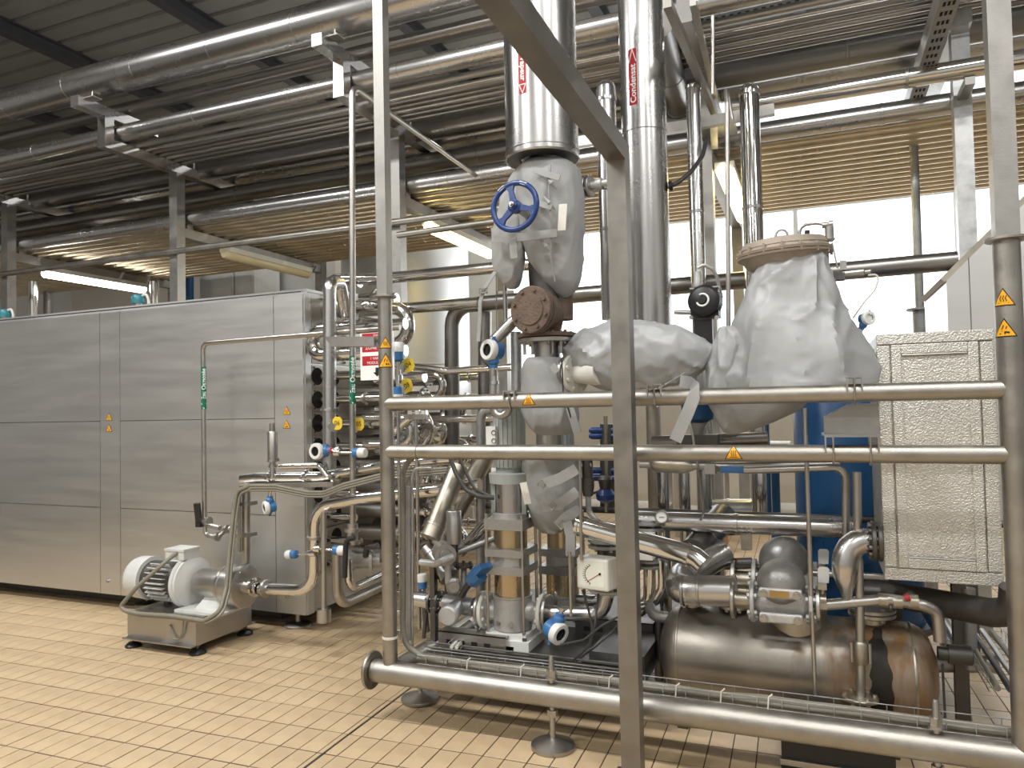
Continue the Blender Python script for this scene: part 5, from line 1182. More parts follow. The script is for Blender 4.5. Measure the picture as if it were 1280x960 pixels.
bentpipe('chrome_pipe', 'chrome pipe with a slight kink running right behind the top left rail corner', [(486, 454, 4.5), (561, 464, 4.5), (640, 459, 4.5)], 8.5, 'chrome', .1)
bentpipe('chrome_tube', 'closed chrome tube end pointing right beside the red and white sign', [(470, 473, 4.4), (531, 471, 4.4)], 14, 'chrome')
bentpipe('chrome_pipe', 'horizontal chrome pipe between the two rails, left part', [(500, 525, 4.6), (622, 523, 4.6)], 9, 'chrome')
t = thing('solenoid_manifold', 'three small white capped solenoids in a row above the top rail', 'valve', (at(520, 520, Y=3.9).x, 3.9, .285))
for x in (512, 521, 529): part(t, 'white_cap', MB().lathe((at(x, 500, Y=3.9).x, 3.9, zat(x, 520, 3.9)), (0, 0, 1), [(0, .014), (.1, .014), (.115, .009)], 14), 'cream_paint')
p = at(520, 521, Y=3.9); part(t, 'base_bar', MB().box(p, (.13, .04, .03)), 'satin_steel'); part(t, 'stand', MB().cyl((p.x, 3.9, .285), p, .012, n=10), 'satin_steel')
bentpipe('chrome_pipe', 'chrome pipe crossing in shade below the second rail left corner', [(495, 577, 4.2), (620, 565, 4.2)], 9, 'satin_steel')
# U bends seen between the rails (left)
for k, (x, y0, y1, Y, d, lb_) in enumerate(((540, 512, 562, 4.35, 11, 'wide chrome return bend between the two rails'), (524, 522, 556, 4.25, 9, 'smaller chrome return bend inside the wide one'))):
    p, q = at(x-25, y0, Y=Y), at(x-25, y1, Y=Y); q.x = p.x
    P_ = [p-V((.28, 0, 0))]+elbow_u(p, q, (1, 0, 0), 12)+[q-V((.28, 0, 0))]
    o = solo('return_bend', lb_, 'pipe', MB().tube(P_, d*mpp(p)/2, 18), 'chrome')
    for e in (p, q): part(o, 'ferrule', clamp(MB(), e-V((.03, 0, 0)), (1, 0, 0), d*mpp(p)/2), 'satin_steel')
bentpipe('chrome_pipe', 'chrome pipe rising in a slant between the rails beside the return bends', [(488, 542, 4.2), (512, 522, 4.2), (532, 514, 4.2)], 11, 'chrome', .05)
transmitter('blue transmitter facing left above the top rail, hanging strap beside it', at(616, 438, Y=3.6), (-.42, -.9, .05), (.02, 0, -1), .105, .13)
t_ = [o_ for o_ in bpy.data.objects if o_.name.startswith('transmitter') and not o_.parent][-1]
part(t_, 'standpipe', MB().tube(pts([(616.5, 462, 3.6), (617, 515, 3.6), (626, 521, 3.6), (636, 515, 3.6), (637, 500, 3.6)]), .021, 14, bend=.04), 'satin_steel')
part(t_, 'cable', MB().tube(pts([(600, 436, 3.6), (599, 443, 3.6), (604, 452, 3.6), (612, 460, 3.6)]), .004, 6, bend=.02), 'cable_dark')
sn = sensor('blue and red fitting hanging left above the top rail corner, next to the post', at(497, 493, Y=3.8), (0, 0, 1), .06, .1); p = at(497, 497, Y=3.8); part(sn, 'stand', MB().cyl((p.x, 3.8, .285), p, .009, n=8), 'satin_steel')
sn = sensor('blue and white sensor head behind the left post, near the yellow tag', at(497, 440, Y=3.9), (0, 0, -1), .075, .12); p = at(497, 445, Y=3.9); part(sn, 'stand', MB().cyl((p.x, 3.9, .285), p, .010, n=8), 'satin_steel')
def tagplate(label, px_, py_, Y, txt, rot=0.):
    p = at(px_, py_, Y=Y); w, h = .075, .085
    t = thing('number_tag', label, 'tag', p-V((0, 0, h/2)), 'yellow number tags')
    c, s_ = math.cos(rot), math.sin(rot)
    fn = lambda u, v, l=0: p+V((u*c-v*s_, -l, u*s_+v*c))
    oc = [(-.5, -.25), (-.25, -.5), (.25, -.5), (.5, -.25), (.5, .25), (.25, .5), (-.25, .5), (-.5, .25)]
    part(t, 'plate', MB().prism([fn(x*w, y*h) for x, y in oc], (0, -.004, 0)), 'yellow_tag', smooth=False)
    vs, fs = text_faces(txt, h*.5); part(t, 'number', mapped(MB(), vs, fs, lambda x, y: fn(x, y, .0055)), 'black_ink', smooth=False)
    b = MB(); b.box(p+V((-.045, .02, -.02)), (.05, .05, .05), Matrix.Rotation(.7, 3, 'Y')); part(t, 'holder', b, 'chrome', smooth=False)
    return t
tagplate('yellow number tag 06 on a tube left of the upright chrome pipe', 422, 529, 4.05, '06')
tagplate('yellow number tag 05 right of the second slim pipe', 449, 530, 4.05, '05')
tagplate('yellow number tag on the slanting chrome pipe right of the left post', 511, 456, 3.95, '04', .4)
tg = tagplate('yellow number tag above the white caps, by the red fitting', 509, 482, 3.95, '03', .4); part(tg, 'wire', MB().tube([at(509, 480, Y=3.955), at(505, 486, Y=3.85), at(497, 490, Y=3.8)], .004, 6), 'satin_steel')
# discharge side of the pump and flow meter
zf = at(679, 765, Y=3.75); u = mpp(zf)
o = solo('discharge_pipe', 'polished pipe from the pump flange bending up into the flow meter', 'pipe', MB().tube([zf+V((.035, 0, 0)), at(752, 768, Y=3.75), at(760, 738, Y=3.75)], 9*u, 20, bend=.11), 'clad_steel')
t = thing('flow_meter', 'square-faced flow meter with white dial and red needle between two bolted flanges', 'flow meter', at(760, 738, Y=3.75))
cm = at(760, 735, Y=3.75)
for py_ in (737, 729, 682, 675):
    b = MB(); c = at(760, py_, Y=3.75); flange(b, V((cm.x, 3.75, c.z)), (0, 0, 1), 23*u, .018, 6, .009); part(t, 'flange', b, 'cast_light')
part(t, 'meter_tube', MB().cyl((cm.x, 3.75, zat(760, 729, 3.75)), (cm.x, 3.75, zat(760, 682, 3.75)), 12*u, n=22), 'dark_steel')
fm = at(743, 717, Y=3.52); fw = V((-.22, -.975, 0)).normalized(); fx = V((.975, -.22, 0)); q = Matrix((fx, fw, V((0, 0, 1)))).transposed()
o = part(t, 'case', MB().box(fm-fw*.03, (.175, .11, .155), q), 'cream_paint', smooth=False)
mod = o.modifiers.new('b', 'BEVEL'); mod.width = .012; mod.segments = 3
part(t, 'dial', MB().box(fm+fw*.0245, (.135, .004, .115), q), 'dial_face', smooth=False)
fn = on_plane(fm+fw*.027, fx, (0, 0, 1), fw)
b = MB(); P_ = [fn(-.035+.012*math.cos(a)-.015+.0, .05*math.sin(a)) for a in [-1.2+.24*k for k in range(11)]]
P_ = [fn(.052-.09*math.cos(a), .095*math.sin(a)*.62) for a in [-.85+.17*k for k in range(11)]]
part(t, 'scale_arc', MB().tube(P_, .0016, 4), 'black_ink')
b = MB(); 
for k in range(11):
    a = -.85+.17*k; b.tube([fn(.052-.093*math.cos(a), .095*math.sin(a)*.62), fn(.052-.104*math.cos(a), .105*math.sin(a)*.62)], .0012, 4)
o2 = part(t, 'scale_marks', b, 'black_ink'); o2['kind'] = 'stuff'
part(t, 'needle', MB().tube([fn(.045, .008), fn(-.025, -.035)], .002, 5), 'red_plastic')
part(t, 'hub', MB().lathe(fn(.045, .008), fw, [(0, .006), (.004, .006)], 12), 'black_ink')
part(t, 'bracket', MB().cyl(fm-fw*.06, V((cm.x, 3.75, fm.z)), .03, n=12), 'dark_steel')
part(t, 'cable', MB().tube(pts([(728, 737, 3.55), (735, 760, 3.55), (741, 785, 3.55), (737, 805, 3.55), (722, 822, 3.55)]), .006, 8, bend=.05), 'cable_dark')
transmitter('blue transmitter with white ring facing right, under the polished pump discharge pipe', at(694, 789, Y=3.55), (.86, -.45, -.25), (.3, .15, 1), .105, .07, window=True)
# jacket on second pump (hangs below lower rail)
j5 = thing('insulation_jacket', 'grey cloth jacket with crossed straps and white patch below the second rail', 'jacket', at(690, 665, Y=3.7))
part(j5, 'body', bag(hz([(560, 650, 716), (575, 647, 722), (600, 652, 724), (620, 656, 725), (640, 661, 724), (655, 668, 716), (666, 678, 698)], 3.78, .55), 'z', .012, 6, (1, 1, .6), n=48, sub=4, seed=31), 'jacket_dark')
for P_ in ([(676, 606, 3.60), (700, 598, 3.585), (721, 586, 3.62)], [(676, 634, 3.61), (700, 630, 3.585), (722, 614, 3.62)], [(697, 658, 3.60), (710, 645, 3.58), (725, 637, 3.62)]):
    part(j5, 'strap', band(pts(P_), .055), 'strap_cloth')
part(j5, 'strap', band(pts([(709, 652, 3.57), (713, 670, 3.56), (713, 695, 3.56)]), .05), 'strap_cloth')
part(j5, 'patch', band(pts([(654, 603, 3.615), (660, 630, 3.62)]), .04, .003), 'cream_paint')
for px_, py_ in ((677, 606), (690, 632), (702, 656)):
    c = at(px_, py_, Y=3.585); b = MB(); b.torus(c, (0, -1, 0), .022, .003, 4, 5); part(j5, 'buckle', b, 'satin_steel')
# slanting chrome pipe and its mitred end
p, q = at(722, 656, Y=3.55), at(862, 694, Y=3.50); r_ = 12.5*mpp(p)
o = cladpipe('chrome_pipe', 'thick chrome pipe slanting down to the right across the square post', p, q, r_, 'chrome', (.0, .97))
e = at(880, 706, Y=3.48); part(o, 'mitre_end', MB().tube([q, at(871, 698, Y=3.49), e], [r_, r_*.98, r_*.93], 28), 'chrome')
for py_, lb_ in ((575, 'left'),): pass
o = cladpipe('clad_pipe', 'horizontal clad pipe with small dial gauge below the second rail', at(786, 650, Y=4.0), at(1066, 660, Y=4.0), 12*mpp(at(900, 655, Y=4.0)), 'clad_steel', (.5, .98))
t = thing('dial_gauge', 'small round white dial thermometer on the horizontal clad pipe', 'gauge', at(827, 655, Y=3.93))
g_ = at(827, 646, Y=3.9); part(t, 'case', MB().lathe(g_+V((0, .015, 0)), (0, -1, 0), [(0, .034), (.02, .036), (.024, .033), (.024, .029), (.02, .028)], 26, caps=False), 'satin_steel')
part(t, 'dial', MB().lathe(g_+V((0, .015, 0)), (0, -1, 0), [(0, .03), (.019, .03)], 26), 'white_ink'); part(t, 'needle', MB().tube([g_+V((-.012, -.006, -.002)), g_+V((.014, -.006, .0))], .0015, 4), 'black_ink'); part(t, 'stem', MB().cyl(g_+V((0, .01, -.03)), g_+V((0, .05, -.05)), .008, n=8), 'satin_steel')
# big clad elbow and ball float traps on the tank
YT = 3.85
tk = thing('condensate_tank', 'horizontal rust-streaked steel vessel with domed ends and flanged necks', 'tank', (-.15, YT, 0))
xl_, xr_ = at(828, 826, Y=YT).x, at(1172, 830, Y=YT).x; Rt = .222; zt0 = .345
part(tk, 'shell', MB().lathe((xl_, YT, zt0), (1, 0, 0), [(0, 0.02), (.006, Rt*.4), (.03, Rt*.72), (.065, Rt*.92), (.105, Rt), (xr_-xl_-.105, Rt), (xr_-xl_-.065, Rt*.92), (xr_-xl_-.03, Rt*.72), (xr_-xl_-.006, Rt*.4), (xr_-xl_, .02)], 44), 'stained_steel')
for x in (xl_+.10, xr_-.115): part(tk, 'weld_seam', MB().lathe((x, YT, zt0), (1, 0, 0), [(0, Rt), (.004, Rt+.003), (.01, Rt+.003), (.014, Rt)], 44, caps=False), 'tank_steel')
for x in (xl_+.12, xr_-.2):
    for dy in (-.12, .12): part(tk, 'leg', MB().bb((x-.025, YT+dy-.02, 0), (x+.025, YT+dy+.02, zt0-.14)), 'dark_steel')
vs = []; xd = at(1096, 800, Y=YT).x
for k in range(25):
    a = 1.22-2.3*k/24; t_ = k/24; w0 = .012+.030*min(1, t_*5)+.006*math.sin(k*1.9); w1 = .012+.026*min(1, t_*2.2)+.005*math.sin(k*1.3+1)
    vs += [V((xd-w0, YT-(Rt+.0016)*math.cos(a), zt0+(Rt+.0016)*math.sin(a))), V((xd+w1+.012*t_, YT-(Rt+.0016)*math.cos(a), zt0+(Rt+.0016)*math.sin(a)))]
part(tk, 'drip_stain', MB().add(vs, [(2*k, 2*k+1, 2*k+3, 2*k+2) for k in range(24)]), 'drip_black', label='dark rusty drip stain')
mw = at(997, 800, Y=YT-.02); part(tk, 'manway', MB().lathe((mw.x, YT-.02, zt0+Rt*.55), (0, 0, 1), [(0, .135), (Rt*.62+.02, .135)], 34), 'tank_steel')
b = MB(); flange(b, (mw.x, YT-.02, zt0+Rt*1.17+.03), (0, 0, 1), .155, .018, 14, .009); part(tk, 'manway_cover', b, 'satin_steel')
def neck(px_, r, zf, n=2):
    x = at(px_, 770, Y=YT).x; part(tk, 'neck', MB().cyl((x, YT, zt0+Rt*.9), (x, YT, zf), r, n=18), 'tank_steel'); b = MB()
    for k in range(n):
        f_ = MB(); flange(f_, (x, YT, zf-k*.021), (0, 0, 1), r+.042, .018, 6, .009); part(tk, 'neck_flange', f_, 'satin_steel')
    return x
zn = zt0+Rt+.055
neck(866, .035, zn); neck(918, .035, zn-.015); xn3 = neck(1090, .06, zn+.0)
a_ = at(1074, 870, Y=YT-.30); b = MB(); flange(b, (at(1074, 868, Y=3.6).x, 3.60, .2), (0, 0, 1), .085, .016, 6, .009); 
# elbow and clad pipe
YE = 3.62
u = mpp(at(880, 738, Y=YE)); r_ = 18.5*u
o = solo('clad_pipe', 'fat clad pipe elbow with seam rings lying above the tank', 'pipe', MB().tube([at(905, 690, Y=4.0), at(851, 722, Y=3.80), at(848, 737, Y=YE), at(880, 738, Y=YE), at(920, 739, Y=YE)], r_, 32, bend=.10), 'clad_steel')
for px_ in (852, 872, 916): part(o, 'cladding_seam', MB().lathe(at(px_, 738, Y=YE), (1, 0, .0), [(0, r_), (.002, r_+.004), (.012, r_+.004), (.014, r_)], 32, caps=False), 'satin_steel')
cladpipe('clad_pipe', 'dark clad pipe slanting up to the right behind the chrome mitred end', at(868, 690, Y=3.95), at(905, 645, Y=4.3), 20*u, 'dull_clad', (.3, .7))
cladpipe('clad_pipe', 'short horizontal clad pipe lying low behind the posts, ring seam near its end', at(880, 640, Y=5.2), at(955, 640, Y=5.2), 16*mpp(at(900, 640, Y=5.2)), 'clad_steel', (.4, .8))
def trap(label, cx, cy, Y, k, plate):
    c = at(cx, cy, Y=Y); u = mpp(c)*k
    t = thing('float_trap', label, 'steam trap', c-V((0, 0, 40*u)), 'ball float steam traps')
    part(t, 'dome', MB().ball(c+V((0, 0, -8*u)), 29*u, 32, 14, (1.0, .95, 1.02)), 'cast_grey')
    part(t, 'dome_rib', MB().beam(c+V((0, -28*u, 0)), c+V((0, -10*u, 21*u)), .004, .004), 'cast_grey')
    part(t, 'body', MB().lathe(c+V((-35*u, 0, -33*u)), (1, 0, 0), [(0, 15*u), (6*u, 15*u), (10*u, 18*u), (60*u, 18*u), (64*u, 15*u), (70*u, 15*u)], 8), 'cast_light')
    if plate:
        for z_, nm in ((-15, 'cover_lug'), (-45, 'lower_lug')):
            b = MB(); b.bb(c+V((-25*u, -32*u, (z_-6)*u)), c+V((25*u, -24*u, (z_+6)*u))); o = part(t, nm, b, 'cast_light', smooth=False)
            mod = o.modifiers.new('b', 'BEVEL'); mod.width = .01; mod.segments = 3
            for s_ in (-19, 19): part(o, 'bolt', MB().lathe(c+V((s_*u, -31*u, z_*u)), (0, -1, 0), [(0, 5*u), (3*u, 5*u), (3*u, 3.4*u), (6*u, 3.2*u)], 12), 'satin_steel')
        o = part(t, 'rating_plate', MB().bb(c+V((-12*u, -33*u, -19*u)), c+V((10*u, -32*u, -11*u))), 'brass', smooth=False)
    for s_ in (-1, 1):
        f_ = MB(); flange(f_, c+V((s_*34*u, 0, -33*u)), (1, 0, 0), 26*u, 5*u, 6, 3.5*u); part(t, 'flange', f_, 'cast_light')
        f_ = MB(); flange(f_, c+V((s_*(42 if s_ > 0 else 58)*u, 0, -33*u)), (1, 0, 0), 24*u, 5*u, 0); part(t, 'counter_flange', f_, 'satin_steel')
    part(t, 'nipple', MB().cyl(c+V((-62*u, 0, -33*u)), c+V((-34*u, 0, -33*u)), 11*u, n=18), 'tank_steel')
    return t, c, u
tr1, ct, ut = trap('front ball float trap with bolted lugs and a brass plate, above the manway', 976, 720, 3.60, 1.0, True)
tr2, ct2, ut2 = trap('rear ball float trap, its grey dome rising behind the front one', 980, 693, 4.0, 1.05, False)
o = solo('drain_pipe', 'steel pipe running right from the front float trap with lever valve and elbow down', 'pipe', MB().tube([ct+V((43*ut, 0, -33*ut)), at(1112, 749, Y=3.60), at(1152, 756, Y=3.60), at(1172, 764, Y=3.62), at(1175, 802, Y=3.62)], 6.8*ut, 16, bend=.07), 'satin_steel')
for px_, r_ in ((1022, 8.6), (1098, 8.8), (1116, 8), (1136, 8.5)):
    p = at(px_, 750 if px_ < 1110 else 752, Y=3.60); part(o, 'union', MB().lathe(p, (1, 0, .02), [(0, r_*ut), (10*ut, r_*ut)], 12), 'tank_steel')
for px_, z_ in ((1028, 733), (1028, 757)):
    b = MB().box(at(px_, z_, Y=3.57), (.035, .03, .025)); part(o, 'bolt_lug', b, 'satin_steel', smooth=False)
def paddle(px_, py_, Y, lab, b2):
    t = thing('lever_valve', lab, 'valve', at(px_, b2, Y=Y)); p = at(px_, py_, Y=Y); w = .022
    part(t, 'lever', MB().prism([p+V((-w, 0, -.03)), p+V((w, 0, -.03)), p+V((w*1.2, 0, .03)), p+V((w*.8, 0, .04)), p+V((-w*.6, 0, .04)), p+V((-w, 0, .03))], (0, .006, 0)), 'white_paint', smooth=False)
    part(t, 'stem', MB().cyl(p+V((0, .003, -.03)), at(px_-2, b2, Y=Y), .012, n=10), 'satin_steel'); return t
paddle(1029, 720, 3.60, 'pale paddle lever upright on the front drain pipe', 746)
paddle(1029, 697, 3.85, 'pale paddle lever upright behind the front one, before the blue vessel', 725)
solo('steel_tube', 'short horizontal tube behind the front drain pipe, before the blue vessel', 'pipe', MB().cyl(at(1015, 716, Y=3.85), at(1110, 722, Y=3.85), .017, n=12), 'satin_steel')
# big polished elbow on the insulated box
pe = at(1092, 676, Y=3.62); ue = mpp(pe)
el = solo('reducing_elbow', 'polished fat elbow tapering down onto the drain pipe, bolted to the insulated box', 'pipe',
    MB().tube([pe, at(1081, 676, Y=3.61), at(1071, 679, Y=3.60), at(1063, 685, Y=3.595), at(1058, 694, Y=3.59), at(1056, 704, Y=3.58), at(1056, 716, Y=3.58), at(1057, 728, Y=3.58), at(1058, 738, Y=3.59), at(1059, 748, Y=3.60)], [16*ue, 16*ue, 16*ue, 16*ue, 16*ue, 16*ue, 15*ue, 11.5*ue, 8*ue, 6*ue], 28, bend=None), 'clad_steel')
b = MB(); flange(b, pe, (1, 0, 0), 25*ue, .02, 12, .011); part(el, 'flange', b, 'dark_steel')
b = MB(); flange(b, pe+V((.024, 0, 0)), (1, 0, 0), 25*ue, .02, 0); part(el, 'counter_flange', b, 'dark_steel')
t = thing('steel_tube', 'thin upright tube with a bolted union and round base flange before the tank', 'pipe', at(1075, 872, Y=3.58))
part(t, 'tube', MB().tube(pts([(1071, 590, 3.62), (1072, 660, 3.62), (1075, 760, 3.60), (1076, 872, 3.58)]), 5.3*ue, 14), 'satin_steel')
b = MB(); c = at(1076, 816, Y=3.59); b.lathe(c, (0, 0, 1), [(-.05, .024), (-.04, .03), (.04, .03), (.05, .024)], 14); part(t, 'union', b, 'tank_steel')
for s_ in (-1, 1): part(t, 'union_bolt', MB().cyl(c+V((s_*.036, -.01, -.04)), c+V((s_*.036, -.01, .045)), .006, n=8), 'satin_steel')
b = MB(); flange(b, at(1075, 872, Y=3.58), (0, 0, 1), .075, .016, 6, .009); part(t, 'base_flange', b, 'tank_steel')
bentpipe('steel_tube', 'bent tube coming out under the second rail and dropping left of the insulated box', [(930, 588, 3.8), (1057, 584, 3.8), (1058, 700, 3.8)], 9, 'satin_steel', .05)
o = bentpipe('steel_tube', 'lower reducer pipe under the second rail right of the square post', [(800, 580, 3.9), (905, 583, 3.9), (1050, 580, 3.9)], 10, 'satin_steel')
part(o, 'reducer', MB().lathe(at(868, 583, Y=3.9), at(820, 580, Y=3.9)-at(868, 583, Y=3.9), [(0, .02), (.05, .04), (.19, .045), (.23, .02)], 20), 'tank_steel')
t = thing('lever_valve', 'ball valve with flat blue lever under the second rail', 'valve', at(905, 588, Y=3.85))
part(t, 'lever', MB().bb(at(901, 591, Y=3.82), at(930, 583, Y=3.81)), 'blue_paint', smooth=False); part(t, 'valve_body', MB().box(at(888, 586, Y=3.85), (.05, .05, .05)), 'cast_light', smooth=False)
part(t, 'stem', MB().cyl(at(893, 586, Y=3.85), at(903, 587, Y=3.815), .01, n=8), 'satin_steel')
for k, (x0, y0, x1, y1, Y, d, lb_) in enumerate(((1006, 510, 1014, 745, 3.45, 5.5, 'thin upright rod from the top rail down past the float traps'), (1015, 765, 1019, 868, 3.50, 5, 'thin rod standing before the tank below the float trap'), (725, 575, 727, 700, 3.5, 4, 'thin upright rod right of the crossed-strap jacket'), (712, 690, 714, 770, 3.5, 4, 'short thin rod before the second pump'))):
    bentpipe('steel_rod', lb_, [(x0, y0, Y), (x1, y1, Y)], d, 'satin_steel')
bentpipe('thin_tube', 'thin capillary tube falling from the second rail to the dial pipe', [(871, 572, 3.6), (880, 640, 3.8), (876, 650, 3.85)], 3, 'satin_steel', .05)
# bracket box
bx = thing('junction_box', 'grey sloping-topped box on a bracket left of the insulated box', 'box', at(1064, 548, Y=3.4))
z1_, z0_ = zat(1064, 505, 3.45), zLo+.077; a_, b_ = at(1030, 540, Y=3.45).x, at(1097, 540, Y=3.45).x
part(bx, 'shell', MB().prism([(a_, 3.36, z0_), (b_, 3.36, z0_), (b_, 3.36, z1_), (a_+.10, 3.36, z1_), (a_, 3.36, z0_+.07)], (0, .2, 0)), 'square_steel', smooth=False)
part(bx, 'under_block', MB().bb((a_-.01, 3.34, z0_-.004), (b_+.01, 3.58, z0_)), 'satin_steel', smooth=False)
# insulated stucco box
YX = 3.66
bxl, bxr, bzt, bzb = at(1098, 500, Y=YX).x, at(1246, 500, Y=YX).x, zat(1170, 415, YX), zat(1170, 728, YX)
ib = thing('insulation_casing', 'large pale stucco-textured metal box with a framed panel right of the jackets', 'casing', ((bxl+bxr)/2, YX+.3, bzb))
part(ib, 'body', MB().bb((bxl+.003, YX+.012, bzb), (bxr-.006, YX+.62, bzt)), 'stucco', smooth=False)
def sx(px_): return at(px_, 550, Y=YX).x
def fbox(nm, xa, xb_, za, zb2, dy=0., mt='stucco', bev=.004):
    o = part(ib, nm, MB().bb((xa, YX-dy, za), (xb_, YX+.014, zb2)), mt, smooth=False); md = o.modifiers.new('b', 'BEVEL'); md.width = bev; md.segments = 2; return o
hs = .052; hb = .055; g = .003
fbox('bottom_strip', bxl, bxr, bzb-.002, bzb+hb-g); fbox('top_strip', bxl, bxr, bzt-.045, bzt+.002, .004)
zA_, zB_ = bzb+hb, bzt-.045-g
fbox('left_strip', bxl, sx(1117)-g, zA_, zB_); fbox('right_strip', sx(1228)+g, bxr, zA_, zB_, .0, 'stucco', .012)
xa_, xb_ = sx(1117), sx(1228)
o = fbox('door_panel', xa_+.002, xb_-.002, zA_, zB_, -.004)
w_ = sx(1130)-xa_
for nm, A_, B_ in (('moulding', (xa_+.002, zA_), (xa_+w_, zB_)), ('moulding', (xb_-w_, zA_), (xb_-.002, zB_)), ('moulding', (xa_+w_, zB_-w_*1.05), (xb_-w_, zB_)), ('moulding', (xa_+w_, zA_), (xb_-w_, zA_+w_*1.05))):
    b = MB(); b.bb((A_[0], YX-.007, A_[1]), (B_[0], YX+.004, B_[1])); q_ = part(o, nm, b, 'stucco', smooth=False); md = q_.modifiers.new('b', 'BEVEL'); md.width = .004; md.segments = 2
part(o, 'bead', MB().tube([(xa_+w_+.004, YX-.003, zA_+w_*1.05+.004), (xb_-w_-.004, YX-.003, zA_+w_*1.05+.004)], .004, 8), 'satin_steel'); part(o, 'bead', MB().tube([(xa_+w_+.004, YX-.003, zB_-w_*1.05-.004), (xb_-w_-.004, YX-.003, zB_-w_*1.05-.004)], .004, 8), 'satin_steel')
for k in range(2): part(ib, 'leg', MB().bb((bxl+.05+.28*k, YX+.52, 0), (bxl+.11+.28*k, YX+.58, bzb)), 'dark_steel', smooth=False)
# dark elbowed pipe under the box
bentpipe('dark_pipe', 'dark rusty pipe running right under the insulated box towards the right post', [(1085, 740, 4.05), (1110, 742, 4.0), (1240, 766, 3.62), (1268, 764, 3.55), (1270, 735, 3.53)], 30, 'dark_steel', .07)
o = bentpipe('red_valve', 'small red plastic knob on the fitting by the dark pipe', [(1131, 748, 3.55), (1137, 746, 3.55)], 9, 'red_plastic', cat='knob')
bentpipe('grey_pipe', 'upright dark grey pipe under the insulated box', [(1209, 735, 4.2), (1212, 835, 4.2)], 18, 'cast_grey')
bentpipe('grey_pipe', 'dark grey pipe lying low behind the right tank end', [(1165, 830, 4.25), (1248, 830, 4.25)], 20, 'cast_grey')
bentpipe('clad_pipe', 'pale clad pipe slanting behind the right end of the tank', [(1165, 762, 4.6), (1200, 820, 4.3)], 26, 'clad_steel')
solo('hose_valve', 'dark stub valve on the right end of the tank', 'valve', MB().lathe(at(1172, 816, Y=3.80), (1, 0, 0), [(0, .03), (.04, .03), (.04, .042), (.13, .042), (.135, .036)], 18), 'dark_steel')
bentpipe('cable', 'black cable curving down to the floor right of the tank', [(1178, 830, 3.7), (1180, 870, 3.7), (1182, 905, 3.7)], 3, 'cable_dark')
A2, B2 = at(1222, 792, Y=4.6), at(1272, 868, Y=3.65)
wire_tray('wire_tray', 'wire mesh tray with cables running away under the right post', [A2, B2], (1, 0, 0), (0, 0, 1), .2, .05)
for k in range(4): bundle('cable', '%s cable from the left in the receding right wire tray' % ords[k], [A2+V((-.07+.045*k, 0, .016)), B2+V((-.07+.045*k, 0, .016))], .013, ('cable_grey', 'cable_dark', 'galvanised', 'cable_grey')[k])
# blue vessel
db = at(1072, 640, Y=5.0); ub_ = mpp(db); Rd = 72*ub_
t = thing('blue_vessel', 'dark blue upright cylindrical vessel on a round grey base plate', 'vessel', (db.x, 5.0, 0))
zp0 = zat(1070, 775, 5.0)
part(t, 'shell', MB().lathe((db.x, 5.0, zp0+.04), (0, 0, 1), [(0, Rd), (zat(1070, 470, 5.0)-zp0, Rd), (zat(1070, 470, 5.0)-zp0+.05, Rd*.9), (zat(1070, 470, 5.0)-zp0+.08, Rd*.5)], 40), 'drum_blue')
part(t, 'base_plate', MB().lathe((db.x, 5.0, zp0), (0, 0, 1), [(0, Rd*1.13), (.03, Rd*1.15), (.04, Rd*1.13)], 40), 'dark_steel')
for k in range(3):
    a = .4+2*PI*k/3; part(t, 'leg', MB().cyl((db.x+Rd*.8*math.cos(a), 5+Rd*.8*math.sin(a), 0), (db.x+Rd*.8*math.cos(a), 5+Rd*.8*math.sin(a), zp0), .03, n=12), 'dark_steel')
for z_ in (.55, 1.0): part(t, 'hoop', MB().lathe((db.x, 5.0, zp0+z_), (0, 0, 1), [(0, Rd), (.004, Rd+.004), (.012, Rd+.004), (.016, Rd)], 40, caps=False), 'drum_blue')
# sloped stainless cover behind the right post
YS = 4.7
p = [at(1183, 352, Y=YS), at(1262, 270, Y=YS), at(1262, 420, Y=YS), at(1183, 420, Y=YS)]
cv_ = thing('sloping_cover', 'sloping-topped stainless steel hood behind the right post', 'hood', ((p[0].x+p[1].x)/2+.1, YS+.4, 0))
p = [at(1183, 351, Y=YS), at(1300, 235, Y=YS)]; zlo = .9
part(cv_, 'side', MB().prism([(p[0].x, YS, zlo), (p[1].x, YS, zlo), p[1], p[0]], (0, .9, 0)), 'brushed_panel', smooth=False)
d_ = (p[1]-p[0]).normalized(); b = MB(); nn = V((-d_.z, 0, d_.x)); b.prism([p[0]-d_*.01, p[1], p[1]+nn*.03, p[0]-d_*.01+nn*.03], (0, .92, 0)); part(cv_, 'top', b, 'tank_steel', smooth=False)
part(cv_, 'joint', MB().bb((at(1213, 380, Y=YS).x-.002, YS-.002, zlo), (at(1213, 380, Y=YS).x+.002, YS, at(1213, 322, Y=YS).z)), 'dark_steel', smooth=False)
for k in range(2): part(cv_, 'leg', MB().bb((p[0].x+.1+.5*k, YS+.4, 0), (p[0].x+.16+.5*k, YS+.46, zlo)), 'dark_steel', smooth=False)

t = thing('black_crate', 'low black crate with a pale edge under the base pipe at the bottom right', 'crate', (at(1040, 945, Y=3.5).x, 3.6, 0))
a_, b_ = at(977, 950, Y=3.42).x, at(1120, 950, Y=3.42).x
part(t, 'tray', MB().bb((a_, 3.43, .01), (b_, 3.85, .13)), 'black_plastic', smooth=False); part(t, 'edge', MB().bb((a_-.005, 3.415, .035), (b_+.005, 3.43, .06)), 'satin_steel', smooth=False)
for x in (a_+.03, b_-.03): part(t, 'foot', MB().bb((x-.03, 3.45, 0), (x+.03, 3.83, .01)), 'black_plastic', smooth=False)
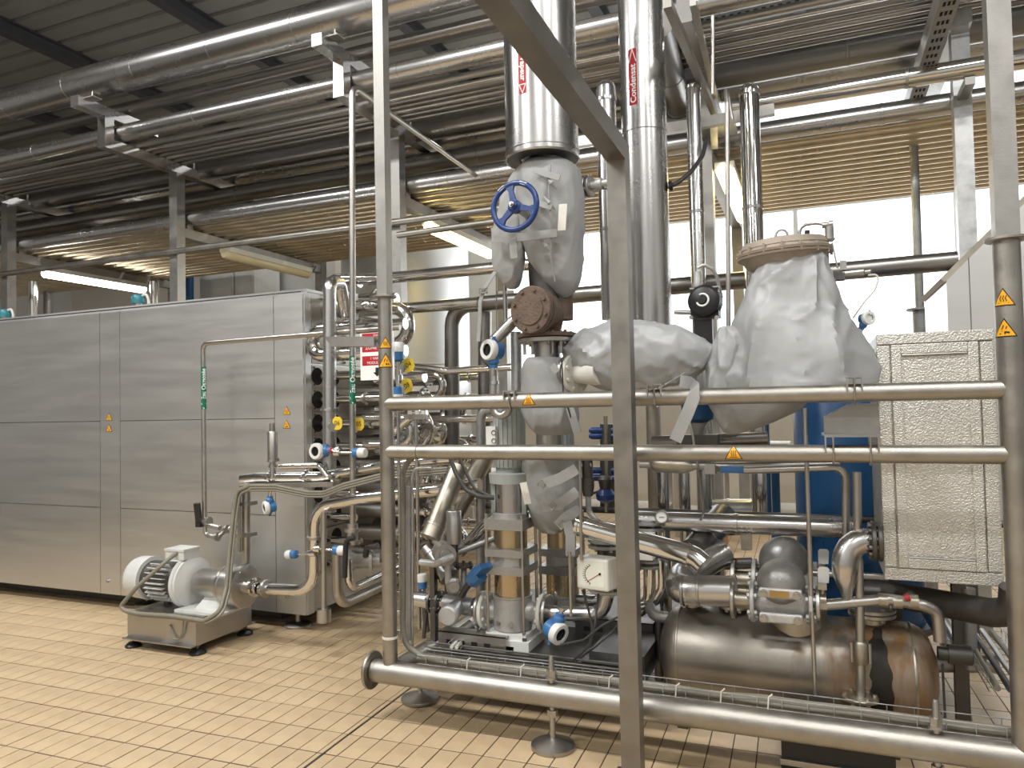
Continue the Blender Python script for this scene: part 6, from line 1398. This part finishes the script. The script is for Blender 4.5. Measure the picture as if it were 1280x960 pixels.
# ================================================================== things behind and above
# hand rail along the rack posts
zr = at(440, 285, Y=5.84).z
o = solo('guard_rail_pipe', 'long slim steel pipe fixed across the rack posts above the cabinet', 'pipe', MB().tube([(-12, 5.84, zr), (at(630, 262, Y=5.84).x, 5.84, zr)], .033, 14), 'frame_steel')
for x in RX[:3]: part(o, 'pipe_clip', MB().torus((x, 5.85, zr), (1, 0, 0), .036, .006, 16, 6), 'satin_steel')
solo('guard_rail_pipe', 'shorter slim pipe just below the long rail, left of the handwheel', 'pipe', MB().tube([at(497, 294, Y=5.84), at(640, 274, Y=5.84)], .03, 14), 'frame_steel')
# big process vessel at the back
vp_ = at(508, 400, Y=9.6); rv = 79*mpp(vp_)
t = thing('process_vessel', 'large plain upright steel vessel far behind the left post', 'vessel', (vp_.x, 9.6, 0))
part(t, 'shell', MB().lathe((vp_.x, 9.6, .45), (0, 0, 1), [(0, rv*.5), (.15, rv), (3.7, rv), (3.9, rv*.8), (4.0, rv*.3), (4.0, 0)], 56), 'brushed_panel')
for k in range(4): a = .8+PI/2*k; part(t, 'leg', MB().cyl((vp_.x+rv*.8*math.cos(a), 9.6+rv*.8*math.sin(a), 0), (vp_.x+rv*.8*math.cos(a), 9.6+rv*.8*math.sin(a), .62), .06, n=14), 'satin_steel')
part(t, 'hoop', MB().lathe((vp_.x, 9.6, 2.2), (0, 0, 1), [(0, rv), (.004, rv+.005), (.02, rv+.005), (.024, rv)], 56, caps=False), 'satin_steel')
solo('wall_column', 'cream painted square column beside the large vessel', 'column', MB().bb((at(590, 450, Y=10.9).x-.0, 10.85, 0), (at(636, 450, Y=10.9).x, 11.19, 6.9)), 'cream_paint', smooth=False)
# cabinets at the back left
for k, (x0, x1, Y, yt, lb_, mt) in enumerate(((250, 292, 9.2, 325, 'light grey tall cupboard beyond the long cabinet, left one', 'white_paint'), (294, 318, 9.2, 322, 'light grey tall cupboard beyond the long cabinet, right one', 'white_paint'), (322, 392, 9.9, 300, 'darker grey wall-high cupboard beside the light grey cupboards', 'brushed_panel'))):
    a_, b_ = at(x0, 380, Y=Y), at(x1, 380, Y=Y); zt_ = at((x0+x1)/2, yt, Y=Y).z
    t = thing('tall_cupboard', lb_, 'cupboard', ((a_.x+b_.x)/2, Y+.3, 0)); part(t, 'body', MB().bb((a_.x, Y, 0), (b_.x, Y+.6, zt_)), mt, smooth=False)
    part(t, 'door', MB().bb((a_.x+.03, Y-.015, .1), (b_.x-.03, Y, zt_-.05)), mt, smooth=False)
    part(t, 'handle', MB().bb((b_.x-.1, Y-.05, 1.9), (b_.x-.08, Y-.015, 2.2)), 'dark_steel', smooth=False)
bentpipe('blue_column', 'dark blue upright post left of the light grey cupboards', [(236, 420, 9.0), (236, 300, 9.0)], 12, 'drum_blue', cat='column')
for k, (px_, Y, d, mt, lb_) in enumerate(((17, 6.7, 7, 'chrome', 'thin bright upright pipe at the far left above the cabinet'), (42, 6.7, 12, 'chrome', 'thicker bright upright pipe right of the thin far left one'), (60, 8.2, 10, 'cast_grey', 'dim upright post behind the bright far left pipes'), (193, 7.0, 11, 'chrome', 'upright pipe right of the small teal valve head'))):
    q_ = at(px_, 352, Y=Y); solo('upright_pipe', lb_, 'pipe', MB().cyl((q_.x, Y, 0), q_, d*mpp(q_)/2, n=18), mt)
p = at(158, 380, Y=7.6); t = thing('process_vessel', 'narrow steel vessel behind the cabinet left of the teal valve head', 'vessel', (p.x, 7.6, 0))
part(t, 'shell', MB().lathe((p.x, 7.6, .0), (0, 0, 1), [(0, .19), (3.0, .19), (3.05, .12)], 30), 'clad_steel')
mat('teal_plastic', (.03, .20, .24), 0, .35, .05, 8)
for px_, py_, Y, lb_ in ((6, 392, 5.0, 'teal valve head on the cabinet top at the far left edge'), (173, 374, 5.0, 'teal valve head with a white cable on the cabinet top')):
    p = at(px_, py_, Y=Y); t = thing('teal_valve', lb_, 'valve', (p.x, Y, 2.505)); 
    part(t, 'stem', MB().cyl((p.x, Y, 2.5), (p.x, Y, p.z-.02), .035, n=14), 'satin_steel'); part(t, 'head', MB().lathe((p.x, Y, p.z-.04), (0, 0, 1), [(0, .055), (.01, .06), (.06, .06), (.08, .045)], 18), 'teal_plastic')
    part(t, 'cable', MB().tube([(p.x+.03, Y, p.z+.02), (p.x+.10, Y, p.z+.05), (p.x+.13, Y, p.z-.02), (p.x+.12, Y, 2.51)], .012, 8, bend=.04), 'cable_white')
# beams behind the upper rack at the left: perforated tray
t_ = tray('cable_tray', 'short perforated tray running back under the leftmost rack beam', 7.2, .3, ZL+.27, -9.0, -6.6)
# right part: uprights behind the square post
def domepipe(name, label, px_, ya, yb, Y, dpx, mt, seams=()):
    a, b_ = at(px_, yb, Y=Y), at(px_, ya, Y=Y); r = dpx*mpp(b_)/2
    o = solo(name, label, 'pipe', MB().lathe((b_.x, Y, a.z), (0, 0, 1), [(0, r), (b_.z-a.z-r*.9, r), (b_.z-a.z-r*.5, r*.87), (b_.z-a.z-r*.15, r*.5), (b_.z-a.z, 0.001)], 28), mt)
    for ys_ in seams:
        z = at(px_, ys_, Y=Y).z; part(o, 'cladding_seam', MB().lathe((b_.x, Y, z), (0, 0, 1), [(0, r), (.002, r+.004), (.02, r+.004), (.022, r)], 28, caps=False), mt)
    return o
domepipe('domed_pipe', 'mirror-bright upright pipe with domed top, right of the yellow lamp', 936, 103, 640, 4.9, 24, 'chrome', (120, 263))
domepipe('domed_pipe', 'duller upright pipe with domed top, left of the fourth rack support', 866, 103, 650, 4.95, 18, 'clad_steel', (112, 268))
domepipe('domed_pipe', 'upright clad pipe between the grey jacket and the square post', 757, 100, 400, 4.3, 24, 'clad_steel', (128, 290))
# branch with flange off the steam line
fb_ = at(735, 233, Y=3.75); t = thing('flanged_branch', 'bolted flange and small fitting right of the tall valve jacket', 'flange', fb_-V((0, 0, .06)))
for k in range(2):
    f_ = MB(); flange(f_, fb_+V((.022*k-.01, 0, 0)), (1, -.15, 0), 14*mpp(fb_), .016, 6 if k == 0 else 0, .008); part(t, 'flange', f_, 'satin_steel')
part(t, 'nipple', MB().cyl(fb_-V((.12, 0, 0)), fb_, .02, n=14), 'satin_steel'); part(t, 'fitting', MB().lathe(fb_+V((.02, 0, 0)), (1, -.1, .03), [(0, .022), (.03, .022), (.03, .032), (.06, .032), (.06, .02), (.10, .02)], 14), 'cast_light')
t = thing('gauge_cock', 'small valve with dangling tube under the left end of the rusty flange', 'valve', at(630, 400, Y=3.7))
part(t, 'stem', MB().cyl(at(632, 402, Y=3.7), at(631, 352, Y=3.7), .012, n=10), 'satin_steel'); part(t, 'bar', MB().beam(at(621, 366, Y=3.7), at(642, 365, Y=3.7), .015, .015), 'satin_steel')
part(t, 'pipe', MB().tube(pts([(652, 395, 3.72), (640, 403, 3.7), (618, 426, 3.66)]), .033, 16), 'clad_steel')
part(t, 'tubes', MB().tube(pts([(645, 415, 3.75), (646, 490, 3.75)]), .03, 12), 'galvanised')
part(t, 'wire', MB().tube(pts([(620, 330, 3.7), (621, 424, 3.66)]), .003, 6), 'dark_steel')
# upper cross pieces near the square post
for k, (a, b_, Y0, w, lb_, mt) in enumerate((((834, 4), (896, 148), 3.9, .045, 'round-edged bar slanting away above the fourth rack support', 'frame_steel'), ((866, 3), (894, 120), 4.1, .035, 'slimmer steel angle beside the slanting bar', 'satin_steel'))):
    z_ = at(*a, Y=Y0).z; p, q = at(*a, Z=z_), at(*b_, Z=z_)
    solo('steel_bar', lb_, 'bar', MB().beam(p, q, w, w), mt, smooth=False)
z_ = at(822, 30, Y=4.95).z; p, q = at(822, 30, Z=z_), at(850, 140, Z=z_)
cladpipe('clad_pipe', 'clad pipe running away overhead just right of the red-labelled upright pipe', p, q, .105, 'dull_clad', (.5, .9))
p, q = at(862, 157, Y=5.1), at(968, 137, Y=5.1); t = thing('cross_bracket', 'short steel angle carrying the mirror-bright domed pipe', 'bracket', (p+q)/2)
part(t, 'angle', MB().beam(p, q, .05, .07), 'square_steel', smooth=False); part(t, 'brace', MB().beam(at(892, 150, Y=5.15), at(893, 182, Y=5.85), .05, .06), 'square_steel', smooth=False)
part(t, 'arm', MB().beam(at(722, 178, Y=5.1), p, .05, .07), 'satin_steel', smooth=False)
bentpipe('thin_pipe', 'thin upright pipe with hooked top between lamp and mirror-bright pipe', [(915, 150, 4.6), (906, 100, 4.6), (909, 130, 4.55), (911, 480, 4.5)], 5.5, 'satin_steel', .04)
bentpipe('thin_rod', 'thin hanging rod high beside the slanting steel angle', [(891, 20, 4.4), (891, 118, 4.4)], 4.5, 'satin_steel')
solo('black_hose', 'black cable hose curving down from the cross bracket', 'cable', MB().tube(pts([(884, 172, 4.9), (878, 195, 4.8), (864, 215, 4.7), (848, 228, 4.65), (838, 233, 4.62)]), .014, 10, bend=.08), 'cable_dark')
t = thing('hose_rod', 'small steel rod and stop where the black hose ends', 'rod', at(836, 233, Y=4.62))
part(t, 'rod', MB().cyl(at(826, 233, Y=4.62), at(840, 232, Y=4.62), .02, n=12), 'satin_steel'); part(t, 'stop', MB().cyl(at(837, 233, Y=4.6), at(841, 232, Y=4.6), .032, n=14), 'black_plastic')
# pole by the window
p = at(1150, 390, Y=6.6); t = thing('window_pole', 'slim dark pole with a flange collar in front of the bright window', 'pole', (p.x, 6.6, 0))
part(t, 'upper_tube', MB().cyl((p.x, 6.6, at(1150, 386, Y=6.6).z), (p.x, 6.6, ZL), .032, n=16), 'cast_grey'); zc_ = at(1150, 388, Y=6.6).z
part(t, 'collar', MB().lathe((p.x, 6.6, zc_), (0, 0, 1), [(0, .10), (.015, .10)], 24), 'cast_grey'); part(t, 'lower_tube', MB().cyl((p.x, 6.6, 0), (p.x, 6.6, zc_), .055, n=18), 'cast_grey')
# tray running away beside the rightmost support
t = thing('cable_tray', 'galvanised perforated tray running away beside the rightmost rack support', 'cable tray', (.84, 7, 3.9), 'perforated cable trays')
for x in (.74, .85): part(t, 'tray_side', MB().bb((x-.002, 4.6, 3.93), (x+.002, 8.2, 4.05)), 'galvanised', smooth=False)
part(t, 'tray_floor', MB().bb((.74, 4.6, 3.927), (.85, 8.2, 3.93)), 'square_steel', smooth=False)  # darker steel puts the shade of the tray's underside into its colour
b = MB()
for k in range(28):
    y = 4.7+.12*k
    for x in (.77, .795, .82): b.bb((x-.007, y, 3.925), (x+.008, y+.05, 3.9268))
o = part(t, 'slots', b, 'hole_black', smooth=False); o['kind'] = 'stuff'
part(t, 'bracket', MB().bb((.74, 5.9, 3.88), (.95, 5.95, 3.925)), 'galvanised', smooth=False)
# tables and benches on the far floor
def table(label, x0, x1, Y, dep, h, mt='wood_table', panels=0):
    a_, b_ = at(x0, 560, Y=Y).x, at(x1, 560, Y=Y).x; t = thing('work_table', label, 'table', ((a_+b_)/2, Y+dep/2, 0))
    part(t, 'tabletop', MB().bb((a_, Y, h-.035), (b_, Y+dep, h)), mt, smooth=False)
    for x in (a_+.05, b_-.05):
        for y in (Y+.05, Y+dep-.05): part(t, 'leg', MB().bb((x-.025, y-.025, 0), (x+.025, y+.025, h-.035)), 'satin_steel', smooth=False)
    part(t, 'lower_shelf', MB().bb((a_+.03, Y+.03, .28), (b_-.03, Y+dep-.03, .30)), mt, smooth=False)
    if panels:
        for k in range(panels):
            w = (b_-a_-.1)/panels; part(t, 'front_panel', MB().bb((a_+.05+w*k+.01, Y+.02, .32), (a_+.05+w*(k+1)-.01, Y+.035, h-.06)), 'wood_table', smooth=False)
    return t
table('bright worktable beyond the square post on the far floor', 700, 830, 9.2, .7, .92)
table('bright worktable seen between the rack uprights right of the square post', 838, 905, 8.9, .7, .95)
table('bright worktable just left of the blue vessel on the far floor', 920, 1005, 9.4, .7, .95)
table('bench with pale front panels behind the slanting pipes', 508, 622, 7.2, .6, .90, 'white_paint', 4)
for k, (x, Y, w, lb_) in enumerate(((865, 9.1, .5, 'pile of flat white sheets on the table between the rack uprights'), (955, 9.6, .6, 'pile of flat white sheets on the table left of the blue vessel'), (760, 9.4, .5, 'pile of flat white sheets on the table beyond the square post'))):
    p = at(x, 560, Y=Y); h = (.95, .95, .92)[k]; t = thing('sheet_pile', lb_, 'pile', (p.x, Y+.2, h))
    for q in range(5): part(t, 'sheet', MB().bb((p.x-w/2+random.uniform(-.03, .03), Y+.05, h+.03*q), (p.x+w/2+random.uniform(-.03, .03), Y+.5, h+.03*q+.02)), 'white_paint', smooth=False)
solo('orange_box', 'orange crate on the far floor behind the low clad pipe', 'crate', MB().bb((at(884, 630, Y=8.3).x, 8.3, 0), (at(905, 630, Y=8.3).x, 8.6, .35)), mat('orange_paint', (.5, .17, .03), 0, .5, .05), smooth=False)
# uprights and blue bits between square post and blue vessel
for k, (px_, ya, yb, Y, d, mt, lb_) in enumerate(((828, 588, 760, 4.6, 15, 'chrome', 'first bright upright pipe right of the square post, below the rails'), (855, 590, 720, 4.7, 14, 'chrome', 'second bright upright pipe right of the square post, below the rails'), (816, 500, 640, 4.9, 18, 'tank_steel', 'grey upright pipe between the two rails right of the square post'), (880, 500, 760, 5.4, 19, 'frame_steel', 'grey upright post left of the fourth rack support below the rails'), (968, 585, 660, 6.8, 12, 'drum_blue', 'dark blue upright pipe left of the blue vessel'))):
    a_ = at(px_, ya, Y=Y); b_ = at(px_, yb, Y=Y); solo('upright_pipe', lb_, 'pipe', MB().cyl((a_.x, Y, min(b_.z, .0 if yb > 700 or px_ == 968 else b_.z)), (a_.x, Y, a_.z), d*mpp(a_)/2, n=18), mt)
bentpipe('chrome_pipe', 'chrome bend at the foot of the bright upright pipes', [(829, 720, 4.6), (828, 745, 4.6), (818, 752, 4.6), (806, 752, 4.6)], 12, 'chrome', .07)
bentpipe('chrome_pipe', 'rear chrome bend beside the bright upright pipes', [(846, 690, 4.75), (844, 735, 4.75), (815, 748, 4.75)], 11, 'clad_steel', .1)
t = thing('blue_motor', 'dark blue motor drum with grey cap behind the loose jacket strap', 'motor', at(872, 535, Y=4.2)); p = at(872, 515, Y=4.2)
part(t, 'drum', MB().lathe(p-V((0, 0, .06)), (0, 0, 1), [(0, .05), (.02, .085), (.1, .09), (.17, .09)], 24), 'drum_blue'); part(t, 'cap', MB().lathe(p+V((0, 0, -.10)), (0, 0, 1), [(0, .03), (.04, .05)], 16), 'cast_light')
part(t, 'stand', MB().cyl(p-V((0, 0, .1)), (p.x, p.y, zat(872, 552, 4.2)), .03, n=12), 'cast_grey'); part(t, 'gear', MB().box((p.x, p.y, zat(872, 552, 4.2)), (.22, .12, .08)), 'dark_steel')
part(t, 'cable', MB().tube(pts([(862, 528, 4.1), (866, 545, 4.05), (868, 562, 4.05)]), .006, 6), 'cable_white')
bentpipe('clad_pipe', 'dim clad pipe crossing behind the strap between the rails', [(815, 553, 4.4), (960, 548, 4.4)], 16, 'dull_clad')
t = thing('valve_block', 'dark blue finned valve block between the rails left of the square post', 'valve', at(752, 560, Y=4.5))
for k, y in enumerate((538, 545, 588, 597)): p = at(748, y, Y=4.5); part(t, 'blade', MB().lathe(p-V((.06, 0, 0)), (1, 0, 0), [(0, .012), (.02, .022), (.2, .022)], 10), 'wheel_blue')
part(t, 'column', MB().cyl(at(760, 530, Y=4.52), at(760, 640, Y=4.52), .05, n=14), 'dark_steel')
t = thing('hand_valve', 'small dark blue hand valve left of the square post below the rails', 'valve', at(757, 632, Y=4.3)); p = at(757, 618, Y=4.3)
part(t, 'knob', MB().lathe(p, (0, 0, -1), [(-.03, .04), (0, .06), (.03, .055), (.05, .02)], 12), 'wheel_blue'); part(t, 'body', MB().lathe(p+V((0, 0, .02)), (0, 0, 1), [(0, .03), (.07, .045), (.09, .03)], 12), 'dark_steel')
part(t, 'lever', MB().beam(p+V((-.09, 0, .0)), p+V((0, 0, .03)), .02, .015), 'dark_steel')
bentpipe('tan_pipe', 'tan upright pipe left of the square post, crossing both rails behind', [(757, 520, 4.4), (758, 640, 4.4)], 5, 'tank_steel')
t = thing('hose_coupling', 'dark hose coupling hanging right of the crossed-strap jacket', 'hose', at(733, 620, Y=3.8)); p = at(733, 600, Y=3.8)
part(t, 'coupling', MB().lathe(at(735, 620, Y=3.8), (0, 0, 1), [(0, .025), (.05, .035), (.1, .035), (.1, .028), (.2, .03)], 14), 'dark_steel')
part(t, 'hose', MB().tube(pts([(735, 620, 3.8), (736, 640, 3.8), (745, 650, 3.8), (760, 660, 3.85), (770, 668, 3.9)]), .016, 10, bend=.05), 'cast_grey'); part(t, 'tee', MB().cyl(at(722, 582, Y=3.8), at(740, 580, Y=3.8), .02, n=10), 'chrome')
# cables over the slanting pipes
for k, (P_, r_) in enumerate(((pts([(563, 573, 3.7), (570, 592, 3.65), (582, 612, 3.65), (600, 621, 3.65), (618, 622, 3.68)]), .013), (pts([(574, 572, 3.75), (582, 590, 3.72), (594, 612, 3.7), (612, 620, 3.7)]), .009))):
    solo('cable', ('thick dark cable drooping from the second rail to the pump lantern', 'thin dark cable drooping beside the thick one')[k], 'cable', MB().tube(P_, r_, 8, bend=.06), 'cable_dark')
# clutter of small clamps and valves behind the left post, between the rails
t = thing('valve_cluster', 'cluster of small chrome valves and clamps behind the left post', 'valve', at(510, 600, Y=4.35))
random.seed(3)
for k in range(16):
    p = at(500+random.uniform(-6, 55), 535+random.uniform(-6, 70), Y=4.4+random.uniform(-.1, .25)); d = V((random.uniform(-1, 1), random.uniform(-1, .2), random.uniform(-.6, .6))).normalized(); b = MB()
    b.lathe(p, d, [(-.06, .02), (-.02, .02), (-.02, .034), (.01, .034), (.01, .02), (.07, .02), (.07, .03), (.085, .03)], 14); part(t, 'valve_body', b, ('chrome', 'satin_steel', 'chrome')[k % 3])
for k in range(6):
    x = 505+9*k; part(t, 'tube', MB().tube(pts([(x, 560, 4.55), (x+2, 580, 4.5), (x-8, 604, 4.4)]), .012, 8, bend=.03), 'satin_steel')
part(t, 'mounting_post', MB().cyl((at(512, 600, Y=4.5).x, 4.5, .285), (at(512, 600, Y=4.5).x, 4.5, 1.62), .03, n=12), 'satin_steel')
# dark movement joint in the floor
p, q = at(383, 958, Z=0), at(500, 878, Z=0); d = TV; b = MB(); p = p-d*.3; e = p+d*4.5
b.beam(V((p.x, p.y, -.0005)), V((e.x, e.y, -.0005)), .012, .004); part(floor, 'movement_joint', b, 'dark_steel', smooth=False)
# ================================================================== smaller fittings inside the skid
a_, b_ = at(412, 428, Y=3.32), at(474, 430, Y=3.32)
part(fr, 'side_shelf', MB().prism([(a_.x, 3.27, zat(412, 421, 3.3)), (b_.x, 3.27, zat(474, 421, 3.3)), (b_.x, 3.27, zat(474, 433, 3.3)), (a_.x+.05, 3.27, zat(412, 434, 3.3))], (0, .07, 0)), 'square_steel', smooth=False)
o = bentpipe('clad_pipe', 'short bright clad pipe from the shaded second pump towards the flow meter', [(698, 748, 4.22), (752, 752, 4.22), (762, 730, 4.25)], 14, 'clad_steel', .08)
b = MB(); flange(b, at(700, 748, Y=4.22), (1, 0, 0), .085, .022, 8, .009); part(o, 'flange', b, 'satin_steel')
for k, (x0, x1, y, h, lb_) in enumerate(((-1.95, -1.55, 3.60, .10, 'left'), (-1.30, -.86, 4.02, .12, 'rear'), (-1.12, -.86, 3.54, .045, 'front'))):
    b = MB(); b.bb((x0, y, .285), (x1, y+.005, .285+h)); b.bb((x0, y, .285+h-.005), (x1, y+.09, .285+h)); b.bb((x0, y+.085, .285), (x1, y+.09, .285+h-.005)); o = part(fr, 'support_channel', b, 'satin_steel' if k == 0 else 'dark_steel', smooth=False)
    xx = x0+.05
    while xx < x1-.05: part(o, 'slot', MB().bb((xx, y-.0015, .285+h*.4), (xx+.035, y, .285+h*.6)), 'hole_black', smooth=False); xx += .075
for k, (y0, y1) in enumerate(((812, 843), (820, 851), (806, 836))):
    solo('steel_rod', '%s of three thin rods lying behind the low wire tray' % ('nearest', 'middle one', 'farthest')[(1, 0, 2)[k]], 'rod', MB().tube([at(530, y0-4, Y=3.50+.03*k), at(775, y1-6, Y=3.50+.03*k)], .004, 6), 'satin_steel')
p = at(543, 790, Y=3.72); part(fr, 'upright_angle', MB().bb((p.x-.015, 3.70, .285), (p.x+.015, 3.74, zat(543, 700, 3.72))), 'dark_steel', smooth=False)
part(fr, 'strut', MB().beam(at(528, 735, Y=3.9), at(534, 790, Y=3.9), .025, .025), 'dark_steel', smooth=False)
Aq = at(567, 818, Y=3.52); Bq = at(598, 790, Y=3.98); Aq.z = Bq.z = .318
wire_tray('wire_tray', 'short wire tray running back past the white pump foot', [Aq, Bq], (1, 0, 0), (0, 0, 1), .06, .035)
for k in range(2): bundle('cable', ('left', 'right')[k]+' pale cable in the short wire tray by the white pump foot', [Aq+V((-.014+.03*k, 0, .013)), Bq+V((-.014+.03*k, 0, .013))], .010, 'cable_white', n=8)
for k, P_ in enumerate((((748, 742, 3.6), (744, 780, 3.55), (738, 806, 3.55), (716, 826, 3.55)), ((782, 770, 3.65), (765, 790, 3.6), (745, 808, 3.58), (720, 826, 3.58)), ((700, 806, 3.5), (730, 800, 3.52), (752, 782, 3.55), (790, 762, 3.6)))):
    solo('cable', ('left', 'right', 'crossing')[k]+' thin dark cable drooping below the flow meter', 'cable', MB().tube(pts(P_), .0055, 6, bend=.06), 'cable_dark')
t = thing('flow_meter', 'second flow meter mostly hidden behind the dark square post', 'flow meter', at(812, 760, Y=4.0))
cm = at(812, 715, Y=4.0); u = mpp(cm)
for py_ in (706, 699, 660, 653):
    b = MB(); flange(b, (cm.x, 4.0, zat(812, py_, 4.0)), (0, 0, 1), 22*u, .016, 6, .008); part(t, 'flange', b, 'cast_grey')
part(t, 'meter_tube', MB().cyl((cm.x, 4.0, zat(812, 699, 4.0)), (cm.x, 4.0, zat(812, 660, 4.0)), 11*u, n=18), 'dark_steel')
part(t, 'case', MB().box(at(802, 682, Y=3.86), (.13, .1, .13)), 'cream_paint', smooth=False)
part(t, 'outlet', MB().tube(pts([(812, 706, 4.0), (812, 748, 4.0), (800, 765, 4.0), (780, 766, 4.0)]), 8*u, 16, bend=.08), 'chrome')
part(t, 'side_loop', MB().tube(pts([(826, 700, 3.95), (827, 735, 3.95), (815, 756, 3.95), (800, 758, 3.95)]), 4.5*u, 12, bend=.08), 'chrome')
t = thing('pressure_gauge', 'tiny dial and cock on the flanged branch beside the square post', 'gauge', at(757, 245, Y=3.75)); part(t, 'cock', MB().lathe(at(757, 232, Y=3.75), (0, 0, 1), [(-.02, .012), (0, .018), (.02, .012)], 12), 'satin_steel'); part(t, 'arm', MB().cyl(at(750, 233, Y=3.75), at(758, 232, Y=3.75), .008, n=8), 'satin_steel')
# inlet elbow and fittings behind the float traps
solo('steel_elbow', 'dark pipe elbow left of the rear float trap', 'pipe', MB().tube(pts([(893, 742, 4.0), (893, 712, 4.0), (900, 705, 4.0), (940, 704, 4.0)]), .03, 14, bend=.06), 'dark_steel')
bentpipe('steel_tube', 'stub pipe entering the left tank end from an upright dark elbow', [(836, 772, 3.85), (818, 770, 3.85), (812, 758, 3.9)], 14, 'cast_grey', .04)
bentpipe('dark_leg_pipe', 'dark upright pipe just left of the tank end', [(824, 772, 3.9), (824, 850, 3.9)], 11, 'dark_steel')
for k, (x, y) in enumerate(((905, 668), (905, 660))): bentpipe('thin_rail', ('lower', 'upper')[k]+' thin rail on the far floor left of the rear float trap', [(x-10, y-(8 if k else 0), 6.2), (995, y-(12 if k else 6), 6.2)], 5, ('dark_steel', 'tank_steel')[k])
